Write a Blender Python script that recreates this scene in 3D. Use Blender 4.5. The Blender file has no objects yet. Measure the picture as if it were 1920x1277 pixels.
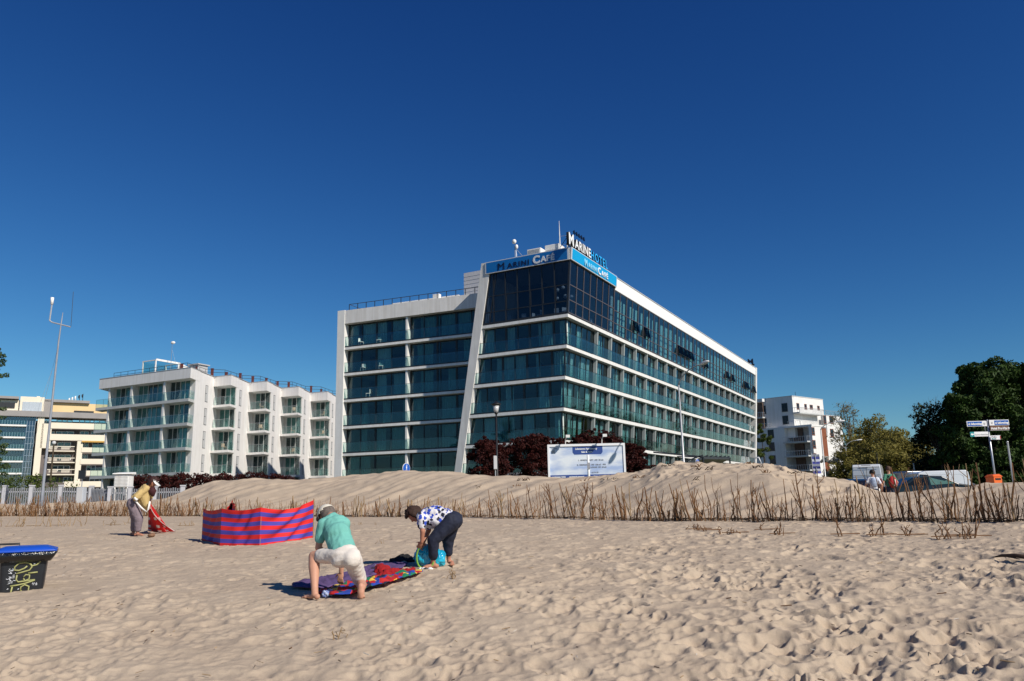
import bpy, bmesh, math, random
import numpy as np
from mathutils import Vector, Matrix, noise as mnoise
R = math.radians
scene = bpy.context.scene
COL = scene.collection
random.seed(7); rng = np.random.default_rng(7)
# ------------------------------------------------------------------ camera, sky, sun, exposure
FPX, CX, CY, CZ = 1458.0, 960.0, 638.5, 1.55
CAM_M = Matrix.Rotation(R(90 + 11.5), 3, 'X') @ Matrix.Rotation(R(-1.3), 3, 'Z')
cam = bpy.data.objects.new('camera', bpy.data.cameras.new('camera')); COL.objects.link(cam)
cam.data.sensor_width = 23.7; cam.data.lens = 23.7 * FPX / 1920.0
cam.data.clip_start = 0.1; cam.data.clip_end = 9000
cam.matrix_world = Matrix.Translation((0, 0, CZ)) @ CAM_M.to_4x4()
scene.camera = cam
SUN_EL = 37.0
SUN = Vector((0.735, -0.678, 0)).normalized() * math.cos(R(SUN_EL)); SUN.z = math.sin(R(SUN_EL))
sun = bpy.data.objects.new('sun', bpy.data.lights.new('sun', 'SUN')); COL.objects.link(sun)
sun.data.energy = 5.0; sun.data.angle = R(0.53); sun.data.color = (1.0, 0.93, 0.83)
sun.rotation_euler = SUN.to_track_quat('Z', 'Y').to_euler(); sun.location = (30, -30, 60)
world = bpy.data.worlds.new('World'); scene.world = world; world.use_nodes = True
wn = world.node_tree; wn.nodes.clear()
sky = wn.nodes.new('ShaderNodeTexSky'); sky.sky_type = 'NISHITA'; sky.sun_disc = False
sky.sun_elevation = R(SUN_EL); sky.sun_rotation = math.atan2(SUN.x, SUN.y)
sky.altitude = 300; sky.air_density = 1.0; sky.dust_density = 0.15; sky.ozone_density = 4.0
gam = wn.nodes.new('ShaderNodeGamma'); gam.inputs[1].default_value = 1.15
bg = wn.nodes.new('ShaderNodeBackground'); bg.inputs[1].default_value = 0.07
wo = wn.nodes.new('ShaderNodeOutputWorld')
sep = wn.nodes.new('ShaderNodeSeparateColor'); com = wn.nodes.new('ShaderNodeCombineColor')
wn.links.new(sky.outputs[0], gam.inputs[0]); wn.links.new(gam.outputs[0], sep.inputs[0])
for ch, (pw_, k_) in enumerate(((1.6, 0.197), (1.3, 0.43), (0.97, 0.93))):   # clear, dry, deep blue northern sky
    a_ = wn.nodes.new('ShaderNodeMath'); a_.operation = 'POWER'; a_.inputs[1].default_value = pw_; b_ = wn.nodes.new('ShaderNodeMath'); b_.operation = 'MULTIPLY'; b_.inputs[1].default_value = k_
    wn.links.new(sep.outputs[ch], a_.inputs[0]); wn.links.new(a_.outputs[0], b_.inputs[0]); wn.links.new(b_.outputs[0], com.inputs[ch])
wn.links.new(com.outputs[0], bg.inputs[0]); wn.links.new(bg.outputs[0], wo.inputs[0])
scene.view_settings.view_transform = 'Standard'; scene.view_settings.look = 'None'
scene.view_settings.exposure = 0.0; scene.view_settings.gamma = 1.0
scene.render.engine = 'CYCLES'
scene.render.resolution_x = 1024; scene.render.resolution_y = 681
scene.cycles.transparent_max_bounces = 24; scene.cycles.max_bounces = 6

def ray(px, py): return CAM_M @ Vector(((px - CX) / FPX, -(py - CY) / FPX, -1))
def P(px, py, Y):
    v = ray(px, py); return Vector((0, 0, CZ)) + v * (Y / v.y)
# ------------------------------------------------------------------ helpers
def tag(o, label=None, cat=None, group=None, kind=None):
    if label: o['label'] = label
    if cat: o['category'] = cat
    if group: o['group'] = group
    if kind: o['kind'] = kind
    return o
def empty(name, loc, rz=0.0, label=None, cat=None, group=None):
    o = bpy.data.objects.new(name, None); COL.objects.link(o)
    o.location = loc; o.rotation_euler = (0, 0, rz); o.empty_display_size = 0.3
    tag(o, label, cat, group); return o
def copy_tree(o, parent=None):
    c = o.copy(); COL.objects.link(c); c.parent = parent
    for ch in [x for x in o.children]: copy_tree(ch, c)
    return c
class MB:
    def __init__(s, f=None): s.v = []; s.f = []; s.m = []; s.T = f
    def add(s, vs, fs, mi=0):
        n = len(s.v)
        if s.T: vs = [s.T(*p) for p in vs]
        s.v += [tuple(p) for p in vs]; s.f += [tuple(i + n for i in f) for f in fs]; s.m += [mi] * len(fs)
    def hexa(s, vs, mi=0): s.add(vs, [(0, 3, 2, 1), (4, 5, 6, 7), (0, 1, 5, 4), (1, 2, 6, 5), (2, 3, 7, 6), (3, 0, 4, 7)], mi)
    def box(s, x0, x1, y0, y1, z0, z1, mi=0):
        s.hexa([(x0, y0, z0), (x1, y0, z0), (x1, y1, z0), (x0, y1, z0), (x0, y0, z1), (x1, y0, z1), (x1, y1, z1), (x0, y1, z1)], mi)
    def sbox(s, fl, fr, y0, y1, z0, z1, mi=0):   # box whose left/right faces may lean with height
        a, b, c, d = fl(z0), fr(z0), fl(z1), fr(z1)
        s.hexa([(a, y0, z0), (b, y0, z0), (b, y1, z0), (a, y1, z0), (c, y0, z1), (d, y0, z1), (d, y1, z1), (c, y1, z1)], mi)
    def quad(s, a, b, c, d, mi=0): s.add([a, b, c, d], [(0, 1, 2, 3)], mi)
    def prism(s, pts, z0, z1, mi=0):
        n = len(pts)
        s.add([(x, y, z0) for x, y in pts] + [(x, y, z1) for x, y in pts],
              [tuple(range(n))[::-1], tuple(range(n, 2 * n))] + [(i, (i + 1) % n, n + (i + 1) % n, n + i) for i in range(n)], mi)
    def plate(s, prof, o, ax, ay, th, mi=0):    # 2D outline extruded: o + x*ax + y*ay, thickness vector th
        n = len(prof); o, ax, ay, th = Vector(o), Vector(ax), Vector(ay), Vector(th)
        a = [o + ax * x + ay * y for x, y in prof]
        s.add([tuple(p) for p in a] + [tuple(p + th) for p in a],
              [tuple(range(n))[::-1], tuple(range(n, 2 * n))] + [(i, (i + 1) % n, n + (i + 1) % n, n + i) for i in range(n)], mi)
    def tube(s, pts, rad, n=8, mi=0, cap=True):
        pts = [Vector(p) for p in pts]
        if not isinstance(rad, (list, tuple)): rad = [rad] * len(pts)
        vs = []; up = None
        for i, p in enumerate(pts):
            d = (pts[min(i + 1, len(pts) - 1)] - pts[max(i - 1, 0)])
            d = d.normalized() if d.length > 1e-9 else Vector((0, 0, 1))
            if up is None: up = Vector((1, 0, 0)) if abs(d.x) < 0.8 else Vector((0, 1, 0))
            a = (up - d * up.dot(d)); a = a.normalized() if a.length > 1e-6 else d.orthogonal().normalized()
            b = d.cross(a); up = a
            for k in range(n):
                t = 2 * math.pi * k / n; q = p + (a * math.cos(t) + b * math.sin(t)) * rad[i]; vs.append(tuple(q))
        fs = []
        for i in range(len(pts) - 1):
            for k in range(n): fs.append((i * n + k, i * n + (k + 1) % n, (i + 1) * n + (k + 1) % n, (i + 1) * n + k))
        if cap: fs.append(tuple(range(n))[::-1]); fs.append(tuple(range((len(pts) - 1) * n, len(pts) * n)))
        s.add(vs, fs, mi)
    def ell(s, c, r, rot=None, nu=14, nv=9, mi=0):
        M3 = rot if rot is not None else Matrix.Identity(3); c = Vector(c)
        if not isinstance(r, (tuple, list)): r = (r, r, r)
        vs = [c + M3 @ Vector((0, 0, -r[2]))]
        for j in range(1, nv):
            t = math.pi * j / nv - math.pi / 2
            for k in range(nu):
                a = 2 * math.pi * k / nu
                vs.append(c + M3 @ Vector((r[0] * math.cos(t) * math.cos(a), r[1] * math.cos(t) * math.sin(a), r[2] * math.sin(t))))
        vs.append(c + M3 @ Vector((0, 0, r[2]))); L = len(vs) - 1
        fs = [(0, 1 + (k + 1) % nu, 1 + k) for k in range(nu)]
        for j in range(nv - 2):
            for k in range(nu):
                a = 1 + j * nu; fs.append((a + k, a + (k + 1) % nu, a + nu + (k + 1) % nu, a + nu + k))
        a = 1 + (nv - 2) * nu
        fs += [(a + k, a + (k + 1) % nu, L) for k in range(nu)]
        s.add([tuple(p) for p in vs], fs, mi)
    def cap(s, p, q, r1, r2, n=14):
        p, q = Vector(p), Vector(q); s.tube([p, q], [r1, r2], n); s.ell(p, r1, nu=n); s.ell(q, r2, nu=n)
    def build(s, name, mats, parent=None, smooth=False, off=None):
        me = bpy.data.meshes.new(name)
        vs = s.v
        q_ = parent
        while off is None and q_ is not None:
            if q_.get('abs'): off = q_['abs']
            q_ = q_.parent
        if off is not None: vs = [(x - off[0], y - off[1], z - off[2]) for x, y, z in vs]
        me.from_pydata(vs, [], s.f)
        if not isinstance(mats, (list, tuple)): mats = [mats]
        for m in mats: me.materials.append(m)
        if len(mats) > 1: me.polygons.foreach_set('material_index', s.m)
        if smooth: me.polygons.foreach_set('use_smooth', [True] * len(me.polygons))
        me.update()
        o = bpy.data.objects.new(name, me); COL.objects.link(o)
        if parent is not None: o.parent = parent
        return o
def root_abs(name, loc, label, cat, group=None):
    """Empty whose parts are given in world coordinates (offset is taken off when built)."""
    o = empty(name, loc, 0, label, cat, group); o['abs'] = [float(c) for c in loc]; return o
def bevel(o, w, seg=2):
    m = o.modifiers.new('bevel', 'BEVEL'); m.width = w; m.segments = seg; m.limit_method = 'ANGLE'; return o
def remesh(o, vox, it=3):
    m = o.modifiers.new('r', 'REMESH'); m.mode = 'VOXEL'; m.voxel_size = vox; m.use_smooth_shade = True
    m2 = o.modifiers.new('s', 'SMOOTH'); m2.iterations = it; m2.factor = 0.5
    dg = bpy.context.evaluated_depsgraph_get(); me = bpy.data.meshes.new_from_object(o.evaluated_get(dg))
    mats = [s.material for s in o.material_slots]; o.modifiers.clear(); o.data = me
    if not me.materials:
        for mt in mats: me.materials.append(mt)
    me.polygons.foreach_set('use_smooth', [True] * len(me.polygons)); return o
def text_mesh(name, body, size, mat, parent, M4, depth=0.02, bold=0.0, sx=1.0, align='LEFT', sp=1.0):
    cu = bpy.data.curves.new(name, 'FONT'); cu.body = body; cu.size = size; cu.extrude = depth; cu.offset = bold
    cu.align_x = align; cu.resolution_u = 3; cu.space_character = sp
    t = bpy.data.objects.new('tmp', cu); COL.objects.link(t)
    dg = bpy.context.evaluated_depsgraph_get(); dg.update()
    me = bpy.data.meshes.new_from_object(t.evaluated_get(dg)); COL.objects.unlink(t); bpy.data.objects.remove(t)
    me.transform(Matrix.Diagonal((sx, 1, 1, 1))); me.transform(M4)
    me.materials.clear()
    for m in (mat if isinstance(mat, (list, tuple)) else [mat]): me.materials.append(m)
    if isinstance(mat, (list, tuple)):   # second material on the sides
        ax = (M4.to_3x3() @ Vector((0, 0, 1))).normalized()
        for p in me.polygons: p.material_index = 0 if abs(p.normal.dot(ax)) > 0.7 else 1
    else:
        for p in me.polygons: p.material_index = 0
    o = bpy.data.objects.new(name, me); COL.objects.link(o)
    if parent is not None: o.parent = parent
    return o
# ------------------------------------------------------------------ materials
MATS = {}
def mat(name, col, rough=0.6, var=0.12, scale=4.0, bump=0.0, bscale=40.0, metal=0.0, spec=0.4, col2=None, coat=0.0, detail=6, streak=0.0):
    if name in MATS: return MATS[name]
    m = bpy.data.materials.new(name); m.use_nodes = True; nt = m.node_tree; N = nt.nodes; L = nt.links
    b = N['Principled BSDF']; b.inputs['Roughness'].default_value = rough; b.inputs['Metallic'].default_value = metal
    b.inputs['Specular IOR Level'].default_value = spec; b.inputs['Coat Weight'].default_value = coat
    tc = N.new('ShaderNodeTexCoord'); nz = N.new('ShaderNodeTexNoise'); nz.inputs['Scale'].default_value = scale; nz.inputs['Detail'].default_value = detail
    L.new(tc.outputs['Object'], nz.inputs['Vector'])
    rp = N.new('ShaderNodeValToRGB'); rp.color_ramp.elements[0].position = 0.3; rp.color_ramp.elements[1].position = 0.7
    c2 = col2 if col2 else tuple(min(1, c * (1 + var)) for c in col); c1 = col if col2 else tuple(c * (1 - var) for c in col)
    rp.color_ramp.elements[0].color = (*c1, 1); rp.color_ramp.elements[1].color = (*c2, 1)
    L.new(nz.outputs['Fac'], rp.inputs[0]); L.new(rp.outputs[0], b.inputs['Base Color'])
    if streak > 0:   # rain streaks running down the wall
        mp = N.new('ShaderNodeMapping'); mp.inputs['Scale'].default_value = (2.2, 2.2, 0.12); L.new(tc.outputs['Object'], mp.inputs[0]); ns = N.new('ShaderNodeTexNoise'); ns.inputs['Scale'].default_value = 1.6; ns.inputs['Detail'].default_value = 7; L.new(mp.outputs[0], ns.inputs[0])
        rs = N.new('ShaderNodeValToRGB'); rs.color_ramp.elements[0].position = 0.32; rs.color_ramp.elements[1].position = 0.62; g_ = 1 - streak; rs.color_ramp.elements[0].color = (g_, g_ * 0.985, g_ * 0.96, 1); rs.color_ramp.elements[1].color = (1, 1, 1, 1)
        ml = N.new('ShaderNodeMixRGB'); ml.blend_type = 'MULTIPLY'; ml.inputs[0].default_value = 1.0; L.new(ns.outputs['Fac'], rs.inputs[0]); L.new(rp.outputs[0], ml.inputs[1]); L.new(rs.outputs[0], ml.inputs[2]); L.new(ml.outputs[0], b.inputs['Base Color'])
    if bump > 0:
        n2 = N.new('ShaderNodeTexNoise'); n2.inputs['Scale'].default_value = bscale; n2.inputs['Detail'].default_value = 5
        L.new(tc.outputs['Object'], n2.inputs['Vector']); bp = N.new('ShaderNodeBump'); bp.inputs['Strength'].default_value = bump
        bp.inputs['Distance'].default_value = 0.02; L.new(n2.outputs['Fac'], bp.inputs['Height']); L.new(bp.outputs[0], b.inputs['Normal'])
    MATS[name] = m; return m
def glass(name, tint, refl=1.0, rough=0.02, ior=1.5):
    m = bpy.data.materials.new(name); m.use_nodes = True; nt = m.node_tree; N = nt.nodes; L = nt.links; N.clear()
    tr = N.new('ShaderNodeBsdfTransparent'); tr.inputs[0].default_value = (*tint, 1)
    gl = N.new('ShaderNodeBsdfGlossy'); gl.inputs['Roughness'].default_value = rough; gl.inputs[0].default_value = (0.9, 0.95, 1, 1)
    lw = N.new('ShaderNodeLayerWeight'); pw = N.new('ShaderNodeMath'); pw.operation = 'POWER'; pw.inputs[1].default_value = 5.0; L.new(lw.outputs['Facing'], pw.inputs[0]); fr = N.new('ShaderNodeMath'); fr.operation = 'MULTIPLY_ADD'; fr.inputs[1].default_value = 0.95; fr.inputs[2].default_value = 0.05; L.new(pw.outputs[0], fr.inputs[0])
    tc = N.new('ShaderNodeTexCoord'); nz = N.new('ShaderNodeTexNoise'); nz.inputs['Scale'].default_value = 0.5; nz.inputs['Detail'].default_value = 1
    L.new(tc.outputs['Object'], nz.inputs['Vector']); bp = N.new('ShaderNodeBump'); bp.inputs['Strength'].default_value = 0.06; bp.inputs['Distance'].default_value = 0.15
    L.new(nz.outputs['Fac'], bp.inputs['Height']); L.new(bp.outputs[0], gl.inputs['Normal'])
    mu = N.new('ShaderNodeMath'); mu.operation = 'MULTIPLY'; mu.inputs[1].default_value = refl; mu.use_clamp = True
    mx = N.new('ShaderNodeMixShader'); o = N.new('ShaderNodeOutputMaterial')
    L.new(fr.outputs[0], mu.inputs[0]); L.new(mu.outputs[0], mx.inputs[0]); L.new(tr.outputs[0], mx.inputs[1]); L.new(gl.outputs[0], mx.inputs[2]); L.new(mx.outputs[0], o.inputs[0])
    return m
M_white = mat('white_render', (0.80, 0.79, 0.76), 0.75, 0.04, 1.5, 0.15, 60, streak=0.10)
M_white2 = mat('offwhite_render', (0.74, 0.72, 0.69), 0.8, 0.05, 0.8, 0.15, 60, streak=0.14)
M_grey = mat('grey_render', (0.42, 0.42, 0.42), 0.8, 0.08, 0.7)
M_lgrey = mat('light_grey_panel', (0.55, 0.55, 0.55), 0.6, 0.05, 1.2)
M_dark = mat('anthracite_metal', (0.022, 0.024, 0.028), 0.4, 0.2, 3)
M_black = mat('black_plastic', (0.012, 0.012, 0.013), 0.45, 0.3, 6)
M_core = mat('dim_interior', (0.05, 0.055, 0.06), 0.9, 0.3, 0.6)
M_steel = mat('galvanised_steel', (0.42, 0.43, 0.45), 0.35, 0.12, 8, metal=0.6)
M_curtain = mat('curtain_cloth', (0.74, 0.80, 0.75), 0.9, 0.08, 2)
M_curtain2 = mat('curtain_green', (0.40, 0.54, 0.46), 0.9, 0.1, 2)
G_win = glass('window_glass', (0.58, 0.73, 0.75), 0.9)
G_dark = glass('tinted_glass', (0.50, 0.56, 0.62), 0.8)
G_rail = glass('railing_glass', (0.82, 0.91, 0.89), 0.9)
G_clear = glass('clear_glass', (0.75, 0.86, 0.86), 1.0)
M_wood = mat('weathered_wood', (0.25, 0.16, 0.09), 0.8, 0.3, 20)
# ------------------------------------------------------------------ terrain
CREST = [(-0.75,50,1.85),(-0.52,50,1.85),(-0.449,50.0,1.98),(-0.383,49.0,2.94),(-0.329,48.0,3.08),(-0.274,47.0,2.93),(-0.220,46.0,3.06),(-0.180,45.0,3.13),(-0.139,44.0,3.15),(-0.071,42.0,2.98),(-0.031,40.0,2.77),(0.023,38.0,2.56),(0.064,36.0,2.41),(0.104,35.0,2.44),(0.158,33.0,2.53),(0.186,32.0,2.74),(0.227,31.0,2.77),(0.294,30.0,2.69),(0.321,29.0,2.56),(0.361,28.5,2.21),(0.401,28.0,2.00),(0.427,27.5,1.83),(0.453,27.0,1.55),(0.479,26.5,1.44),(0.520,26.0,1.51),(0.560,25.5,1.57),(0.594,25.0,1.67),(0.642,24.0,1.68),(0.8,23,1.7),(1.3,20,1.7)]
CQ = np.array([c[0] for c in CREST]); CYd = np.array([c[1] for c in CREST], float); CZd = np.array([c[2] for c in CREST])
FQ = np.array([-1.3, -0.649, -0.417, -0.179, 0.155, 0.40, 0.621, 1.3]); FY = np.array([44, 40, 38, 34, 22, 18.5, 15.5, 11.0]); FZ = np.array([1.3, 1.26, 1.08, 0.92, 0.87, 0.87, 0.88, 0.85])
def sm(t): t = np.clip(t, 0, 1); return t * t * (3 - 2 * t)
def gz(X, Y):
    X = np.asarray(X, float); Y = np.asarray(Y, float); Yp = np.maximum(Y, 0.5); q = np.clip(X / Yp, -1.3, 1.3)
    base = np.interp(Y, [-30, 0, 6.5, 8, 9.7, 12.5, 17, 20, 28, 34, 40, 50], [-1.3, -0.45, 0.12, 0.28, 0.42, 0.52, 0.76, 0.82, 0.86, 0.92, 1.1, 1.3])
    yf = np.interp(q, FQ, FY); zf = np.interp(q, FQ, FZ); bf = np.interp(yf, [12, 17, 20, 28, 34, 40, 50], [0.5, 0.76, 0.82, 0.86, 0.92, 1.1, 1.3])
    beach = base + (zf - bf) * sm(Y / yf)
    yc = np.interp(q, CQ, CYd); zc = np.interp(q, CQ, CZd)
    t = (Y - yf) / (yc - yf)
    ramp = zf + (zc - zf) * (0.25 * np.clip(t, 0, 1) + 0.75 * sm(np.clip(t * 1.05, 0, 1)))
    zh = np.interp(q, [-0.5, -0.15, 0.25, 0.42], [1.85, 1.9, 1.6, 0.72])
    back = zc + (zh - zc) * sm((Y - yc) / 5.0)
    return np.where(Y < yf, beach, np.where(Y < yc, ramp, back))
def gzf(x, y): return float(gz(x, y))
def G(px, py, dz=0.0):
    """point of the smooth ground seen at a pixel of the photograph"""
    v = ray(px, py); lo, hi = 3.0, 3.0
    while hi < 80:
        p = Vector((0, 0, CZ)) + v * (hi / v.y)
        if p.z < gzf(p.x, p.y): break
        lo = hi; hi += 0.25
    for _ in range(20):
        mid = (lo + hi) / 2; p = Vector((0, 0, CZ)) + v * (mid / v.y)
        if p.z < gzf(p.x, p.y): hi = mid
        else: lo = mid
    p = Vector((0, 0, CZ)) + v * (hi / v.y); p.z += dz; return p
# ------------------------------------------------------------------ ground sheet
def sand_material():
    m = bpy.data.materials.new('beach_sand'); m.use_nodes = True; nt = m.node_tree; N = nt.nodes; L = nt.links
    b = N['Principled BSDF']; b.inputs['Roughness'].default_value = 0.95; b.inputs['Specular IOR Level'].default_value = 0.15
    tc = N.new('ShaderNodeTexCoord')
    def nz(scale, det=6):
        n = N.new('ShaderNodeTexNoise'); n.inputs['Scale'].default_value = scale; n.inputs['Detail'].default_value = det; L.new(tc.outputs['Object'], n.inputs['Vector']); return n
    a = nz(1.2); rp = N.new('ShaderNodeValToRGB'); rp.color_ramp.elements[0].position = 0.3; rp.color_ramp.elements[1].position = 0.75
    rp.color_ramp.elements[0].color = (0.425, 0.335, 0.248, 1); rp.color_ramp.elements[1].color = (0.505, 0.405, 0.30, 1); L.new(a.outputs['Fac'], rp.inputs[0])
    g = nz(260, 2); rg = N.new('ShaderNodeValToRGB'); rg.color_ramp.elements[0].position = 0.3; rg.color_ramp.elements[1].position = 0.7
    rg.color_ramp.elements[0].color = (0.72, 0.72, 0.72, 1); rg.color_ramp.elements[1].color = (1.15, 1.15, 1.15, 1); L.new(g.outputs['Fac'], rg.inputs[0])
    mx = N.new('ShaderNodeMixRGB'); mx.blend_type = 'MULTIPLY'; mx.inputs[0].default_value = 0.7; L.new(rp.outputs[0], mx.inputs[1]); L.new(rg.outputs[0], mx.inputs[2])
    # plateau behind the dunes: grey-green verge
    at = N.new('ShaderNodeAttribute'); at.attribute_name = 'zone'
    v = nz(3); rv = N.new('ShaderNodeValToRGB'); rv.color_ramp.elements[0].color = (0.05, 0.06, 0.025, 1); rv.color_ramp.elements[1].color = (0.16, 0.15, 0.09, 1); L.new(v.outputs['Fac'], rv.inputs[0])
    m2 = N.new('ShaderNodeMixRGB'); L.new(at.outputs['Fac'], m2.inputs[0]); L.new(mx.outputs[0], m2.inputs[1]); L.new(rv.outputs[0], m2.inputs[2]); L.new(m2.outputs[0], b.inputs['Base Color'])
    f = nz(14, 8); f2 = nz(120, 3); ad = N.new('ShaderNodeMath'); ad.operation = 'MULTIPLY_ADD'; ad.inputs[1].default_value = 0.25
    L.new(f2.outputs['Fac'], ad.inputs[0]); L.new(f.outputs['Fac'], ad.inputs[2])
    bp = N.new('ShaderNodeBump'); bp.inputs['Strength'].default_value = 0.5; bp.inputs['Distance'].default_value = 0.03; L.new(ad.outputs[0], bp.inputs['Height']); L.new(bp.outputs[0], b.inputs['Normal'])
    return m
def vnoise(x, y, seed):
    r = np.random.default_rng(seed); T = r.random((256, 256)); xi = np.floor(x).astype(int); yi = np.floor(y).astype(int)
    fx = x - xi; fy = y - yi; fx = fx * fx * (3 - 2 * fx); fy = fy * fy * (3 - 2 * fy)
    a = T[xi % 256, yi % 256]; b = T[(xi + 1) % 256, yi % 256]; c = T[xi % 256, (yi + 1) % 256]; d = T[(xi + 1) % 256, (yi + 1) % 256]
    return (a * (1 - fx) + b * fx) * (1 - fy) + (c * (1 - fx) + d * fx) * fy - 0.5
def build_ground():
    qs = np.concatenate([np.linspace(-1.6, -0.74, 260)[:-1], np.linspace(-0.74, 0.74, 1100), np.linspace(0.74, 1.6, 260)[1:]])
    ys = np.concatenate([np.linspace(2.5, 5.5, 40)[:-1], np.geomspace(5.5, 56, 1050), np.geomspace(57, 6000, 70)])
    Q, Yg = np.meshgrid(qs, ys); X = Q * Yg; Z = gz(X, Yg)
    yf = np.interp(Q, FQ, FY); yc = np.interp(Q, CQ, CYd)
    fade = np.clip((60 - Yg) / 8, 0, 1)
    # general undulation
    n = 0.09 * vnoise(X / 1.9, Yg / 1.5, 1) + 0.045 * vnoise(X / 0.75 + Yg * 0.5, Yg / 0.6, 2) + 0.024 * vnoise(X / 0.36 + Yg * 1.3, Yg / 0.24 - X * 0.9, 3) + 0.011 * vnoise(X / 0.15 - Yg * 3, Yg / 0.12 + X * 2, 4) + 0.006 * vnoise(X / 0.06 + Yg * 5, Yg / 0.055 - X * 4, 6)
    beachm = sm((yf - Yg + 1.5) / 2.0)
    rough = 0.62 + 0.38 * sm((Q + 0.25) / 0.6)
    Z = Z + n * fade * beachm * 0.8 * rough
    # footprints pressed over one another
    r = np.random.default_rng(5); lq = qs
    for i in range(13500):
        yy = 5.0 + 26 * r.random() ** 1.25; qq = r.uniform(-1.05, 1.05) if i % 4 == 0 else r.uniform(-0.76, 0.76); xx = qq * yy
        if yy > np.interp(qq, FQ, FY) + 0.5: continue
        rx = r.uniform(0.07, 0.19) ; ry = rx * r.uniform(0.5, 0.9); an = r.uniform(0, math.pi); dep = r.uniform(0.012, 0.036) * (0.65 + 0.45 * sm((qq + 0.25) / 0.6)) * min(1, rx / 0.12)
        if r.random() < 0.06: dep *= 1.5; rx *= 1.25; ry *= 0.8
        g1 = 0.5 + 0.5 * math.sin(xx * 1.1 + 2 * math.sin(yy * 0.7)) * math.sin(yy * 0.9 + 1.7 * math.sin(xx * 0.6)); dep *= 0.38 + 0.72 * g1
        rad = rx * 2.4
        j0, j1 = np.searchsorted(ys, yy - rad), np.searchsorted(ys, yy + rad); i0, i1 = np.searchsorted(lq, (xx - rad) / yy), np.searchsorted(lq, (xx + rad) / yy)
        if j1 <= j0 or i1 <= i0: continue
        dx = X[j0:j1, i0:i1] - xx; dy = Yg[j0:j1, i0:i1] - yy
        u = (dx * math.cos(an) + dy * math.sin(an)) / rx; w = (-dx * math.sin(an) + dy * math.cos(an)) / ry
        d = np.sqrt(u * u + w * w)
        Z[j0:j1, i0:i1] += dep * (-1.0 / (1 + np.exp((d - 0.95) * 7.5)) * (1 + 0.25 * u) + 0.42 * np.exp(-((d - 1.25) / 0.24) ** 2) * (0.7 + 0.3 * u))
    # sliding grooves down the dune face
    t = np.clip((Yg - yf) / (yc - yf), 0, 1); face = sm(t * 5) * sm((1.25 - (Yg - yf) / (yc - yf)) * 5)
    A = X * 0.80 + Yg * 0.60; Bc = -X * 0.60 + Yg * 0.80
    gr = (0.16 * (np.abs(vnoise(Bc / 0.75, A / 3.5, 11)) - 0.2) + 0.13 * vnoise(Bc / 0.36, A / 2.0, 12) + 0.16 * vnoise(X / 2.0, Yg / 2.4, 13) + 0.07 * vnoise(X / 0.4, Yg / 0.4, 14)) * (1.0 - 0.5 * sm((Q - 0.38) / 0.1))
    Z = Z + face * gr * fade
    # churned, dug sand at the crest
    dg_ = sm((t - 0.55) * 4) * fade * (Yg < yc + 3) * (0.4 + 0.6 * sm((Q - 0.05) / 0.1)) * (1.0 - 0.7 * sm((Q - 0.40) / 0.06)); Z += dg_ * (0.03 * vnoise(X / 0.5, Yg / 0.5, 15) + 0.03 * vnoise(X / 0.22, Yg / 0.22, 16))
    r = np.random.default_rng(9)
    for i in range(140):
        qq = r.uniform(0.1, 0.42); tt = r.uniform(0.6, 1.0); a0, a1 = np.interp(qq, FQ, FY), np.interp(qq, CQ, CYd); yy = a0 + (a1 - a0) * tt; xx = qq * yy
        rad0 = r.uniform(0.1, 0.3); rad = rad0 * 2.2; j0, j1 = np.searchsorted(ys, yy - rad), np.searchsorted(ys, yy + rad); i0, i1 = np.searchsorted(lq, (xx - rad) / yy), np.searchsorted(lq, (xx + rad) / yy)
        if j1 <= j0 or i1 <= i0: continue
        d = np.hypot(X[j0:j1, i0:i1] - xx, Yg[j0:j1, i0:i1] - yy) / rad0
        Z[j0:j1, i0:i1] += r.uniform(0.025, 0.075) * (-np.exp(-d ** 3) + 0.5 * np.exp(-((d - 1.4) / 0.4) ** 2))
    zone = sm((Yg - yc - 6) / 3)
    nr, nc = X.shape; V = np.stack([X, Yg, Z], -1).reshape(-1, 3)
    idx = np.arange(nr * nc).reshape(nr, nc)
    F = np.stack([idx[:-1, :-1], idx[:-1, 1:], idx[1:, 1:], idx[1:, :-1]], -1).reshape(-1, 4)
    me = bpy.data.meshes.new('ground'); me.vertices.add(len(V)); me.vertices.foreach_set('co', V.ravel())
    me.loops.add(F.size); me.loops.foreach_set('vertex_index', F.ravel().astype(np.int32)); me.polygons.add(len(F))
    me.polygons.foreach_set('loop_start', np.arange(0, F.size, 4, dtype=np.int32)); me.polygons.foreach_set('loop_total', np.full(len(F), 4, np.int32))
    me.polygons.foreach_set('use_smooth', np.ones(len(F), bool)); me.update(calc_edges=True)
    at = me.attributes.new('zone', 'FLOAT', 'POINT'); at.data.foreach_set('value', zone.ravel().astype(np.float32))
    me.materials.append(sand_material()); o = bpy.data.objects.new('ground', me); COL.objects.link(o); tag(o, kind='structure')
    return o
build_ground()
b = MB(); b.quad((-400, -14, -0.95), (400, -14, -0.95), (4.2, 2.5, -0.22), (-4.2, 2.5, -0.22)); b.quad((-400, -60, -2.2), (400, -60, -2.2), (400, -14, -0.95), (-400, -14, -0.95))
tag(b.build('wet_sand_shore', mat('wet_sand', (0.28, 0.22, 0.16), 0.6)), kind='structure')
b = MB(); b.quad((-5000, -6000, -1.0), (5000, -6000, -1.0), (5000, -16, -1.0), (-5000, -16, -1.0))
tag(b.build('sea', mat('sea_water', (0.01, 0.035, 0.06), 0.12, bump=0.6, bscale=0.6)), kind='structure')
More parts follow.
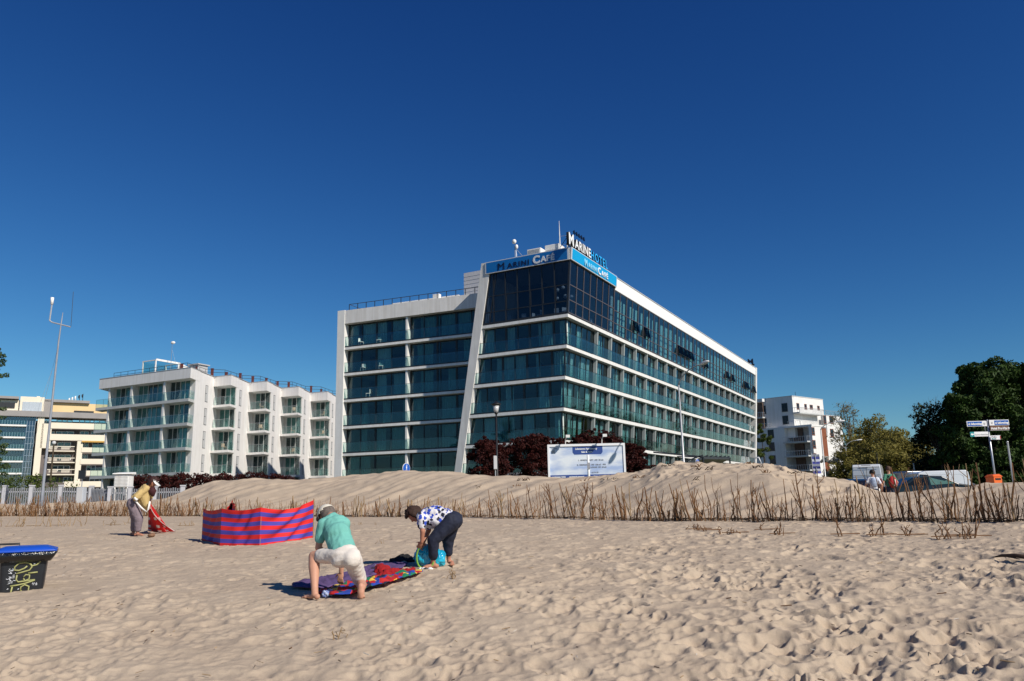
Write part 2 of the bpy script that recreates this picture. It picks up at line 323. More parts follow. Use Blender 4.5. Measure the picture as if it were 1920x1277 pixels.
# road and car park behind the dunes on the right
b = MB(); b.quad((14, 33, 0.80), (90, 33, 0.80), (90, 62, 0.80), (14, 62, 0.80))
tag(b.build('parking_road', mat('asphalt', (0.055, 0.055, 0.055), 0.9, 0.2, 6, 0.3, 80)), kind='structure')
b = MB(); b.box(14, 90, 62, 62.3, 0.6, 0.94)
tag(b.build('road_kerb', mat('kerb_concrete', (0.3, 0.3, 0.29), 0.9)), kind='structure')
# ------------------------------------------------------------------ hotel
HROT = math.atan2(-0.474, 0.8805); HO = Vector((5.62, 75.0, 0)); FL = 3.09; Z0 = 19.55; ZB = 1.2; VE = 89.3
hotel = empty('hotel_building', HO, HROT, 'long white and dark glass hotel with slanted end, stacked balconies and blue rooftop band', 'building')
Rf = lambda off=0.0: (lambda z: 0.087 * (z - 19.55) + off)
inn = lambda off=0.0: (lambda z: -12.6 + 0.179 * (z - 4.4) + off)
outc = lambda off=0.0: (lambda z: -13.45 + 0.165 * (z - 4.4) + off)
const = lambda c: (lambda z: c)
zs = [Z0 - FL * k for k in range(6)]     # slab tops
# wing frame
WA = Vector((18.45, 1.9)).normalized(); W0 = Vector((-30.2, 0.75))
def wing(s, d, z): p = W0 + WA * s + Vector((-WA.y, WA.x)) * d; return (p.x, p.y, z)
WS1 = 19.5
def curtain(w, h, mbT, x0, y0, z0, along='x', amp=0.09, per=0.30):
    n = max(4, int(w / per * 2)); vs = []; 
    for i in range(n + 1):
        t = x0 + w * i / n; o = y0 + (amp if i % 2 else -amp) * random.uniform(0.6, 1)
        for z in (z0, z0 + h): vs.append((t, o, z) if along == 'x' else (o, t, z))
    mbT.add(vs, [(2 * i, 2 * i + 2, 2 * i + 3, 2 * i + 1) for i in range(n)])
# structural masses
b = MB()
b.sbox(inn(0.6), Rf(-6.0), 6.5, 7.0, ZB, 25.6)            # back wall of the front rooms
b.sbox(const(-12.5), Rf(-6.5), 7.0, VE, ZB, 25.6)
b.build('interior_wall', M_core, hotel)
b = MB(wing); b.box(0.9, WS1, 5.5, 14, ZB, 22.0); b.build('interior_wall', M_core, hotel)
b = MB()
b.sbox(outc(), inn(), -0.06, 7.0, ZB, 26.2); b.build('slanted_column', M_white2, hotel)
# floor slabs
for k in range(5):
    z = zs[k]; b = MB()
    b.sbox(inn(), Rf(), 0.0, 6.5, z - 0.46, z - 0.15); b.sbox(Rf(-6.5), Rf(), 6.5, VE, z - 0.48, z - 0.12)
    b.sbox(inn(), Rf(-0.10), 0.06, 6.5, z - 0.15, z, 1); b.sbox(Rf(-6.5), Rf(-0.10), 6.5, VE, z - 0.12, z, 1)
    b.sbox(Rf(-0.8), Rf(-0.06), 0.9, VE, z - 0.50, z - 0.483, 2)
    b.build('floor_slab', [M_white, M_dark, M_lgrey], hotel)
    b = MB(wing); b.box(0.95, WS1, 0.0, 5.5, z - 0.44, z - 0.16); b.box(0.95, WS1, 0.04, 5.5, z - 0.16, z, 1)
    b.build('floor_slab', [M_white, M_dark], hotel)
# roof of the tower and of the side
b = MB(); b.sbox(outc(), Rf(), 0.0, 12.4, 24.95, 26.1, 1); b.sbox(const(-9), Rf(), 12.4, VE, 24.62, 26.05)
b.sbox(const(-9), Rf(0.06), 12.45, VE, 26.05, 26.13, 2); b.build('roof_band', [mat('roof_white', (0.86, 0.86, 0.84), 0.6, 0.02), M_grey, M_lgrey], hotel)
b = MB(); b.sbox(const(-12.5), Rf(0.12), VE, VE + 0.95, ZB, 26.13); b.build('end_wall', M_white, hotel)
# wing shell
b = MB(wing); b.box(0, 1.0, -0.1, 14, ZB, 23.9); b.build('end_wall', M_white, hotel)
b = MB(wing); b.box(1.0, WS1, -0.04, 14, 22.25, 23.85); b.build('parapet', M_white2, hotel)
b = MB(wing)
for s in (9.3,): b.box(s - 0.12, s + 0.12, 0.12, 5.5, ZB, 22.25)
b.build('party_wall', M_white, hotel)
# glazing -------------------------------------------------------
def glazed(T, segs, z0, z1, y, name, parent, gl, cur=True, fr=0.07, transoms=(), par=hotel, lf=None, rf=None, cmat=None, cy=0.35):
    """segs: mullion positions along x at depth y"""
    f = MB(T); g = MB(T); c = MB(T)
    for i, s in enumerate(segs): w = fr * 3.2 if i % 2 == 0 else fr * 1.3; f.box(s - w / 2, s + w / 2, y - 0.05, y + 0.07, z0, z1)
    for za in [z0 + 0.04, z1 - 0.04] + list(transoms):
        for a_, b_ in zip(segs[:-1], segs[1:]): f.box(a_ + fr / 2, b_ - fr / 2, y - 0.04, y + 0.06, za - 0.035, za + 0.035)
    g.box(segs[0], segs[-1], y, y + 0.02, z0, z1)
    o = f.build(name, M_dark, parent); g.build('pane', gl, o)
    if cur:
        for a_, b_ in zip(segs[:-1], segs[1:]):
            if random.random() < 0.62:
                w = (b_ - a_) * random.choice([0.35, 0.6, 0.92, 0.92]); x0 = a_ if random.random() < 0.5 else b_ - w
                curtain(w, z1 - z0 - 0.1, c, x0, y + cy, z0)
        if c.f: c.build('curtain', cmat or M_curtain, o)
    return o
def side_T(s, y, z): return (0.087 * (z - 19.55) - y, s, z)      # s along the side, y inwards from the face
for i in range(-1, 5):
    zt = (22.25 if i < 0 else zs[i] - 0.48); zb = Z0 - FL * (i + 1) if i >= 0 else Z0
    if i == 4: zb = 4.1
    # wing: two bays
    glazed(wing, [1.1, 2.9, 4.9, 6.95, 9.1], zb, zt, 0.8, 'window', hotel, G_win, cmat=M_curtain2 if i > 1 else M_curtain)
    glazed(wing, [9.5, 11.2, 12.9, 13.3, 15.3, 17.2, WS1], zb, zt, 0.8, 'window', hotel, G_win, cmat=M_curtain2)
    if i >= 0:
        L = inn()(zb) + 0.35; Rr = Rf(-0.5)(zt)
        n = 7; segs = [L + (Rr - L) * j / n for j in range(n + 1)]
        glazed(None, segs, zb, zt, 0.6, 'window', hotel, G_win)
        # the narrow wedge beside the slanted column
        b = MB(); b.sbox(inn(0.02), const(L), 0.6, 0.62, zb, zt); b.build('pane', G_win, hotel)
        b = MB(); b.sbox(inn(0.0), inn(0.10), 0.08, 0.58, zb, zt); b.build('return_wall', M_white, hotel)
# cafe storey: faces flush with the slab edge
zc0, zc1 = Z0, 24.95
f = MB(); g = MB()
ms = [-1.42 * j for j in range(1, 7)]
for s in ms: f.box(s - 0.05, s + 0.05, 0.06, 0.22, zc0, zc1)
f.sbox(Rf(-0.22), Rf(-0.04), 0.04, 0.24, zc0, zc1); f.sbox(inn(0.0), inn(0.12), 0.06, 0.22, zc0, zc1); f.sbox(inn(0.75), inn(0.83), 0.06, 0.22, zc0, zc1)
for za in (zc0 + 0.06, 20.75, 22.45, zc1 - 0.06): f.sbox(inn(0.12), Rf(-0.22), 0.07, 0.21, za - 0.045, za + 0.045)
for s in (-1.42, -2.84, -4.26, -7.1): f.box(s + 0.09, s + 0.14, 0.05, 0.2, 20.85, 22.35)
o = f.build('cafe_window', M_dark, hotel); g.sbox(inn(0.02), Rf(-0.1), 0.12, 0.14, zc0, zc1); g.build('pane', G_dark, o)
f = MB(side_T); g = MB(side_T)
for j in range(8): s = 0.24 + 1.74 * j if j else 0.26; f.box(s - 0.05, s + 0.05, 0.05, 0.2, zc0, zc1)
for za in (zc0 + 0.06, 20.9, 22.45, zc1 - 0.06): f.box(0.3, 12.3, 0.06, 0.18, za - 0.045, za + 0.045)
o = f.build('cafe_window', mat('mullion_brown', (0.10, 0.085, 0.09), 0.4, 0.1), hotel); g.box(0.24, 12.3, 0.1, 0.12, zc0, zc1); g.build('pane', G_dark, o)
# ribbon of tall windows along the top storey
M_mull = MATS['mullion_brown']
G_sash = glass('sash_glass', (0.25, 0.3, 0.35), 0.15)
random.seed(3)
opens = {1: [1], 2: [1], 6: [0, 1], 7: [0, 1], 9: [1], 13: [0], 14: [0], 16: [1], 17: [0], 18: [1]}
for k in range(19):
    s0 = 12.3 + (VE - 12.3) / 19 * k; s1 = s0 + (VE - 12.3) / 19
    f = MB(side_T); g = MB(side_T); c = MB(side_T); mid = (s0 + s1) / 2
    f.box(s0, s0 + 0.12, 0.03, 0.2, zc0, 24.62); f.box(mid - 0.04, mid + 0.04, 0.05, 0.2, zc0, 24.62)
    for za in (zc0 + 0.05, 20.85, 22.3, 24.56): f.box(s0 + 0.12, s1, 0.06, 0.18, za - 0.04, za + 0.04)
    o = f.build('ribbon_window', M_mull, hotel); g.box(s0, s1, 0.1, 0.12, zc0, 24.62); g.build('pane', G_win, o)
    for a_ in (s0, mid):
        w = random.choice([0.8, 1.1, 1.7, 1.3]); curtain(w, 4.5 + random.uniform(-0.3, 0.1), c, a_ + random.uniform(0.1, 1.9 - w), 0.6, zc0 + 0.1, 'x', 0.05)
    c.build('curtain', M_curtain, o)
    for h in opens.get(k, []):
        a_ = (s0, mid)[h] + 0.12; b_ = a_ + 1.75
        q = MB(side_T); q.hexa([(a_, -0.30, 21.0), (b_, -0.30, 21.0), (b_, -0.26, 21.0), (a_, -0.26, 21.0), (a_, 0.02, 22.25), (b_, 0.02, 22.25), (b_, 0.06, 22.25), (a_, 0.06, 22.25)])
        q.build('open_sash', G_sash, o); q = MB(side_T); q.add([(a_, -0.27, 21.0), (a_, 0.05, 21.0), (a_, 0.04, 22.22)], [(0, 1, 2)]); q.add([(b_, -0.27, 21.0), (b_, 0.05, 21.0), (b_, 0.04, 22.22)], [(0, 1, 2)]); q.box(a_, b_, -0.31, -0.25, 20.95, 20.99); q.build('sash_gap_shade', M_black, o)  # black triangles stand in for the dark open gap, thin box is the rail
# side balconies: one door per bay and storey
bays = [(0.6, 8.07)] + [(8.07 + 4.07 * j, 8.07 + 4.07 * (j + 1)) for j in range(19)]
bays = [(a_, min(b_, VE)) for a_, b_ in bays if a_ < VE - 1]
random.seed(5)
M_fin = mat('balcony_partition_grey', (0.36, 0.39, 0.38), 0.8, 0.06, 0.8)
M_cwhite = mat('curtain_white', (0.75, 0.74, 0.70), 0.9, 0.05, 2)
for i in range(5):
    zt = zs[i] - 0.5; zb = Z0 - FL * (i + 1)
    if i == 4: zb = 4.1
    for (a_, b_) in bays:
        w = b_ - a_ - 0.24; x0 = a_ + 0.12
        segs = [x0, x0 + 0.9, x0 + 2.3, b_ - 0.12] if w < 5 else [x0, x0 + 1.1, x0 + 2.6, x0 + 3.9, x0 + 5.4, b_ - 0.12]
        f = MB(side_T); g = MB(side_T); c = MB(side_T)
        for j, s in enumerate(segs): f.box(s - 0.05, s + 0.05, 0.47, 0.58, zb, zt)
        for p_, q_ in zip(segs[:-1], segs[1:]): f.box(p_ + 0.05, q_ - 0.05, 0.48, 0.57, zt - 0.1, zt); f.box(p_ + 0.05, q_ - 0.05, 0.48, 0.57, zb, zb + 0.08)
        o = f.build('balcony_door', M_dark, hotel); g.box(x0, b_ - 0.12, 0.52, 0.53, zb, zt); g.build('pane', G_win, o)
        for p_, q_ in zip(segs[:-1], segs[1:]):
            if random.random() < 0.75:
                ww = (q_ - p_) * random.choice([0.5, 0.75, 0.95]); curtain(ww, zt - zb - 0.15, c, p_ + random.choice([0.05, (q_ - p_) - ww]), 0.78, zb + 0.05)
        if c.f: c.build('curtain', M_curtain if random.random() < 0.85 else M_cwhite, o)
        f = MB(side_T)
        if b_ < VE - 0.3: f.box(b_ - 0.10, b_ + 0.10, 0.10, 0.7, zb, zt)
        else: f.box(b_ - 0.2, b_ - 0.01, 0.10, 0.7, zb, zt)
        f.build('balcony_partition', M_fin, hotel)
    # glass railings
    g = MB(side_T); n = 64
    for j in range(n):
        s0 = 0.2 + (VE - 0.3) / n * j; g.box(s0 + 0.012, s0 + (VE - 0.3) / n - 0.012, 0.05, 0.065, zb - 0.05, zb + 1.08)
    o = g.build('glass_railing', G_rail, hotel); f = MB(side_T); f.box(0.1, VE, 0.04, 0.08, zb + 1.08, zb + 1.11); f.build('handrail', M_dark, o)
    g = MB(); L = inn(0.12)(zb); 
    for j in range(7):
        u0 = L + (Rf()(zb) - 0.06 - L) / 7 * j; g.box(u0 + 0.012, u0 + (Rf()(zb) - 0.06 - L) / 7 - 0.012, 0.05, 0.065, zb - 0.05, zb + 1.08)
    o = g.build('glass_railing', G_rail, hotel); f = MB(); f.box(L, Rf()(zb) - 0.05, 0.04, 0.08, zb + 1.08, zb + 1.11); f.build('handrail', M_dark, o)
for i in range(-1, 5):
    zb = Z0 - FL * (i + 1)
    g = MB(wing)
    for j in range(12): s0 = 1.05 + (WS1 - 1.05) / 12 * j; g.box(s0 + 0.012, s0 + (WS1 - 1.05) / 12 - 0.012, 0.03, 0.045, zb - 0.05, zb + 1.08)
    o = g.build('glass_railing', G_rail, hotel); f = MB(wing); f.box(1.0, WS1, 0.02, 0.06, zb + 1.08, zb + 1.11); f.build('handrail', M_dark, o)
# wing roof railing and roof block
f = MB(wing); f.box(1.3, WS1, 0.35, 0.40, 24.62, 24.68); f.box(1.3, WS1, 0.35, 0.39, 23.9, 23.94)
for j in range(16): s = 1.3 + j * 1.18; f.box(s - 0.03, s + 0.03, 0.34, 0.41, 23.85, 24.62)
f.tube([(1.3, 0.37, 24.65), (1.3, 3.5, 24.65)], 0.03, 6); f.build('roof_railing', M_dark, hotel)
b = MB(wing); b.box(6.5, 15.2, 1.6, 2.2, 23.85, 24.45); b.box(9, 13, 0.9, 1.5, 23.86, 24.2); b.box(12.2, 13.0, 1.0, 1.5, 24.2, 24.7); b.build('roof_duct', M_white, hotel)
b = MB(); b.box(-17.2, -9.6, 8.2, 16, 23.8, 28.35); o = b.build('roof_block', mat('corrugated_panel', (0.5, 0.49, 0.50), 0.6, 0.04, 1), hotel)
b = MB()
for j in range(9): b.box(-17.15, -9.6, 8.17, 8.2, 24.1 + 0.47 * j, 24.14 + 0.47 * j)
b.build('panel_rib', M_lgrey, o)
# ground floor base
b = MB(); b.sbox(inn(), Rf(), 0.02, 6.4, ZB, 4.08); b.sbox(Rf(-6.4), Rf(-0.02), 6.4, VE, ZB, 4.08); b.build('plinth', M_grey, hotel)
# --------- cafe sign boards (things of their own)
M_frame = mat('sign_frame_grey', (0.6, 0.62, 0.64), 0.4, 0.05)
M_sblue = mat('sign_blue', (0.006, 0.14, 0.42), 0.45, 0.04, 0.6); M_scyan = mat('sign_cyan', (0.006, 0.34, 0.66), 0.4, 0.03, 0.6)
M_navy = mat('letter_navy', (0.006, 0.012, 0.035), 0.4); M_lsilver = mat('letter_silver', (0.66, 0.68, 0.70), 0.4, 0.03); M_lwhite = mat('letter_white', (0.85, 0.85, 0.84), 0.4, 0.02)
M_lcyan = mat('letter_cyan', (0.03, 0.40, 0.85), 0.4, 0.03); M_lpale = mat('letter_pale_blue', (0.30, 0.66, 0.85), 0.4, 0.03)
HM = Matrix.Translation(HO) @ Matrix.Rotation(HROT, 4, 'Z')
def hroot(name, u, v, z, label, cat, group=None):
    p = HM @ Vector((u, v, z)); return empty(name, p, HROT, label, cat, group)
sg = hroot('cafe_sign', 0, 0, 24.9, 'blue cafe sign band with dark and silver letters on the front of the glass tower', 'sign')
b = MB(); b.box(-9.32, 0.42, -0.16, -0.02, 0.0, 1.28); b.build('board', M_frame, sg)
b = MB(); b.box(-9.2, 0.22, -0.17, -0.161, 0.08, 1.2); b.build('panel', M_sblue, sg)
FRT = Matrix.Translation((0, -0.19, 0)) @ Matrix.Rotation(R(90), 4, 'X')
def T(x, z): return Matrix.Translation((x, -0.19, z)) @ Matrix.Rotation(R(90), 4, 'X')
text_mesh('letter', 'M', 1.05, M_navy, sg, T(-7.85, 0.2), 0.02, 0.0, 1.15); text_mesh('letter', 'ARINI', 0.78, M_navy, sg, T(-6.62, 0.22), 0.02, 0.004, 1.12, sp=1.2)
text_mesh('letter', 'C', 1.12, M_lsilver, sg, T(-3.65, 0.20), 0.02, 0.05); text_mesh('letter', 'AFÉ', 0.80, M_lsilver, sg, T(-2.72, 0.25), 0.02, 0.035, 1.08, sp=1.12)
sg = hroot('cafe_sign', 0, 0, 24.9, 'bright cyan cafe sign band with pale and white letters on the long side', 'sign')
TS = lambda s, y, z: (0.087 * (z + 24.9 - 19.55) - y, s, z)
b = MB(TS); b.box(-0.1, 12.5, -0.14, -0.02, 0, 1.28); b.build('board', M_frame, sg)
b = MB(TS); b.box(0.1, 12.35, -0.155, -0.141, 0.08, 1.2); b.build('panel', M_scyan, sg)
def TSd(s, z, du=0.19): return Matrix.Translation((0.087 * (z + 24.9 - 19.55 + 0.35) + du, s, z)) @ Matrix.Rotation(R(90), 4, 'Z') @ Matrix.Rotation(R(90), 4, 'X')
text_mesh('letter', 'M', 1.0, M_lpale, sg, TSd(3.1, 0.22), 0.02, 0.02); text_mesh('letter', 'ARINI', 0.76, M_lpale, sg, TSd(4.1, 0.22), 0.02, 0.015, 1.08, sp=1.2)
text_mesh('letter', 'C', 1.1, M_lwhite, sg, TSd(6.75, 0.2), 0.02, 0.03); text_mesh('letter', 'AFÉ', 0.80, M_lwhite, sg, TSd(7.75, 0.24), 0.02, 0.015, 1.2, sp=1.3)
sg = hroot('rooftop_letters', 0.25, -0.4, 26.15, 'free-standing white and blue hotel name letters with small stars on the roof corner', 'sign')
def TR(s, z): return Matrix.Translation((0.4, s, z)) @ Matrix.Rotation(R(90), 4, 'Z') @ Matrix.Rotation(R(90), 4, 'X')
text_mesh('letter', 'M', 1.75, [M_lwhite, M_black], sg, TR(-0.55, 0.15), 0.14, 0.03); text_mesh('letter', 'ARINE', 1.36, [M_lwhite, M_black], sg, TR(1.05, 0.15), 0.14, 0.03, 1.0, sp=1.1)
text_mesh('letter', 'HOTEL', 1.36, [M_lcyan, M_navy], sg, TR(5.25, 0.15), 0.06, 0.02, 1.0, sp=1.2)
b = MB(); b.box(0.2, 0.3, -0.5, 10.0, 0.1, 0.18); b.box(0.2, 0.3, -0.5, 10, 0.9, 0.95)
for j in range(9): b.tube([(-0.5, -0.3 + j * 1.2, 0), (0.25, -0.3 + j * 1.2, 0.9)], 0.03, 5)
b.build('support_frame', M_dark, sg)
for j in range(5):
    y = 1.3 + 0.62 * j; pts = []
    for q in range(10): a_ = math.pi / 2 + q * math.pi / 5; r_ = 0.24 if q % 2 == 0 else 0.10; pts.append((r_ * math.cos(a_), r_ * math.sin(a_)))
    b = MB(); b.plate(pts, (0.3, y, 1.85), (0, 1, 0), (0, 0, 1), (0.12, 0, 0)); b.build('star', M_navy, sg)
sg = hroot('rooftop_letters', 0, VE - 3, 26.1, 'small dark roof letters seen from behind at the far end of the hotel', 'sign')
for j, ch in enumerate('EM'):
    text_mesh('letter', ch, 1.5, M_navy, sg, Matrix.Translation((-1.6 + 1.3 * j, 0, 0.3)) @ Matrix.Rotation(R(90), 4, 'X'), 0.08, 0.04)
b = MB(); b.box(-1.8, 1.0, -0.02, 0.05, 0.0, 0.32); b.build('support_frame', M_dark, sg)
# roof equipment
o = hroot('camera_mast', -6.1, 0.6, 26.1, 'short roof tripod with white camera dome above the cafe sign', 'mast')
b = MB(); b.tube([(0, 0, 0), (0, 0, 1.6)], 0.05, 6); b.tube([(0.2, 0, 0), (0.1, 0, 1.5)], 0.03, 5); b.tube([(1.1, 0, 0), (0.15, 0, 1.2)], 0.03, 5); b.build('tripod', M_steel, o)
b = MB(); b.ell((0.2, 0, 1.45), (0.16, 0.16, 0.26)); b.ell((-0.05, -0.05, 2.05), (0.24, 0.2, 0.26)); b.build('camera_housing', M_white, o, True)
for (u, v, z1, h, lab) in ((-3.9, 1.2, 0.9, 1.7, 'low white ventilation box on the tower roof, nearer the camera mast'), (-2.3, 2.2, 1.35, 1.5, 'taller grey white ventilation box on the tower roof, nearer the roof antenna')):
    o = hroot('ventilation_unit', u, v, 26.1, lab, 'ventilation unit', 'roof ventilation boxes'); b = MB(); b.box(-0.8, 0.8, -0.6, 0.9, 0.1, z1); bevel(b.build('casing', M_white, o), 0.04)
    b = MB()
    for q in range(5): b.box(-0.65, 0.65, -0.63, -0.602, 0.2 + q * 0.13, 0.25 + q * 0.13)
    b.build('grille', M_grey, o)
o = hroot('roof_antenna', -1.3, 1.5, 26.1, 'tall thin white antenna with two side rods on the tower roof', 'antenna')
b = MB(); b.tube([(0, 0, 0), (0, 0, 2.3), (0, 0, 3.7)], [0.08, 0.05, 0.02], 6); b.build('pole', M_white, o)
b = MB(); b.tube([(0, 0, 0.95), (0.75, 0, 1.1)], 0.02, 5); b.tube([(0, 0, 2.0), (0.75, 0, 2.0)], 0.02, 5); b.build('side_rod', M_steel, o)
o = hroot('roof_antenna', -0.35, 1.2, 26.1, 'short white rod antenna beside the rooftop letters', 'antenna'); b = MB(); b.tube([(0, 0, 0), (0, 0, 1.5)], [0.05, 0.035], 6); b.build('rod', M_white, o)
# cafe furniture behind the glass
random.seed(12)
def chair(name, loc, rz, mt, label, group, s=1.0):
    o = empty(name, loc, rz, label, 'chair', group)
    b = MB(); b.box(-.24*s, .24*s, -.24*s, .24*s, .42*s, .47*s); b.build('seat', mt, o); b = MB(); b.box(-.24*s, .24*s, .2*s, .25*s, .47*s, .92*s); b.build('backrest', mt, o)
    for x in (-.21, .21):
        for y in (-.21, .21): b = MB(); b.tube([(x*s, y*s, 0), (x*s, y*s, .43*s)], .02*s, 5); b.build('leg', mt, o)
    return o
c0 = chair('cafe_chair', HM @ Vector((-0.9, 1.3, Z0)), 0.4, M_white, 'white cafe chair behind the glass of the top tower storey', 'white cafe chairs behind the top storey glass')
for (u, v) in [(-1.9, 1.5), (-2.6, 2.4), (-3.7, 1.2), (-4.6, 1.9), (-5.6, 1.3), (-7.2, 1.5), (-0.8, 3.2), (-1.0, 5.4), (-0.9, 7.5)]:
    c = copy_tree(c0); c.location = HM @ Vector((u, v, Z0)); c.rotation_euler.z = random.uniform(0, 6)
l0 = None
for (u, v, z) in [(-1.6, 1.2, 22.3), (-1.0, 1.2, 22.5), (-1.9, 1.6, 21.6), (-1.0, 1.7, 21.7), (-0.9, 3.0, 21.9)]:
    if l0 is None:
        l0 = hroot('pendant_lamp', u, v, z, 'small white pendant lamp hanging behind the top storey glass', 'lamp', 'pendant lamps in the cafe')
        b = MB(); b.ell((0, 0, 0), (0.2, 0.2, 0.2)); b.build('shade', M_white, l0, True); b = MB(); b.tube([(0, 0, 0.1), (0, 0, 2.3)], 0.012, 4); b.build('cord', M_dark, l0)
    else: c = copy_tree(l0); c.location = HM @ Vector((u, v, z))
c0 = None
wch = 0
for (s, d, i) in [(2.8, 0.7, 0), (5.3, 0.7, 0), (3.2, 0.6, 1), (5.6, 0.7, 1), (3.9, 0.7, 2)]:
    p = HM @ Vector(wing(s, d, Z0 - FL * i))
    if c0 is None: c0 = chair('balcony_chair', p, HROT + 1.2, M_white, 'left one of two white chairs on the top left balcony of the hotel wing', 'balcony chairs on the hotel wing')
    else:
        wch += 1; c = copy_tree(c0); c.location = p; c.rotation_euler.z = HROT + random.uniform(-1.5, 1.5)
        c['label'] = ['', 'right one of two white chairs on the top left balcony of the hotel wing', 'left one of two white chairs one storey below the top left wing balcony', 'right one of two white chairs one storey below the top left wing balcony', 'single white chair two storeys below the top left wing balcony'][wch]
# ------------------------------------------------------------------ stepped white apartment building on the left
flat = root_abs('apartment_building', (-40.1, 95.5, 1.2), 'white stepped apartment building with four storeys of glass balconies, left of the hotel', 'building')
SLZ = [14.65, 11.65, 8.65, 5.65]; RT0, RT1 = 17.17, 18.49
M_flat = mat('flat_white', (0.80, 0.78, 0.76), 0.75, 0.03, 1.0, 0.1, 50, streak=0.10); M_slabg = mat('slab_concrete', (0.50, 0.51, 0.50), 0.85, 0.08, 1.0); M_mulw = mat('mullion_white', (0.62, 0.62, 0.60), 0.5, 0.04)
M_teal = mat('curtain_teal', (0.16, 0.30, 0.28), 0.9, 0.15, 1.2)
units = [((-40.1, 95.5), (-0.897, 0.442), 17.0)]
for j in range(5): units.append(((-37.40 + 2.87 * j, 102.1 + 5.85 * j), (-0.93, 0.37), 2.75))
random.seed(21)
balcony_items = []
for j, (C, nd, w) in enumerate(units):
    nd = Vector(nd); nb = Vector((-nd.y * -1, 0)); per = Vector((nd.y, -nd.x)) if (Vector((nd.y, -nd.x)).y > 0) else Vector((-nd.y, nd.x))
    Tn = lambda s, d, z, C=C, nd=nd: (C[0] + nd.x * s, C[1] + nd.y * s + d, z)       # s along the face, d straight back
    dl = 1.75 if j == 0 else 2.35; e = 0.003 * j; WW = w if j == 0 else 4.5; back = 9.2 if j < 5 else 30
    b = MB(Tn); b.hexa([(0.003 + 0.02, dl, 1.2), (WW - 1.2 if j == 0 else WW, dl, 1.2), (WW, back + 8, 1.2), (0.003 + 0.02, back, 1.2), (0.023, dl, 18.3 - e), (WW - 1.2 if j == 0 else WW, dl, 18.3 - e), (WW, back + 8, 18.3 - e), (0.023, back, 18.3 - e)])
    b.build('wall', M_flat, flat)
    b = MB(Tn); b.box(-0.0, WW + 0.1, 0, 3.0, RT0, RT1 - e); b.box(0.06, WW, back - 3.5, back, 18.31, RT1 - 0.004 - e); b.box(0.05, 0.5, 3.0, back, 18.302, RT1 - 0.01 - e)
    b.build('roof_box', M_flat, flat)
    b = MB(Tn); b.box(-0.04, WW + 0.14, -0.04, back * 0.9, RT1 - e, RT1 + 0.06 - e); b.build('roof_edge', M_grey, flat)
    for z in SLZ:
        b = MB(Tn); b.box(0.12 if j == 0 else 0.0, WW + (0.5 if j == 0 else 0), 0.05, dl + 0.02, z - 0.36 if j == 0 else z - 0.3, z); b.build('balcony_slab', M_slabg if j == 0 else M_flat, flat)
        g = MB(Tn); x1 = WW + 0.5 if j == 0 else WW - 1.75; 
        n = 12 if j == 0 else 3
        for q in range(n): g.box(0.14 + (x1 - 0.14) / n * q + 0.01, 0.14 + (x1 - 0.14) / n * (q + 1) - 0.01, 0.09, 0.105, z, z + 1.05)
        g.box(0.13, 0.145, 0.12, dl, z, z + 1.05); o = g.build('glass_railing', G_rail, flat)
        f = MB(Tn)
        for q in range(n + 1): s = 0.14 + (x1 - 0.14) / n * q; f.box(s - 0.02, s + 0.02, 0.108, 0.14, z, z + 1.0)
        f.box(0.1, x1, 0.085, 0.125, z + 1.05, z + 1.08); f.build('handrail', M_steel, o)
    for z in SLZ + [2.65]:
        zt = z + 2.65
        if j == 0: bays_ = [(0.9, 4.4), (5.0, 10.4), (11.2, 14.8)]
        else: bays_ = [(0.22, 2.72)]
        for (a_, b_) in bays_:
            n = max(3, int((b_ - a_) / 0.85)); f = MB(Tn); g = MB(Tn); c = MB(Tn)
            for q in range(n + 1): s = a_ + (b_ - a_) / n * q; f.box(s - 0.045, s + 0.045, dl - 0.10, dl - 0.02, z, zt)
            f.box(a_, b_, dl - 0.09, dl - 0.03, zt - 0.08, zt)
            o = f.build('window', M_mulw, flat); g.box(a_, b_, dl - 0.06, dl - 0.05, z, zt); g.build('pane', G_clear, o)
            c.box(a_, b_, dl - 0.015, dl - 0.004, z, zt); c.build('dark_room_sheet', M_core, o)  # flat dark sheet behind the pane stands in for the unlit room
            c = MB(Tn)
            for q in range(n):
                if random.random() < 0.6: curtain((b_ - a_) / n, zt - z - 0.1, c, a_ + (b_ - a_) / n * q, dl - 0.03, z, 'x', 0.008, 0.2)
            if c.f: c.build('curtain', M_teal, o)
        if j == 0:
            for s in (4.7, 10.8, 15.1):
                b = MB(Tn); b.box(s - 0.18 if s < 15 else s - 0.1, s + 0.18, 0.22, dl - 0.02, z, zt + 0.01 if z > 14 else zt - 0.0); b.build('balcony_partition', M_flat, flat)
        else:
            b = MB(Tn); b.box(0.03, 0.18, dl - 0.12, dl - 0.0, z, zt); b.build('wall', M_flat, flat)
    # narrow slot windows on the long wall
    for z in SLZ:
        x = C[0] - 0.02; y = C[1] + (5.0 if j == 0 else 3.4)
        b = MB(); b.box(x - 0.02, x + 0.012, y, y + 0.85, z + 0.15, z + 2.35); o = b.build('window', M_dark, flat)
        b = MB(); b.box(x + 0.013, x + 0.03, y + 0.08, y + 0.4, z + 0.22, z + 1.2); b.box(x + 0.013, x + 0.03, y + 0.08, y + 0.4, z + 1.3, z + 2.28); b.box(x + 0.013, x + 0.03, y + 0.46, y + 0.78, z + 0.22, z + 2.28); b.build('blind', M_lgrey, o)
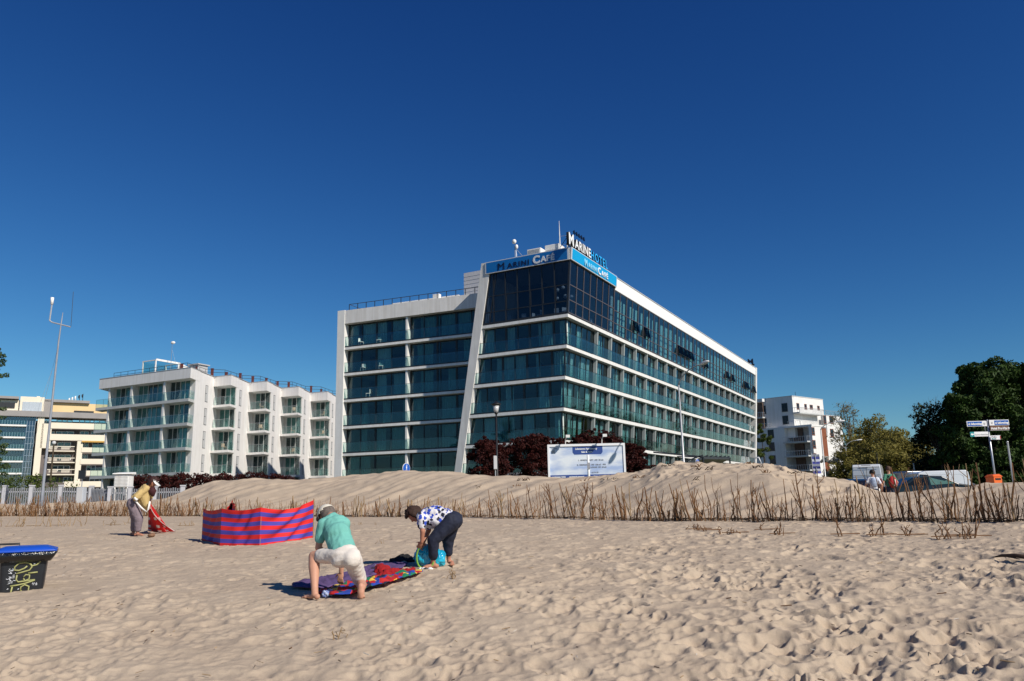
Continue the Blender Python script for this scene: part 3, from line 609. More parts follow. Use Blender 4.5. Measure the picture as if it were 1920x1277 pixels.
# roof railing, chimneys, glass roof cabin
rail = MB(); pts = [(-53.8, 103.5), (-41.2, 97.0)]
for C, nd, w in units[1:]: pts += [(C[0] - 3.4, C[1] - 0.2), (C[0] - 1.2, C[1] + 0.8)]
for z in (18.95, 19.35): rail.tube([(x, y, z) for x, y in pts], 0.03, 5)
for (x0, y0), (x1, y1) in zip(pts[:-1], pts[1:]):
    n = max(1, int(math.hypot(x1 - x0, y1 - y0) / 1.4))
    for q in range(n): t = q / n; rail.tube([(x0 + (x1 - x0) * t, y0 + (y1 - y0) * t, 18.4), (x0 + (x1 - x0) * t, y0 + (y1 - y0) * t, 19.35)], 0.025, 5)
rail.build('roof_railing', M_dark, flat)
M_brick = mat('chimney_redbrown', (0.12, 0.03, 0.025), 0.7, 0.1)
for (px, py0, py1, Y) in [(340, 681, 689, 100), (369, 687, 692, 102), (397.5, 690, 703, 104), (424, 697, 704, 106), (450, 699, 708, 109), (473.5, 705, 714, 112), (499, 708, 716, 115), (520, 714, 722, 118), (541, 716, 724, 121), (583, 723, 732, 127), (602, 729, 735, 130)]:
    a_ = P(px, py0, Y); b = MB(); b.box(a_.x - 0.15, a_.x + 0.15, Y, Y + 0.3, 18.3, a_.z - 0.1); b.box(a_.x - 0.18, a_.x + 0.18, Y - 0.03, Y + 0.33, a_.z - 0.1, a_.z - 0.04); b.build('chimney', M_brick, flat)
b = MB()
T2 = lambda s, d, z: (-40.1 - 0.897 * s + 0.442 * d, 95.5 + 0.442 * s + 0.897 * d, z)
b = MB(T2); cz = 20.35
for s in (8.0, 10.4): 
    for d in (1.2, 4.8): b.box(s - 0.07, s + 0.07, d, d + 0.14, 18.4, cz)
b.box(7.9, 10.5, 1.2, 1.3, cz, cz + 0.12); b.box(7.9, 10.5, 4.8, 4.9, cz, cz + 0.12); b.box(7.93, 8.05, 1.3, 4.8, cz, cz + 0.25); b.hexa([(7.9, 4.9, 18.4), (8.1, 4.9, 18.4), (8.1, 11, 18.4), (7.9, 11, 18.4), (7.9, 4.9, cz + .25), (8.1, 4.9, cz + .25), (8.1, 11, 19.0), (7.9, 11, 19.0)])
o = b.build('roof_cabin', M_white, flat); g = MB(T2); g.box(8.15, 10.4, 1.25, 1.27, 18.4, cz); g.box(10.4, 10.42, 1.3, 4.8, 18.4, cz); g.box(7.98, 8.0, 1.4, 4.6, 18.4, cz); g.build('pane', G_rail, o)
b = MB(T2); b.box(4.4, 6.0, 5.0, 6.6, 18.4, 20.0); b.box(4.2, 6.2, 4.8, 6.8, 20.0, 20.15); b.build('plant_room', M_grey, flat)
p1 = P(323, 644, 101); o = root_abs('wind_gauge_mast', (p1.x, 101, 18.5), 'very thin mast with a small white gauge on the left apartment roof', 'mast')
b = MB(); b.tube([(p1.x, 101, 18.5), (p1.x, 101, p1.z)], 0.03, 5); b.tube([(p1.x, 101, p1.z - 0.8), (p1.x + 0.9, 101.6, 18.6)], 0.012, 4); b.build('pole', M_steel, o)
b = MB(); b.ell((p1.x + 0.1, 101, p1.z + 0.1), (0.3, 0.15, 0.2)); b.build('gauge', M_white, o, True)
# balcony chairs and tables on the stepped balconies
cr = None
for j, zi, lab in [(1, 2, 0), (2, 0, 0), (2, 1, 0), (3, 0, 0), (3, 1, 0), (3, 2, 0), (4, 0, 0), (4, 1, 0)]:
    C, nd, w = units[j]; p = (C[0] - 0.95, C[1] + 1.15, SLZ[zi])
    lb_ = 'chair on the %s storey of the %s stepped balcony column, left apartment building' % (['top', 'second highest', 'third highest'][zi], ['', 'leftmost', 'second', 'third', 'fourth'][j])
    if cr is None: cr = chair('balcony_chair', p, 1.0, mat('chair_cloth', (0.45, 0.30, 0.22), 0.8, 0.3, 9), lb_, 'balcony chairs on the left apartment building')
    else: c = copy_tree(cr); c.location = p; c.rotation_euler.z = random.uniform(0, 6); c['label'] = lb_
# ------------------------------------------------------------------ generic plane-based facades
def onplane(px, py, O, A):
    n = Vector((-A[1], A[0], 0)); r = ray(px, py); C0 = Vector((0, 0, CZ)); t = ((Vector((O[0], O[1], 0)) - C0).dot(n)) / r.dot(n)
    p = C0 + r * t; return ((p.x - O[0]) * A[0] + (p.y - O[1]) * A[1], p.z)
class Facade:
    def __init__(s, O, A, conv): s.O = O; s.A = Vector(A).normalized(); s.conv = conv
    def uv(s, x, y): return onplane(*s.conv(x, y), s.O, s.A)
    def T(s, u, d, z): return (s.O[0] + s.A.x * u - s.A.y * d, s.O[1] + s.A.y * u + s.A.x * d, z)    # d inward (away)
    def rect(s, x0, y0, x1, y1):
        a = s.uv(x0, y0); b_ = s.uv(x1, y1); c = s.uv((x0 + x1) / 2, y0); d = s.uv((x0 + x1) / 2, y1)
        u0 = s.uv(x0, (y0 + y1) / 2)[0]; u1 = s.uv(x1, (y0 + y1) / 2)[0]; return min(u0, u1), max(u0, u1), d[1], c[1]
# ------------------------------------------------------------------ beige and blue block at the far left
c5 = lambda x, y: (x / 5.323, y / 5.323 + 720)
bl = root_abs('apartment_block', (-132.7, 200, 1.5), 'distant beige apartment block with a blue glass corner and yellowish penthouse at the far left', 'building')
F = Facade((-132.7, 200), (0.84, 0.54), c5)
M_beige = mat('beige_render', (0.78, 0.70, 0.56), 0.8, 0.04, 0.3); M_yel = mat('yellow_render', (0.72, 0.53, 0.28), 0.8, 0.04, 0.3); M_redt = mat('red_trim', (0.30, 0.07, 0.06), 0.8)
M_bglass = glass('blue_facade_glass', (0.12, 0.32, 0.55), 2.6); M_roofg = mat('roof_grey', (0.30, 0.28, 0.27), 0.8, 0.1, 0.4)
FT = lambda u, d, z: F.T(u, d, z)
uL = F.uv(-60, 600)[0]; uR = F.uv(1120, 600)[0]
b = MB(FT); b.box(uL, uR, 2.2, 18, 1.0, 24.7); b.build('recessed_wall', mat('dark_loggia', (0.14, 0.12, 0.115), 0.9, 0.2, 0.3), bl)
def band(name, x0, y0, x1, y1, m, d0=0.0, d1=2.2, par=bl, FF=None):
    FF = FF or F; u0, u1, z0, z1 = FF.rect(x0, y0, x1, y1); b = MB(lambda u, d, z: FF.T(u, d, z)); b.box(u0, u1, d0, d1, z0, z1); return b.build(name, m, par)
slope = lambda x: (x - 500) * 0.055
for (x0, y0, x1, y1) in [(-80, 277, 1110, 297)]:
    u0, u1, _, _ = F.rect(x0, 0, x1, 500); z = F.uv(250, 290)[1]; b = MB(FT); b.box(u0, u1, -0.6, 6, z - 0.9, z + 0.55); b.build('roof_overhang', M_roofg, bl)
for (x0, y0, x1, y1) in [(500, 392, 1075, 450), (480, 505, 1070, 565), (812, 635, 1065, 682), (800, 748, 1055, 800), (860, 865, 1045, 915), (640, 972, 1040, 1028)]: band('balcony_parapet', x0, y0, x1, y1, M_beige, -0.15, 0.15)
for (x0, y0, x1, y1) in [(352, 330, 418, 915), (410, 395, 510, 640), (755, 568, 812, 1000)]: band('pillar', x0, y0, x1, y1, M_beige, 0.0, 2.4)
for y in (664, 778, 900): band('balcony_slab', 470, y, 745, y + 10, M_beige, -0.1, 2.2)
for y in (620, 735, 850): band('balcony_rail', 470, y, 745, y + 7, M_beige, -0.05, 0.05)
for y in (628, 742, 858):
    for x in (575, 700): band('planter', x - 90, y, x - 5, y + 26, mat('planter_beige', (0.5, 0.44, 0.36), 0.8), 0.06, 0.3)
for yy, xs in ((370, [(425, 500), (572, 725), (800, 905), (945, 1060)]), (485, [(500, 545), (565, 740), (805, 890), (915, 1050)]), (595, [(500, 545), (580, 710), (815, 890), (930, 1040)]), (720, [(500, 600), (600, 710), (830, 880)]), (830, [(520, 700), (870, 960)]), (945, [(640, 720), (900, 1000)])):
    for x0, x1 in xs:
        u0, u1, z0, z1 = F.rect(x0, yy - 20, x1, yy + 22); n = max(2, round((u1 - u0) / 1.3)); f = MB(FT)
        for q in range(n + 1): s = u0 + (u1 - u0) * q / n; f.box(s - 0.1, s + 0.1, 2.05, 2.18, z0 - 0.4, z1)
        f.box(u0, u1, 2.06, 2.17, z1 - 0.15, z1); o = f.build('window', M_mulw, bl); g = MB(FT); g.box(u0, u1, 2.1, 2.12, z0 - 0.4, z1); g.build('pane', G_clear, o)
band('awning', 815, 570, 1065, 584, mat('awning_ochre', (0.55, 0.32, 0.08), 0.8), -0.6, 0.6)
# blue glass corner
u0, u1, z0, z1 = F.rect(-60, 305, 385, 905); u1 -= 1.2; b = MB(FT); b.box(u0, u1, 0.8, 0.9, 1.5, z1 + 0.8); b.build('glass_wall', M_bglass, bl)
b = MB(FT); b.box(u0, u1, 0.95, 1.2, 1.5, z1 + 0.8); b.build('glass_wall_backing', mat('blue_panel', (0.05, 0.14, 0.28), 0.7, 0.15, 0.3), bl)
f = MB(FT); uu = F.uv(245, 600)[0]
n = 14
for q in range(n + 1): s = u0 + (u1 - u0) * q / n; f.box(s - 0.05, s + 0.05, 0.68, 0.79, 1.5, z1 + 0.8)
for q in range(15): z = 3 + q * 1.55; f.box(uu, u1, 0.69, 0.78, z - 0.05, z + 0.05)
f.build('mullion', mat('mullion_bluegrey', (0.2, 0.27, 0.34), 0.5), bl)
for y in (412, 532, 652, 772, 892):
    z = F.uv(120, y)[1]; b = MB(FT); b.box(u0, uu, -1.2, 0.66, z - 0.3, z + 0.1); b.build('balcony_slab', M_white, bl); g = MB(FT); g.box(u0, uu, -1.15, -1.12, z + 0.1, z + 1.2); g.build('glass_railing', G_rail, bl)
# penthouses
band('penthouse', 525, 183, 1090, 300, M_yel, 3.0, 12); band('penthouse', 198, 126, 440, 285, M_beige, 0.4, 10); band('penthouse', 440, 150, 520, 300, M_roofg, 2.0, 9); band('penthouse', -80, 150, 195, 285, M_beige, 1.5, 9)
band('roof_plate', 450, 150, 905, 176, M_roofg, 2.0, 11); band('roof_plate', -80, 118, 192, 142, M_roofg, 0.2, 11)
o = band('penthouse_window', 222, 178, 418, 275, mat('blind_blue', (0.42, 0.47, 0.52), 0.5), 0.3, 0.39); band('window_band', 745, 258, 945, 312, M_dark, 2.8, 2.98); band('penthouse_window', -40, 178, 150, 230, M_dark, 1.2, 1.48)
for i_, (x0, y0, x1, y1) in enumerate([(372, 105, 405, 132), (685, 168, 730, 190), (940, 195, 985, 210)]): band('chimney', x0, y0, x1, y1, M_beige, 4, 5.5)
u, z = F.uv(765, 150); q = F.T(u, 4.0, z); o = root_abs('satellite_antenna', (q[0], q[1], z - 1), 'cluster of small white and dark antennas on the far left block roof', 'antenna')
for i_, du in enumerate((-1.4, -0.7, 0.0, 0.9, 1.7)): b = MB(); c_ = F.T(u + du, 4.0, z); b.tube([(c_[0], c_[1], z - 1.2), (c_[0], c_[1], z + 0.6 + 0.35 * i_)], 0.08, 5); b.ell((c_[0] - 0.1, c_[1] - 0.1, z + 0.2 + 0.3 * i_), (0.22, 0.22, 0.5)); b.build('antenna_dish', M_white if i_ < 3 else M_dark, o)
# ------------------------------------------------------------------ white block to the right of the hotel
c7 = lambda x, y: (x / 6.386 + 1400, y / 6.386 + 720)
wb = root_abs('residential_block', (65.1, 181, 1.2), 'white multi-storey block with staggered balconies and red-brown window frames, right of the hotel', 'building')
K = Vector((65.1, 181)); a_d = Vector((-0.72, 0.69)).normalized(); b_d = Vector((0.77, 0.64)).normalized()
TT = lambda a_, b_, z: (K.x + a_d.x * a_ + b_d.x * b_, K.y + a_d.y * a_ + b_d.y * b_, z)
M_wb = mat('block_white', (0.76, 0.75, 0.73), 0.8, 0.04, 0.5, streak=0.10); M_rb = mat('redbrown_panel', (0.22, 0.07, 0.03), 0.7, 0.15, 1); M_shade = mat('loggia_shade_brown', (0.12, 0.08, 0.065), 0.8, 0.2, 0.6)  # loggia brown is darkened to paint in the recess shade
def blk(name, a0, a1, b0, b1, z0, z1, m=M_wb): b = MB(TT); b.box(a0, a1, b0, b1, z0, z1); return b.build(name, m, wb)
blk('wall', 0, 14.5, 0, 13.8, 14, 23.6); blk('parapet', -0.08, 14.6, -0.08, 13.9, 23.6, 23.75, M_lgrey)
blk('wall', 1.9, 9.2, -1.3, 12, 1.0, 16.5); blk('wall', -4.6, -3.9, -1.3, 3.0, 1, 16.6); blk('wall', -3.9, 12, 1.4, 13.5, 1.0, 13.95, M_wb); blk('roof_terrace', -4.7, 2.0, -1.35, 5.0, 16.2, 16.6)
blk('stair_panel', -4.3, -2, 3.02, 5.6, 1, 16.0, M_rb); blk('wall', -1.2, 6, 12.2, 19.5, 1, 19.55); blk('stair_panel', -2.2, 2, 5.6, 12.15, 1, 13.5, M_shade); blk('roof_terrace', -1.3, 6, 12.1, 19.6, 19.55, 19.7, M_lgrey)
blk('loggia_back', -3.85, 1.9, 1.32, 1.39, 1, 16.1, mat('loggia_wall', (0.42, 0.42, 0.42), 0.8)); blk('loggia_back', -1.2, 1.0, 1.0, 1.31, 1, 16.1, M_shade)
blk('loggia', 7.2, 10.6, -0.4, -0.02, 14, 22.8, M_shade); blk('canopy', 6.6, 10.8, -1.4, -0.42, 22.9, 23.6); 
def railb(a0, a1, b0, b1, z, slab=True):
    if slab: blk('balcony_slab', a0, a1, b0, b1, z - 0.3, z, M_slabg)
    b = MB(TT); n = max(2, int(abs(a1 - a0) / 0.5)); 
    for q in range(n + 1): s = a0 + (a1 - a0) * q / n; b.box(s - 0.025, s + 0.025, b0 + 0.02, b0 + 0.07, z, z + 1.05)
    n = max(2, int(abs(b1 - b0) / 0.5))
    for q in range(n + 1): s = b0 + (b1 - b0) * q / n; b.box(a0 + 0.02, a0 + 0.07, s - 0.025, s + 0.025, z, z + 1.05)
    b.box(a0, a1, b0 + 0.01, b0 + 0.08, z + 1.05, z + 1.12); b.box(a0 + 0.01, a0 + 0.08, b0 + 0.09, b1, z + 1.05, z + 1.12); b.build('balcony_rail', M_steel, wb)
railb(6.8, 10.8, -1.5, -0.45, 19.3); railb(5.2, 11.5, -2.2, -0.45, 16.52, False); railb(-1.7, -0.02, -0.4, 10.5, 19.75); railb(-2.0, 1.0, -1.2, 6.8, 16.62, False)
for z in (12.9, 9.7, 6.5, 3.3): railb(-4.0, 1.7, -2.6, 1.3, z)
railb(-1.25, 3, 12.2, 19.5, 19.72, False)
def win(FF, x0, y0, x1, y1, m=M_dark, n=2):
    u0, u1, z0, z1 = FF.rect(x0, y0, x1, y1); f = MB(lambda u, d, z: FF.T(u, d, z)); f.box(u0, u1, -0.06, -0.005, z0, z0 + 0.1); f.box(u0, u1, -0.06, -0.005, z1 - 0.1, z1)
    for q in range(n + 1): s = u0 + (u1 - u0 - 0.1) * q / n; f.box(s, s + 0.1, -0.06, -0.005, z0 + 0.1, z1 - 0.1)
    f.box(u0 + 0.1, u1 - 0.1, -0.05, -0.01, z0 + (z1 - z0) * 0.3, z0 + (z1 - z0) * 0.3 + 0.08); f.box(u0 - 0.05, u1 + 0.05, -0.12, 0.0, z0 - 0.07, z0)
    o = f.build('window', m, wb); g = MB(lambda u, d, z: FF.T(u, d, z)); g.box(u0 + 0.1, u1 - 0.1, -0.03, -0.006, z0 + 0.1, z1 - 0.1); g.build('pane', M_pane, o)
M_pane = mat('pane_dark', (0.02, 0.028, 0.038), 0.15, 0.2, 1, spec=0.25)
Fl = Facade(tuple(K), (-a_d).to_tuple(), c7); Fl2 = Facade(tuple(K + b_d * -1.3), (-a_d).to_tuple(), c7)
for r_ in [(160, 262, 230, 360), (420, 230, 490, 330), (175, 412, 240, 510), (430, 380, 500, 480)]: win(Fl, *r_)
for r_ in [(255, 548, 325, 645), (268, 700, 335, 800), (278, 855, 348, 955)]: win(Fl2, *r_)
Fr = Facade(tuple(K), b_d.to_tuple(), c7); Fr2 = Facade(tuple(K + a_d * -4.6), b_d.to_tuple(), c7); Fr3 = Facade(tuple(K + a_d * -1.2), b_d.to_tuple(), c7)
for r_ in [(597, 230, 628, 300), (690, 240, 718, 300), (755, 250, 790, 300), (845, 262, 872, 310)]: win(Fr, *r_, M_rb, 1)
for r_ in [(780, 518, 812, 610), (790, 672, 825, 768), (803, 830, 835, 920)]: win(Fr2, *r_, M_rb, 1)
for r_ in [(920, 380, 952, 475), (990, 385, 1035, 470), (1000, 538, 1040, 630), (1010, 685, 1050, 780)]: win(Fr3, *r_, M_rb, 1)
b = MB(TT); b.tube([(-0.6, 0.5, 23.7), (-0.6, 0.5, 24.6)], 0.05, 5); b.build('vent_pipe', M_dark, wb)
# ------------------------------------------------------------------ vegetation
def leafmat(name, c1, c2, trans=0.25):
    m = bpy.data.materials.new(name); m.use_nodes = True; nt = m.node_tree; N = nt.nodes; L = nt.links; b = N['Principled BSDF']
    b.inputs['Roughness'].default_value = 0.65; b.inputs['Specular IOR Level'].default_value = 0.2
    tc = N.new('ShaderNodeTexCoord'); nz = N.new('ShaderNodeTexNoise'); nz.inputs['Scale'].default_value = 0.9; nz.inputs['Detail'].default_value = 8; nz.inputs['Roughness'].default_value = 0.8; L.new(tc.outputs['Object'], nz.inputs['Vector'])
    rp = N.new('ShaderNodeValToRGB'); rp.color_ramp.elements[0].position = 0.35; rp.color_ramp.elements[1].position = 0.65; rp.color_ramp.elements[0].color = (*c1, 1); rp.color_ramp.elements[1].color = (*c2, 1)
    L.new(nz.outputs['Fac'], rp.inputs[0]); L.new(rp.outputs[0], b.inputs['Base Color'])
    t = N.new('ShaderNodeBsdfTranslucent'); L.new(rp.outputs[0], t.inputs[0]); mx = N.new('ShaderNodeMixShader'); mx.inputs[0].default_value = trans
    L.new(b.outputs[0], mx.inputs[1]); L.new(t.outputs[0], mx.inputs[2]); L.new(mx.outputs[0], N['Material Output'].inputs[0]); return m
def leaf_mesh(name, centers, radii, per, size, mt, parent, seed, flat=0.8, shell=0.75):
    r = np.random.default_rng(seed); C = np.repeat(np.array(centers), per, 0); Rr = np.repeat(np.array(radii), per, 0)
    if Rr.ndim == 1: Rr = Rr[:, None] * np.array([1, 1, flat])
    d = r.normal(size=C.shape); d /= np.linalg.norm(d, axis=1)[:, None]; rad = shell + (1 - shell) * r.random(len(C)) ** 0.5; rad *= r.uniform(0.55, 1.08, len(C)) ** 0.7
    p = C + d * Rr * rad[:, None]
    u = r.normal(size=p.shape); u /= np.linalg.norm(u, axis=1)[:, None]; n = d * 0.5 + r.normal(size=p.shape) * 0.7; w = np.cross(u, n); w /= np.linalg.norm(w, axis=1)[:, None]; u = np.cross(w, n); u /= np.linalg.norm(u, axis=1)[:, None]
    s = (size * r.uniform(0.5, 1.3, len(p)))[:, None]
    V = np.stack([p - u * s, p - w * s * 0.5 + u * s * 0.1, p + u * s, p + w * s * 0.5 + u * s * 0.1], 1).reshape(-1, 3)
    if parent is not None and parent.get('abs'): V = V - np.array(parent['abs'])
    me = bpy.data.meshes.new(name); n_ = len(p); me.vertices.add(n_ * 4); me.vertices.foreach_set('co', V.ravel()); me.loops.add(n_ * 4); me.loops.foreach_set('vertex_index', np.arange(n_ * 4, dtype=np.int32))
    me.polygons.add(n_); me.polygons.foreach_set('loop_start', np.arange(0, n_ * 4, 4, dtype=np.int32)); me.polygons.foreach_set('loop_total', np.full(n_, 4, np.int32)); me.update(calc_edges=True)
    me.materials.append(mt); o = bpy.data.objects.new(name, me); COL.objects.link(o); o.parent = parent; return o
M_bark = mat('bark', (0.07, 0.05, 0.035), 0.9, 0.3, 6, 0.4, 20); M_barkg = mat('bark_grey', (0.13, 0.11, 0.09), 0.9, 0.3, 6)
L_green = leafmat('leaf_green', (0.008, 0.022, 0.005), (0.055, 0.100, 0.015), 0.10); L_dark = leafmat('leaf_dark', (0.008, 0.018, 0.006), (0.028, 0.045, 0.014), 0.12)
L_brown = leafmat('leaf_olive_brown', (0.13, 0.12, 0.028), (0.32, 0.27, 0.07), 0.35); L_conif = leafmat('leaf_conifer', (0.03, 0.06, 0.02), (0.09, 0.13, 0.05), 0.15)
L_red = leafmat('leaf_dark_red', (0.018, 0.004, 0.004), (0.075, 0.014, 0.010), 0.15); L_bush = leafmat('leaf_bush', (0.04, 0.07, 0.012), (0.12, 0.15, 0.03), 0.3)
def tree(name, label, base, H, lobes, per, size, mt, seed, group=None, trunk_r=0.3, bark=None, sub=9, subr=0.42, twigs=0, cat='tree'):
    """lobes: (dx, dy, z, rx, rz) crown masses; leaves sit in many small clumps on them"""
    rr = random.Random(seed); o = root_abs(name, base, label, cat, group); bx, by, bz = base
    cs, rs = [], []; b = MB()
    b.tube([(bx, by, bz - 0.3), (bx + 0.1, by, bz + H * 0.25), (bx - 0.1, by + 0.1, bz + H * 0.55), (bx, by, bz + H * 0.85)], [trunk_r, trunk_r * 0.8, trunk_r * 0.5, trunk_r * 0.12], 8)
    for (dx, dy, z, rx, rz) in lobes:
        c = Vector((bx + dx, by + dy, bz + z)); st = Vector((bx, by, bz + min(H * 0.6, z * 0.55)))
        mid = (st + c) / 2 + Vector((rr.uniform(-.3, .3), rr.uniform(-.3, .3), rr.uniform(0, .4)))
        b.tube([st, mid, c], [trunk_r * 0.4, trunk_r * 0.22, trunk_r * 0.08], 6)
        for q in range(sub):
            d = Vector((rr.gauss(0, 1), rr.gauss(0, 1), rr.gauss(0, 0.9) + 0.15)).normalized(); k = rr.uniform(0.45, 1.0)
            cc = c + Vector((d.x * rx * k, d.y * rx * k, d.z * rz * k)); cs.append(tuple(cc)); rs.append(rx * subr * rr.uniform(0.6, 1.25))
            if q % 2 == 0 or twigs: b.tube([c, (c + cc) / 2 + Vector((0, 0, 0.1)), cc], [trunk_r * 0.08, trunk_r * 0.05, trunk_r * 0.02], 4, cap=False)
            for _ in range(twigs):
                e = cc + Vector((rr.gauss(0, 1), rr.gauss(0, 1), rr.gauss(0.4, 0.8))) * rx * 0.33; b.tube([c.lerp(cc, 0.5), (cc + e) / 2, e], [trunk_r * 0.05, trunk_r * 0.035, trunk_r * 0.015], 3, cap=False)
    b.build('trunk', bark or M_bark, o)
    leaf_mesh('crown', cs, rs, per, size, mt, o, seed); return o
def px_tree(px, pybase, pytop, Y, zbase):
    a_ = P(px, pytop, Y); return (a_.x, Y, zbase), a_.z - zbase
# large chestnut-like tree on the right
(bs, H) = px_tree(1850, 900, 668, 68, 0.7)
lob = []
rr = random.Random(4)
for (px, py, w) in [(1790, 720, 2.4), (1800, 690, 1.9), (1830, 700, 2.6), (1855, 690, 2.6), (1880, 690, 2.4), (1905, 685, 2.4), (1768, 745, 1.9), (1800, 760, 3.0), (1850, 750, 3.4), (1895, 745, 3.2), (1780, 795, 2.6), (1820, 810, 3.0), (1870, 810, 3.0), (1775, 830, 2.5), (1815, 860, 3.0), (1860, 865, 3.0), (1890, 840, 3.0), (1905, 870, 3.0), (1780, 875, 2.6)]:
    for dY in (-2.5, 2.5):
        p_ = P(px + 26, py + 26, 68 + dY + rr.uniform(-1.5, 1.5)); w_ = w * 0.80; lob.append((p_.x - bs[0], p_.y - bs[1], p_.z - 0.7, w_, w_ * 0.9))
tree('leafy_tree', 'tall dense dark green broadleaf tree behind the street name post', bs, H, lob, 330, 0.17, L_green, 41, 'trees on the right', 0.45, sub=9, subr=0.36)
(bs, H) = px_tree(1960, 900, 700, 75, 0.7); lob = []
for (px, py, w) in [(1935, 705, 3.5), (1965, 690, 3.8), (2000, 720, 4), (1940, 760, 4), (1980, 780, 4.5), (1950, 830, 4.5), (2010, 830, 4.5), (1940, 875, 4), (2060, 760, 5), (2080, 830, 5)]:
    p_ = P(px + 10, py + 20, 75 + rr.uniform(-2, 2)); lob.append((p_.x - bs[0], p_.y - bs[1], p_.z - 0.7, w, w * 0.9))
tree('leafy_tree', 'green broadleaf tree at the right edge of the photo', bs, H, lob, 260, 0.2, L_green, 42, 'trees on the right', 0.45, sub=11, subr=0.36)
(bs, H) = px_tree(1765, 900, 750, 72, 0.7); lob = []
for (px, py, w) in [(1762, 800, 2.2), (1745, 830, 2.0), (1765, 850, 2.6), (1740, 870, 2.0), (1770, 885, 2.6), (1735, 800, 1.3)]:
    p_ = P(px + 14, py + 12, 72 + rr.uniform(-1.5, 1.5)); lob.append((p_.x - bs[0], p_.y - bs[1], p_.z - 0.7, w, w * 0.9))
tree('leafy_tree', 'low dark tree between the brownish trees and the tall green tree', bs, H, lob, 230, 0.16, L_dark, 43, 'trees on the right', 0.3, sub=12, subr=0.42)
# twiggy, barely leafed one at its left edge
(bs, H) = px_tree(1752, 900, 760, 70, 0.7); lob = []
for (px, py, w) in [(1742, 778, 1.1), (1727, 770, 0.9), (1738, 795, 1.2), (1722, 782, 0.7), (1755, 770, 1.2)]:
    p_ = P(px, py, 70); lob.append((p_.x - bs[0], p_.y - bs[1], p_.z - 0.7, w, w))
tree('sparse_tree', 'sparse twiggy tree poking out left of the tall green tree', bs, H, lob, 9, 0.14, L_dark, 44, None, 0.2, sub=12, subr=0.4, twigs=3)
# brownish trees further back
k_ = 0
for (px, pyt, Y, w, per, lab) in [(1622, 800, 128, 3.0, 60, 'olive brown budding tree just right of the far lamp'), (1640, 782, 120, 3.4, 60, 'tallest olive brown budding tree in the middle of the row'), (1672, 800, 115, 3.2, 62, 'olive brown budding tree above the backpack couple'), (1700, 815, 110, 3.2, 90, 'green brown budding tree beside the low dark tree'), (1602, 838, 118, 2.6, 60, 'low olive brown tree in front of the white block corner'), (1653, 835, 105, 3.0, 90, 'low olive green bush tree above the white van'), (1690, 850, 100, 3.0, 90, 'low dark olive tree above the dark minivan')]:
    (bs, H) = px_tree(px, 900, pyt + 14, Y, 0.7); lob = []
    rr = random.Random(100 + k_); w *= 1.25; per = int(per * 1.25)
    for q in range(11):
        t = q / 10; z = H * (0.22 + 0.72 * t); wid = w * (1.15 - 0.85 * t ** 2)
        lob.append((rr.uniform(-1, 1) * wid, rr.uniform(-1, 1) * wid * 0.6, z, w * 0.55, w * 0.5))
    tree('budding_tree', lab, bs, H, lob, per, 0.20, L_brown, 50 + k_, 'brownish trees behind the car park', 0.28, M_barkg, sub=10, subr=0.5, twigs=1); k_ += 1
(bs, H) = px_tree(1590, 900, 758, 150, 0.9); lob = []; rr = random.Random(77)
for q in range(14): t = q / 13; z = H * (0.35 + 0.6 * t); wid = 3.6 * (1 - 0.5 * t); lob.append((rr.uniform(-1, 1) * wid, rr.uniform(-1, 1) * 2, z, 1.7, 1.6))
tree('bare_tree', 'tall nearly bare tree with thin grey twigs right of the white block', bs, H, lob, 12, 0.16, L_brown, 61, None, 0.55, M_barkg, sub=11, subr=0.5, twigs=4)
# small trees between hotel end and white block, one in front of the block
(bs, H) = px_tree(1427, 860, 790, 165, 1.0); tree('small_tree', 'small green tree squeezed between the hotel end and the white block', bs, H, [(0, 0, H * .55, 1.6, 2.2), (0.6, 0, H * .75, 1.3, 1.6), (-0.4, 0, H * .9, 1.0, 1.2), (0, 0, H * 0.3, 1.8, 2)], 150, 0.18, L_bush, 62, None, 0.15)
(bs, H) = px_tree(1552, 900, 850, 120, 0.8); tree('flowering_shrub', 'white flowering shrub in front of the white block corner', bs, H, [(0, 0, H * .5, 0.9, 1.0), (0.8, 0, H * .8, 0.8, 0.8), (1.3, 0, H * .35, 0.9, 0.9), (-0.5, 0, H * .85, 0.7, 0.7)], 120, 0.13, leafmat('leaf_blossom', (0.25, 0.25, 0.2), (0.75, 0.73, 0.68)), 63, None, 0.1, cat='shrub')
# trees hidden from the lens that the glass of the long side mirrors
for k_, (x, y, h) in enumerate([(95, 150, 15), (112, 168, 16), (84, 128, 14), (128, 190, 16), (70, 104, 13), (145, 214, 17)]):
    rr = random.Random(200 + k_); lob = [(rr.uniform(-1, 1) * 4, rr.uniform(-1, 1) * 4, h * (0.3 + 0.6 * q / 8), 3.6, 3) for q in range(9)]
    tree('leafy_tree', ['dark green street tree beyond the car park, %s' % w for w in ('behind the tall tree', 'far behind', 'nearer the road', 'far back', 'closest to the kerb', 'farthest away')][k_], (x, y, 0.7), h, lob, 55, 0.42, L_dark, 70 + k_, 'street trees beyond the car park', 0.3, sub=7, subr=0.5)
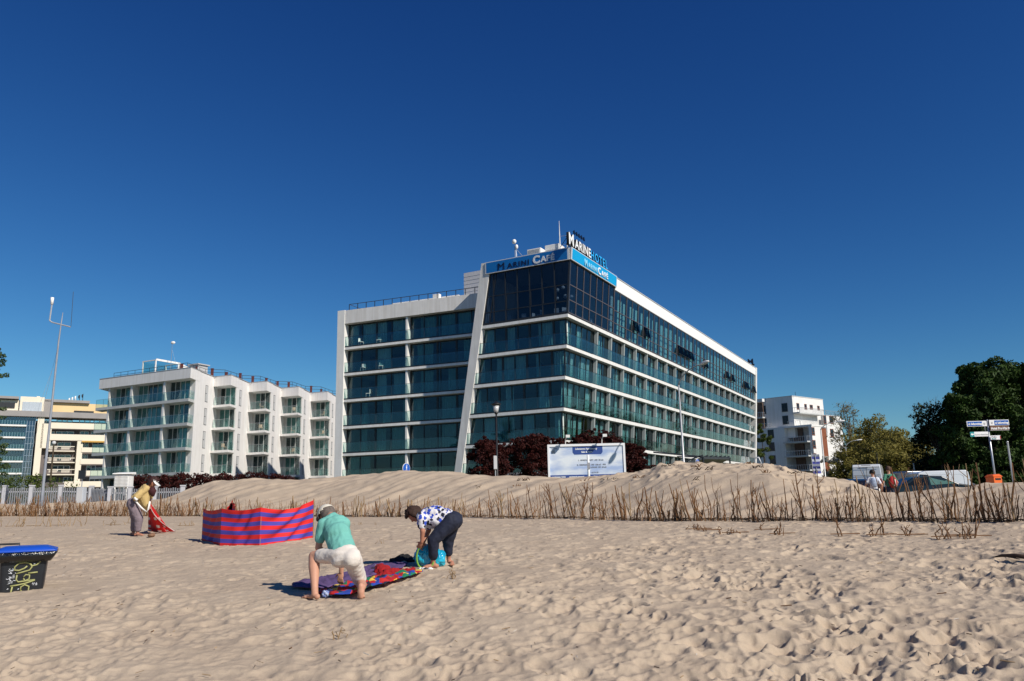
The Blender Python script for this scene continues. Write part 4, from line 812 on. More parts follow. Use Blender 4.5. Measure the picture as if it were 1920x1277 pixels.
# conifer at the left edge
b_ = P(-68, 900, 55); cf = root_abs('conifer_tree', (b_.x, 55, 1.8), 'feathery conifer reaching in from the left edge of the photo', 'tree'); b = MB(); b.tube([(b_.x, 55, 1.6), (b_.x, 55, 14)], [0.25, 0.05], 8); cs, rs = [], []
rr = random.Random(8)
for q in range(64):
    z = 2.8 + q * 0.165; L_ = (13.6 - z) * 0.17 + 1.0 + rr.uniform(-0.3, 0.5); an = rr.uniform(0, 6.28) if q % 3 else rr.uniform(-0.5, 0.5)
    e = Vector((b_.x + math.cos(an) * L_, 55 + math.sin(an) * L_, z + 0.35)); b.tube([(b_.x, 55, z - 0.2), ((b_.x + e.x) / 2, (55 + e.y) / 2, z - 0.05), e], [0.05, 0.03, 0.012], 4)
    for t in (0.35, 0.55, 0.75, 0.95): cs.append((b_.x + (e.x - b_.x) * t, 55 + (e.y - 55) * t, z + 0.3 * t)); rs.append(0.28)
b.build('trunk', M_bark, cf); leaf_mesh('crown', cs, rs, 75, 0.085, L_conif, cf, 9, 0.6)
# clipped red hedge on the left and loose green bushes
def hedge(name, label, pts, w, mt, per, size, seed, cat, dens=0.5):
    o = root_abs(name, (pts[0][0], pts[0][1], 1.6), label, cat); cs, rs = [], []; rr = random.Random(seed)
    for (x0, y0, z0, z1), (x1, y1, z2, z3) in zip(pts[:-1], pts[1:]):
        n = max(2, int(math.hypot(x1 - x0, y1 - y0) / dens))
        for q in range(n):
            t = (q + 0.5) / n; zt = z1 + (z3 - z1) * t; x = x0 + (x1 - x0) * t; y = y0 + (y1 - y0) * t; z = zt - 0.35
            while z > 1.5: cs.append((x + rr.uniform(-.2, .2), y + rr.uniform(-w, w), z + rr.uniform(-.12, .15))); rs.append(rr.uniform(0.35, 0.6)); z -= 0.5
    b = MB()
    for c_ in cs[::3]: b.tube([(c_[0], c_[1], 1.5), (c_[0] + rr.uniform(-.2, .2), c_[1], c_[2] + 0.3)], [0.03, 0.01], 4)
    b.build('stem', M_bark, o); leaf_mesh('foliage', cs, rs, per, size, mt, o, seed, 0.9); return o
def hp(px, pyt, Y): p_ = P(px, pyt, Y); return (p_.x, Y, 1.6, p_.z)
hedge('red_hedge', 'long clipped dark red hedge in front of the white stepped apartment building', [hp(243, 893, 72), hp(300, 890, 71), hp(420, 889, 70), hp(430, 892, 70), hp(470, 888, 69), hp(520, 890, 68), hp(555, 896, 67)], 0.5, L_red, 150, 0.12, 81, 'hedge')
hedge('green_bush', 'yellow green bushes behind the palisade fence at the far left', [hp(-20, 893, 80), hp(10, 897, 80), hp(25, 893, 80), hp(60, 888, 80), hp(78, 897, 80)], 0.8, L_bush, 60, 0.13, 82, 'bush')
hedge('green_bush', 'thin pale bushes behind the fence near the dark lamp post', [hp(84, 900, 85), hp(100, 893, 85), hp(122, 898, 85), hp(140, 905, 85)], 0.6, L_bush, 16, 0.13, 83, 'bush')
def red_shrub(px0, px1, pytop, Y, seed, label):
    c0 = P((px0 + px1) / 2, 895, Y); z1 = P((px0 + px1) / 2, pytop, Y).z; hw = (px1 - px0) / 2 / FPX * Y; zb = 1.7; h = z1 - zb
    rr = random.Random(seed); lob = []
    for q in range(26):
        t = rr.random(); lob.append((rr.uniform(-1, 1) * hw * (0.95 - 0.3 * t ** 3), rr.uniform(-1, 1) * 0.8, h * (0.12 + 0.68 * t), 0.85, 0.9))
    for q in range(9): x = -0.8 + 1.6 * q / 8; lob.append((x * hw, rr.uniform(-.4, .4), h * (0.86 - 0.22 * x * x + rr.uniform(-.1, .07)), 0.4, 0.6))
    tree('red_shrub', label, (c0.x, Y, zb), h, lob, 85, 0.10, L_red, seed, 'dark red shrubs in front of the hotel', 0.1, sub=9, subr=0.42, cat='shrub')
red_shrub(878, 945, 822, 63, 91, 'dark red shrub behind the old style lantern post')
red_shrub(935, 1035, 806, 65, 92, 'broad dark red shrub left of the billboard')
red_shrub(1030, 1110, 812, 66, 93, 'dark red shrub rising behind the left half of the billboard')
red_shrub(1090, 1170, 802, 66, 94, 'dark red shrub rising behind the right half of the billboard')
red_shrub(1155, 1212, 830, 64, 95, 'dark red shrub right of the billboard')
# ------------------------------------------------------------------ street furniture, billboard, signs
M_pole = mat('pole_grey', (0.45, 0.46, 0.47), 0.4, 0.1, 3, metal=0.3); M_polew = mat('pole_white', (0.75, 0.75, 0.74), 0.5, 0.05)
def street_lamp(px_b, px_t, py_t, Y, arm, label, r=0.09):
    t = P(px_t, py_t, Y); x0 = t.x; zb = gzf(x0, Y) - 0.2; o = root_abs('street_lamp', (x0, Y, zb), label, 'street lamp', None)
    ax, ay, az = arm; b = MB(); top = Vector((x0, Y, t.z))
    b.tube([(x0, Y, zb), (x0, Y, zb + 1.2), (x0, Y, zb + 1.25), tuple(top)], [r * 1.25, r * 1.2, r * 0.9, r * 0.6], 10); b.build('pole', M_pole, o, True)
    pts = []
    for q in range(9): s = q / 8; pts.append((top.x + ax * s ** 1.5, top.y + ay * s ** 1.5, top.z + az * math.sin(s * math.pi / 2)))
    b = MB(); b.tube(pts, [r * 0.6] * 4 + [r * 0.45] * 5, 8); b.build('arm', M_pole, o, True)
    e = Vector(pts[-1]); d = Vector((ax, ay, 0.12 * math.hypot(ax, ay))).normalized(); sd = Vector((-d.y, d.x, 0)).normalized(); up = d.cross(sd) * -1
    if up.z < 0: up = -up
    M3 = Matrix((d, sd, up)).transposed(); b = MB(); b.ell(e + d * 0.35, (0.48, 0.17, 0.12), M3); b.build('lamp_head', M_polew, o, True)
    b = MB(); b.ell(e + d * 0.42 - up * 0.05, (0.3, 0.13, 0.1), M3); b.build('lamp_glass', mat('lamp_glass', (0.5, 0.5, 0.48), 0.15), o, True); return o
street_lamp(1285, 1272.5, 722, 55, (1.15, -2.2, 1.1), 'tall curved-arm street lamp standing in front of the long hotel side')
street_lamp(1543, 1538.6, 806, 88, (1.7, -0.6, 0.8), 'curved-arm street lamp in front of the white block right of the hotel')
street_lamp(1589, 1585.6, 838, 118, (1.5, -0.5, 0.9), 'small far street lamp against the olive brown trees')
def thin_pole(px_b, py_b, px_t, py_t, Y, label, r=0.035, m=M_pole, name='metal_post', cat='post'):
    t = P(px_t, py_t, Y); z = gzf(t.x, Y) - 0.3; o = root_abs(name, (t.x, Y, z), label, cat); b = MB(); b.tube([(t.x, Y, z), (t.x, Y, t.z)], r, 8); b.build('pole', m, o); b = MB(); b.ell((t.x, Y, t.z), r * 1.25); b.build('pole_cap', m, o); return o
thin_pole(1905, 905, 1889, 829, 27, 'thin bare metal post at the right edge beyond the litter bin', 0.03)
thin_pole(1718, 885, 1713, 870, 70, 'thin pale post above the dark minivan', 0.06)
thin_pole(1645, 862, 1643.5, 850, 100, 'thin dark post far behind the white van', 0.08, M_dark)
# old style lantern in front of the tower
t = P(930, 755, 46); x0 = t.x; zb = gzf(x0, 46) - 0.2; ln = root_abs('lantern_post', (x0, 46, zb), 'black old style lantern post beside the red shrubs', 'street lamp')
zl = P(931, 777, 46).z
b = MB(); b.tube([(x0, 46, zb), (x0, 46, zb + 0.9), (x0, 46, zb + 0.95), (x0, 46, zl)], [0.11, 0.09, 0.06, 0.045], 10); b.build('post', M_black, ln, True)
b = MB(); b.tube([(x0, 46, zl), (x0, 46, zl + 0.12)], [0.06, 0.14], 10); b.tube([(x0, 46, zl + 0.50), (x0, 46, zl + 0.62), (x0, 46, zl + 0.66), (x0, 46, zl + 0.8)], [0.17, 0.33, 0.2, 0.02], 12); b.build('lantern_roof', M_black, ln, True)
b = MB(); b.tube([(x0, 46, zl + 0.10), (x0, 46, zl + 0.5)], [0.11, 0.19], 10); b.build('lantern_glass', mat('lantern_glass', (0.5, 0.5, 0.5), 0.2, spec=0.6), ln, True)
q = P(928.5, 855, 45.6); zz = P(928.5, 880, 45.6).z; o = root_abs('information_plate', (q.x, 45.6, zz), 'narrow white plate seen nearly edge-on beside the lantern post', 'sign')
b = MB(); b.box(q.x - 0.09, q.x + 0.09, 45.3, 45.9, zz, q.z); bevel(b.build('plate', M_lgrey, o), 0.02); b = MB(); b.tube([(q.x, 45.6, zz - 1.2), (q.x, 45.6, zz)], 0.03, 6); b.build('post', M_pole, o)
# round blue path signs
def round_sign(px, pyt, pyb, pxw, Y, label, rz):
    c = P(px, (pyt + pyb) / 2, Y); h = P(px, pyt, Y).z - P(px, pyb, Y).z; r = h / 2; o = root_abs('path_sign', (c.x, Y, gzf(c.x, Y) - 0.3), label, 'sign')
    ax = Vector((math.cos(rz), math.sin(rz), 0)); n = Vector((math.sin(rz), -math.cos(rz), 0)); circ = [(r * math.cos(k * math.pi / 12), r * math.sin(k * math.pi / 12)) for k in range(24)]
    b = MB(); b.plate([(x * 1.08, y * 1.08) for x, y in circ], c, ax, (0, 0, 1), -n * 0.03); b.build('rim', M_white, o); b = MB(); b.plate(circ, c + n * 0.012, ax, (0, 0, 1), -n * 0.01); b.build('disc', mat('sign_blue_traffic', (0.01, 0.09, 0.42), 0.4, 0.05), o)
    b = MB(); b.plate([(-.12*r/.5, -.5*r), (-.04*r, .1*r), (-.15*r, .1*r), (-.1*r, .45*r), (.1*r, .45*r), (.15*r, .1*r), (.05*r, .1*r), (.14*r, -.5*r), (0, -.05*r)], c + n * 0.02, ax, (0, 0, 1), -n * 0.006)
    b.ell(c + n * 0.02 + Vector((0, 0, .62 * r)), (.12 * r, .01, .12 * r)); b.build('pedestrian_symbol', M_lwhite, o)
    b = MB(); b.tube([(c.x - n.x * .05, Y - n.y * .05, gzf(c.x, Y) - 0.3), (c.x - n.x * .05, Y - n.y * .05, c.z + r)], 0.03, 6); b.build('post', M_pole, o)
round_sign(762, 869, 888, 10, 47, 'blue oval-looking round pedestrian sign on the dune in front of the left hotel wing', R(55))
round_sign(1308, 861, 873, 8, 48, 'blue round path sign low on the dune beside the tall street lamp', R(48))
# arch-shaped cycle stand
t = P(1415, 858, 40); o = root_abs('cycle_stand', (t.x, 40, gzf(t.x, 40)), 'dark bent metal rail standing at the far right end of the hotel', 'railing'); b = MB(); zb = gzf(t.x, 40) - 0.2; e = P(1427, 868, 40)
b.tube([(t.x, 40, zb), (t.x, 40, t.z - 0.1), (t.x + 0.08, 40, t.z), (t.x + 0.2, 40, t.z), (e.x, 40, e.z), (e.x, 40, zb)], 0.035, 8); b.build('rail', M_pole, o, True)
# dark canopy by the hotel entrance
def c8(px, py, Y): return tuple(P(px, py, Y))
cn = root_abs('entrance_canopy', (P(1320, 862, 70).x, 70, 2), 'dark sloping steel canopy in front of the lower hotel side', 'canopy')
b = MB(); A1, A2, A3, A4 = c8(1268, 874, 62), c8(1318, 856.5, 62), c8(1368, 858, 74), c8(1335, 872, 74)
th = Vector((0, 0, -0.18)); b.hexa([tuple(Vector(p) + th) for p in (A1, A2, A3, A4)] + [A1, A2, A3, A4]); b.build('roof', mat('canopy_dark', (0.05, 0.055, 0.06), 0.35, 0.2), cn)
b = MB()
for q in range(7): s = Vector(A2).lerp(Vector(A3), q / 6); e = Vector(A1).lerp(Vector(A4), q / 6); b.tube([tuple(s + Vector((0, 0, 0.12))), tuple(e + Vector((0, 0, 0.12)))], 0.06, 5)
b.tube([c8(1225, 848, 62), A2], 0.06, 5); b.tube([c8(1270, 856, 66), A3], 0.05, 5)
b.build('rib', M_dark, cn); b = MB()
for p_ in (A1, A2, A3, A4): b.tube([(p_[0], p_[1], 1.2), p_], 0.08, 6)
b.build('post', M_dark, cn)
# billboard ------------------------------------------------------
YB = 58.0; tl = P(1026, 832.5, YB); tr = P(1171, 832, YB); bl_ = P(1026, 893, YB); BW = tr.x - tl.x; BH = BW * 0.5; bz1 = (tl.z + tr.z) / 2
dzr = 0.0
bb = empty('billboard', (tl.x, YB, bz1 - BH), 0, 'large white billboard with cloudy sky picture and dark blue bands before the red shrubs', 'billboard')
M_bf = mat('billboard_frame', (0.82, 0.82, 0.82), 0.5, 0.02)
b = MB(); b.box(0, BW, -0.12, 0.1, BH - 0.17, BH); b.box(0, BW, -0.12, 0.1, 0, 0.17); b.box(0, 0.15, -0.12, 0.1, 0.17, BH - 0.17); b.box(BW - 0.15, BW, -0.12, 0.1, 0.17, BH - 0.17); b.build('frame', M_bf, bb)
def cloud_mat():
    m = bpy.data.materials.new('printed_sky'); m.use_nodes = True; nt = m.node_tree; N = nt.nodes; L = nt.links; b_ = N['Principled BSDF']; b_.inputs['Roughness'].default_value = 0.5
    tc = N.new('ShaderNodeTexCoord'); mp = N.new('ShaderNodeMapping'); mp.inputs['Scale'].default_value = (0.5, 1, 1.6); nz = N.new('ShaderNodeTexNoise'); nz.inputs['Scale'].default_value = 0.9; nz.inputs['Detail'].default_value = 6
    L.new(tc.outputs['Object'], mp.inputs[0]); L.new(mp.outputs[0], nz.inputs[0]); rp = N.new('ShaderNodeValToRGB'); e = rp.color_ramp.elements; e[0].position = 0.38; e[0].color = (0.36, 0.46, 0.68, 1); e[1].position = 0.6; e[1].color = (0.72, 0.76, 0.80, 1)
    L.new(nz.outputs['Fac'], rp.inputs[0]); L.new(rp.outputs[0], b_.inputs['Base Color']); return m
b = MB(); b.box(0.15, BW - 0.15, -0.05, 0.0, 0.17, BH - 0.17); b.build('poster', cloud_mat(), bb)
M_bnavy = mat('poster_blue', (0.03, 0.07, 0.26), 0.5, 0.05)
b = MB(); b.box(0.15, BW - 0.15, -0.054, -0.051, 0.17, 0.62); b.build('poster_band', M_bnavy, bb)
pr = [(1.85, BH - 0.17), (1.85, BH - 0.62), (1.97, BH - 0.78), (3.95, BH - 0.78), (4.07, BH - 0.62), (4.07, BH - 0.17)]
b = MB(); b.plate(pr, (0, -0.056, 0), (1, 0, 0), (0, 0, 1), (0, 0.003, 0)); b.build('poster_header', M_bnavy, bb)
def bt(body, x, z, s, m, sx=1.0): return text_mesh('lettering', body, s, m, bb, Matrix.Translation((x, -0.062, z)) @ Matrix.Rotation(R(90), 4, 'X'), 0.002, 0.006, sx)
M_btxt = mat('poster_text_grey', (0.22, 0.24, 0.28), 0.6)
bt('Luksusowe Apartamenty', 2.05, BH - 0.42, 0.19, M_lwhite, 0.85); bt('Sale & Rent', 2.5, BH - 0.65, 0.17, M_lwhite)
bt('apartamenty i lokale', 0.3, 0.44, 0.15, M_lwhite, 0.8); bt('użytkowe na sprzedaż', 0.3, 0.25, 0.15, M_lwhite, 0.8); bt('apartments & commercial', 1.55, 0.44, 0.13, M_lwhite, 0.8); bt('premises for sale', 1.55, 0.27, 0.13, M_lwhite, 0.8)
bt('Ferienwohnungen', 3.35, 0.44, 0.14, M_lwhite, 0.75); bt('zu verkaufen', 3.35, 0.25, 0.14, M_lwhite, 0.8); bt('for sale', 4.25, 0.35, 0.13, M_lwhite)
bt('WWW.', 0.32, BH - 0.36, 0.13, M_btxt); bt('I.  APARTAMENTY  OD  38 m2', 2.25, 1.62, 0.14, M_btxt); bt('II.  PENTHOUSE  OD  120 m2   95%', 2.15, 1.28, 0.14, M_btxt); bt('LOKALE  OD  60 m2', 3.15, 1.10, 0.13, M_btxt); bt('tel. 94 35', 3.2, 0.72, 0.13, M_btxt)
b = MB(); b.tube([(5.0 + 0.14 * math.cos(k * 0.45 + 0.6), -0.06, 0.40 + 0.15 * math.sin(k * 0.45 + 0.6)) for k in range(11)], 0.018, 4); b.build('emblem', M_lwhite, bb); bt('Marine', 5.05, 0.33, 0.16, M_lwhite, 0.8)
b = MB(); b.box(0.31, 0.55, -0.056, -0.052, BH - 0.66, BH - 0.42); b.build('poster_badge', M_grey, bb)
b = MB()
for x in (0.6, BW / 2, BW - 0.6): b.box(x - 0.08, x + 0.08, 0.11, 0.25, -2.5, BH - 0.2)
b.build('support_post', M_steel, bb)
for x in (1.35, 4.05):
    b = MB(); b.tube([(x, -0.02, BH), (x, -0.1, BH + 0.32), (x + 0.1, -0.75, BH + 0.55)], 0.035, 6); o = b.build('floodlight_arm', M_white, bb)
    b = MB(); b.box(x - 0.02, x + 0.28, -1.05, -0.75, BH + 0.42, BH + 0.62); b.build('floodlight', M_white, o)
t = P(1102.5, 853, 56.5); zb = gzf(t.x, 56.5) - 0.3; o = root_abs('white_post', (t.x, 56.5, zb), 'short white post standing in front of the middle of the billboard', 'post')
b = MB(); b.tube([(t.x, 56.5, zb), (t.x, 56.5, t.z)], [0.10, 0.085], 8); b.build('post', M_polew, o, True); b = MB(); b.box(t.x - 0.1, t.x + 0.1, 56.38, 56.4, t.z - 1.0, t.z - 0.55); b.build('sticker', mat('sticker_grey', (0.3, 0.3, 0.32), 0.6, 0.4, 9), o)
# street name post on the right ---------------------------------
YS = 30.0; t = P(1850.5, 788, YS); zg = gzf(t.x, YS); sp = root_abs('signpost', (t.x, YS, zg), 'thin metal signpost carrying two street names and three direction boards', 'signpost')
b = MB(); b.tube([(t.x, YS, zg - 0.2), (t.x, YS, t.z + 0.02)], 0.035, 8); b.tube([(t.x - 0.09, YS + 0.05, P(1853, 812, YS).z), (t.x - 0.09, YS + 0.05, t.z)], 0.02, 6); b.build('post', M_steel, sp, True)
M_stb = mat('street_sign_blue', (0.012, 0.10, 0.40), 0.4, 0.04); M_brn = mat('sign_brown', (0.14, 0.06, 0.03), 0.5); M_sw = mat('sign_white', (0.80, 0.80, 0.80), 0.4, 0.02); M_steal = mat('sign_teal', (0.01, 0.28, 0.30), 0.4); M_coral = mat('sign_red', (0.4, 0.02, 0.02), 0.4)
def board(p0, p1, p2, name, m=M_sw, Yb=None, th=0.02):
    """p0 lower-left px, p1 lower-right px, p2 upper-left px"""
    Yb = Yb or YS; a_, b_, c_ = P(*p0, Yb), P(*p1, Yb), P(*p2, Yb); ax = Vector((b_.x - a_.x, 0, 0)); w = ax.length; h = c_.z - a_.z
    z0 = (a_.z + b_.z) / 2; q = MB(); q.box(a_.x, a_.x + w, Yb - 0.05 - th, Yb - 0.05, z0, z0 + h); o = q.build(name, m, sp); bevel(o, 0.008, 1); return a_.x, z0, w, h, Yb - 0.05 - th, o
def onb(bd, x0, x1, y0, y1, m, name, dy=0.004): x, z, w, h, y, o = bd; q = MB(); q.box(x + w * x0, x + w * x1, y - dy, y - dy + 0.003, z + h * y0, z + h * y1); return q.build(name, m, o)
def tx(bd, body, x0, y0, s, m, sx=1.0, bold=0.004): x, z, w, h, y, o = bd; return text_mesh('lettering', body, s, m, o, Matrix.Translation((x + w * x0 - sp.location.x, y - 0.008 - sp.location.y, z + h * y0 - sp.location.z)) @ Matrix.Rotation(R(90), 4, 'X'), 0.001, bold, sx)
def fix(o): return o
def onb(bd, x0, x1, y0, y1, m, name, dy=0.004):
    x, z, w, h, y, o = bd; q = MB(); q.box(x + w * x0, x + w * x1, y - dy, y - dy + 0.003, z + h * y0, z + h * y1); return q.build(name, m, o)
def crest(bd, xc):
    x, z, w, h, y, o = bd; X0 = sp.location; q = MB(); q.plate([(-.035, .03), (.035, .03), (.035, -.02), (0, -.05), (-.035, -.02)], (x + w * xc, y - 0.006, z + h * 0.5), (1, 0, 0), (0, 0, 1.2), (0, 0.002, 0)); q.build('crest', M_grey, o)
bd = board((1811.5, 800.8), (1849, 799.2), (1811, 790.6), 'street_name_board'); onb(bd, 0.04, 0.76, 0.1, 0.9, M_stb, 'panel'); tx(bd, 'ul. Sułkowskiego', 0.07, 0.32, 0.105, M_lwhite, 0.78); crest(bd, 0.88)
bd = board((1853.5, 798.8), (1890.5, 797.4), (1853, 788.2), 'street_name_board'); onb(bd, 0.26, 0.97, 0.1, 0.9, M_stb, 'panel'); tx(bd, 'ul. Sułkowskiego', 0.29, 0.32, 0.105, M_lwhite, 0.76); crest(bd, 0.14)
bd = board((1855, 807.8), (1890.5, 806.5), (1854.5, 799.4), 'hotel_direction_board', M_brn, YS - 0.01); onb(bd, 0.0, 1.0, 0.0, 0.07, M_lgrey, 'edge'); tx(bd, 'Hotel Pro-Vita', 0.04, 0.22, 0.125, M_lwhite, 0.82); tx(bd, '➔', 0.88, 0.28, 0.11, M_lwhite)
bd = board((1818, 820), (1852, 817.8), (1817, 811), 'direction_board'); onb(bd, 0.0, 0.22, 0.0, 1.0, M_steal, 'panel')
x, z, w, h, y, o = bd; X0 = sp.location; q = MB(); q.plate([(-.06, 0), (0, .055), (0, .02), (.06, .02), (.06, -.02), (0, -.02), (0, -.055)], (x + w * 0.11, y - 0.006, z + h / 2), (1, 0, 0), (0, 0, 1), (0, 0.001, 0)); q.build('arrow', M_lwhite, o); tx(bd, 'Centrum Rehabilitacji', 0.26, 0.3, 0.075, M_grey, 0.8, 0.001)
bd = board((1855.5, 824), (1875, 825.5), (1855, 816), 'direction_board', M_sw, YS - 0.03); onb(bd, 0.93, 1.0, 0.1, 0.9, M_coral, 'tip'); tx(bd, 'Plaża', 0.12, 0.5, 0.09, M_grey, 1.0, 0.001); tx(bd, 'Beach', 0.12, 0.12, 0.07, M_steal, 1.0, 0.001)
# orange litter bin
YL = 29.0; c = P(1863.5, 900, YL); zg = gzf(c.x, YL); lb = empty('litter_bin', (c.x, YL, zg), 0.35, 'bright orange plastic litter bin at the foot of the signpost', 'litter bin'); h = P(1863, 890, YL).z - zg
b = MB(); b.prism([(-.2, -.17), (.2, -.17), (.23, 0), (.2, .17), (-.2, .17), (-.23, 0)], h - 0.62, h - 0.08); M_or = mat('orange_plastic', (0.75, 0.13, 0.015), 0.3, 0.05, coat=0.4); bevel(b.build('body', M_or, lb), 0.02)
b = MB(); b.add([(-.24, -.2, h - .08), (.24, -.2, h - .08), (.24, .2, h - .08), (-.24, .2, h - .08), (-.16, -.12, h), (.16, -.12, h + .02), (.16, .12, h + .02), (-.16, .12, h)], [(0, 3, 2, 1), (4, 5, 6, 7), (0, 1, 5, 4), (1, 2, 6, 5), (2, 3, 7, 6), (3, 0, 4, 7)]); bevel(b.build('lid', M_or, lb), 0.015)
b = MB(); b.box(-.14, .14, -.176, -.171, h - .2, h - .13); b.build('opening', M_black, lb); b = MB(); b.tube([(0, 0.22, -0.2), (0, 0.22, h - 0.1)], 0.03, 6); b.build('post', M_steel, lb)
# ------------------------------------------------------------------ left: weather station, palisade
YM = 47.0; t0 = P(79, 930, YM); t1 = P(110, 640, YM); tt = P(114.5, 608, YM); t2 = P(118, 586, YM); tp = root_abs('weather_mast', (t0.x, YM, 1.8), 'tall slim grey weather mast with crossarm and white sensor, far left', 'mast')
b = MB(); lean = lambda p, q_: Vector(p).lerp(Vector(q_), 1); b.tube([(t0.x, YM, 1.5), (t0.x, YM, t0.z + 0.1), tuple(t1), tuple(tt), tuple(t2)], [0.095, 0.085, 0.05, 0.035, 0.02], 8); b.build('mast_tube', mat('mast_grey', (0.26, 0.28, 0.32), 0.5, 0.1, 3), tp, True)
b = MB(); b.tube([tuple(P(93, 601, YM)), tuple(P(98, 604.5, YM)), tuple(P(132, 613, YM))], 0.045, 6); b.build('crossarm', M_pole, tp); b = MB(); b.tube([tuple(P(93, 601, YM)), tuple(P(97.5, 570, YM))], 0.045, 6); b.build('side_arm', M_pole, tp)
b = MB(); b.tube([tuple(P(97.3, 571, YM)), tuple(P(98.3, 558, YM))], [0.08, 0.10], 8); b.build('sensor', M_white, tp, True); b = MB(); b.tube([tuple(P(133, 612, YM)), tuple(P(137.5, 547, YM))], 0.016, 4); b.build('whip_antenna', M_dark, tp)
b = MB(); b.tube([tuple(P(99, 690, YM)), tuple(P(74, 760, YM)), (t0.x - 1.4, YM, 1.8)], 0.008, 4); b.tube([tuple(P(108, 653, YM)), (t0.x - 2.6, YM + 2, 1.8)], 0.008, 4); b.build('guy_wire', M_steel, tp)
b = MB(); b.box(t0.x - 0.22, t0.x + 0.22, YM - 0.17, YM + 0.17, 1.7, 2.0); b.build('foot_plate', M_steel, tp)
# louvred instrument shelter
a_ = P(221, 888, 53); c_ = P(246, 889, 53); d_ = P(221, 915, 53); w = c_.x - a_.x; zt = a_.z; zb = d_.z + 0.05
sh = empty('instrument_shelter', (a_.x + w / 2, 53, 1.6), 0.12, 'white louvred instrument shelter on legs behind the palisade fence', 'shelter'); zt -= 1.6; zb -= 1.6
b = MB(); b.box(-w / 2, w / 2, -w / 2, w / 2, zb, zt - 0.08); b.build('box', M_white, sh)
b = MB()
for q in range(8): z = zb + 0.06 + q * (zt - zb - 0.16) / 8; b.box(-w / 2 + 0.04, w / 2 - 0.04, -w / 2 - 0.03, -w / 2 - 0.001, z, z + 0.05)
b.build('louvre', M_white2, sh); b = MB(); b.add([(-w * .62, -w * .66, zt - .06), (w * .62, -w * .66, zt - .06), (w * .62, w * .66, zt - .06), (-w * .62, w * .66, zt - .06), (-w * .6, -w * .64, zt + .0), (w * .6, -w * .64, zt), (w * .6, w * .64, zt + .1), (-w * .6, w * .64, zt + .1)], [(0, 3, 2, 1), (4, 5, 6, 7), (0, 1, 5, 4), (1, 2, 6, 5), (2, 3, 7, 6), (3, 0, 4, 7)]); b.build('roof', M_white, sh)
for x in (-w / 2 + .05, w / 2 - .05):
    for y in (-w / 2 + .05, w / 2 - .05): b = MB(); b.box(x - .04, x + .04, y - .04, y + .04, 0, zb); b.build('leg', M_white, sh)
# grey cabinet with dark solar panel
a_ = P(149, 882, 50); c_ = P(161, 882, 50); d_ = P(150, 898, 50); o = root_abs('solar_panel_post', ((a_.x + c_.x) / 2, 50, 1.7), 'dark solar panel on a thin post behind the palisade fence', 'solar panel'); xm = (a_.x + c_.x) / 2
b = MB(); b.box(a_.x, c_.x, 49.9, 50.0, d_.z, a_.z); b.build('panel', M_dark, o); b = MB(); b.tube([(xm, 50.05, 1.5), (xm, 50.05, a_.z)], 0.035, 6); b.build('post', M_pole, o)
a_ = P(147, 914, 49); c_ = P(160, 914, 49); d_ = P(147, 934, 49); o = root_abs('equipment_cabinet', ((a_.x + c_.x) / 2, 49, 1.6), 'light grey equipment cabinet behind the palisade fence beneath the solar panel', 'cabinet')
b = MB(); b.box(a_.x, c_.x, 48.8, 49.2, 1.6, a_.z); bevel(b.build('casing', mat('cabinet_grey', (0.45, 0.48, 0.52), 0.5, 0.05), o), 0.02); b = MB(); b.box(a_.x + 0.04, c_.x - 0.04, 48.785, 48.799, 1.9, a_.z - 0.05); b.build('door', M_lgrey, o)
t = P(101, 832, 95); o = root_abs('street_lamp', (t.x, 95, 1.6), 'slim dark lamp post with small globe in front of the far left block', 'street lamp'); b = MB(); b.tube([(t.x, 95, 1.5), (t.x, 95, t.z)], [0.13, 0.09], 8); b.build('pole', mat('post_brown', (0.07, 0.05, 0.03), 0.6), o); b = MB(); b.ell((t.x, 95, t.z + 0.1), 0.24); b.build('globe', M_lgrey, o, True)
# palisade fence
M_pal = mat('palisade_grey', (0.24, 0.25, 0.27), 0.6, 0.1, 3); M_palw = mat('palisade_post_white', (0.55, 0.55, 0.57), 0.6, 0.04)
pf = root_abs('palisade_fence', (-36, 52, 1.6), 'low grey slatted palisade fence with white posts in front of the far left buildings', 'fence')
posts = [(-15, 912.5), (10, 913.5), (60, 913), (115, 912.5), (172, 914), (207, 915.5), (245, 915), (292, 914), (343, 913)]
pp = [P(x, y, 52 if i < 5 else 51) for i, (x, y) in enumerate(posts)]
for p_ in pp: b = MB(); b.box(p_.x - .11, p_.x + .11, p_.y - .11, p_.y + .11, 1.2, p_.z + .04); b.box(p_.x - .14, p_.x + .14, p_.y - .14, p_.y + .14, p_.z + .04, p_.z + .12); b.build('post', M_palw, pf)
for a_, c_ in zip(pp[:-1], pp[1:]):
    n = max(6, int((c_ - a_).length / 0.145)); b = MB()
    for q in range(1, n): s = a_.lerp(c_, q / n); b.box(s.x - .035, s.x + .035, s.y - .09, s.y - .06, 1.5, s.z - 0.05 + 0.03 * math.sin(q * 1.7))
    b.build('slat', M_pal, pf); b = MB()
    for dz in (-0.35, -1.15):
        b.hexa([(a_.x + .1, a_.y - .05, a_.z + dz), (c_.x - .1, c_.y - .05, c_.z + dz), (c_.x - .1, c_.y, c_.z + dz), (a_.x + .1, a_.y, a_.z + dz), (a_.x + .1, a_.y - .05, a_.z + dz + .08), (c_.x - .1, c_.y - .05, c_.z + dz + .08), (c_.x - .1, c_.y, c_.z + dz + .08), (a_.x + .1, a_.y, a_.z + dz + .08)])
    b.build('rail', M_palw, pf)
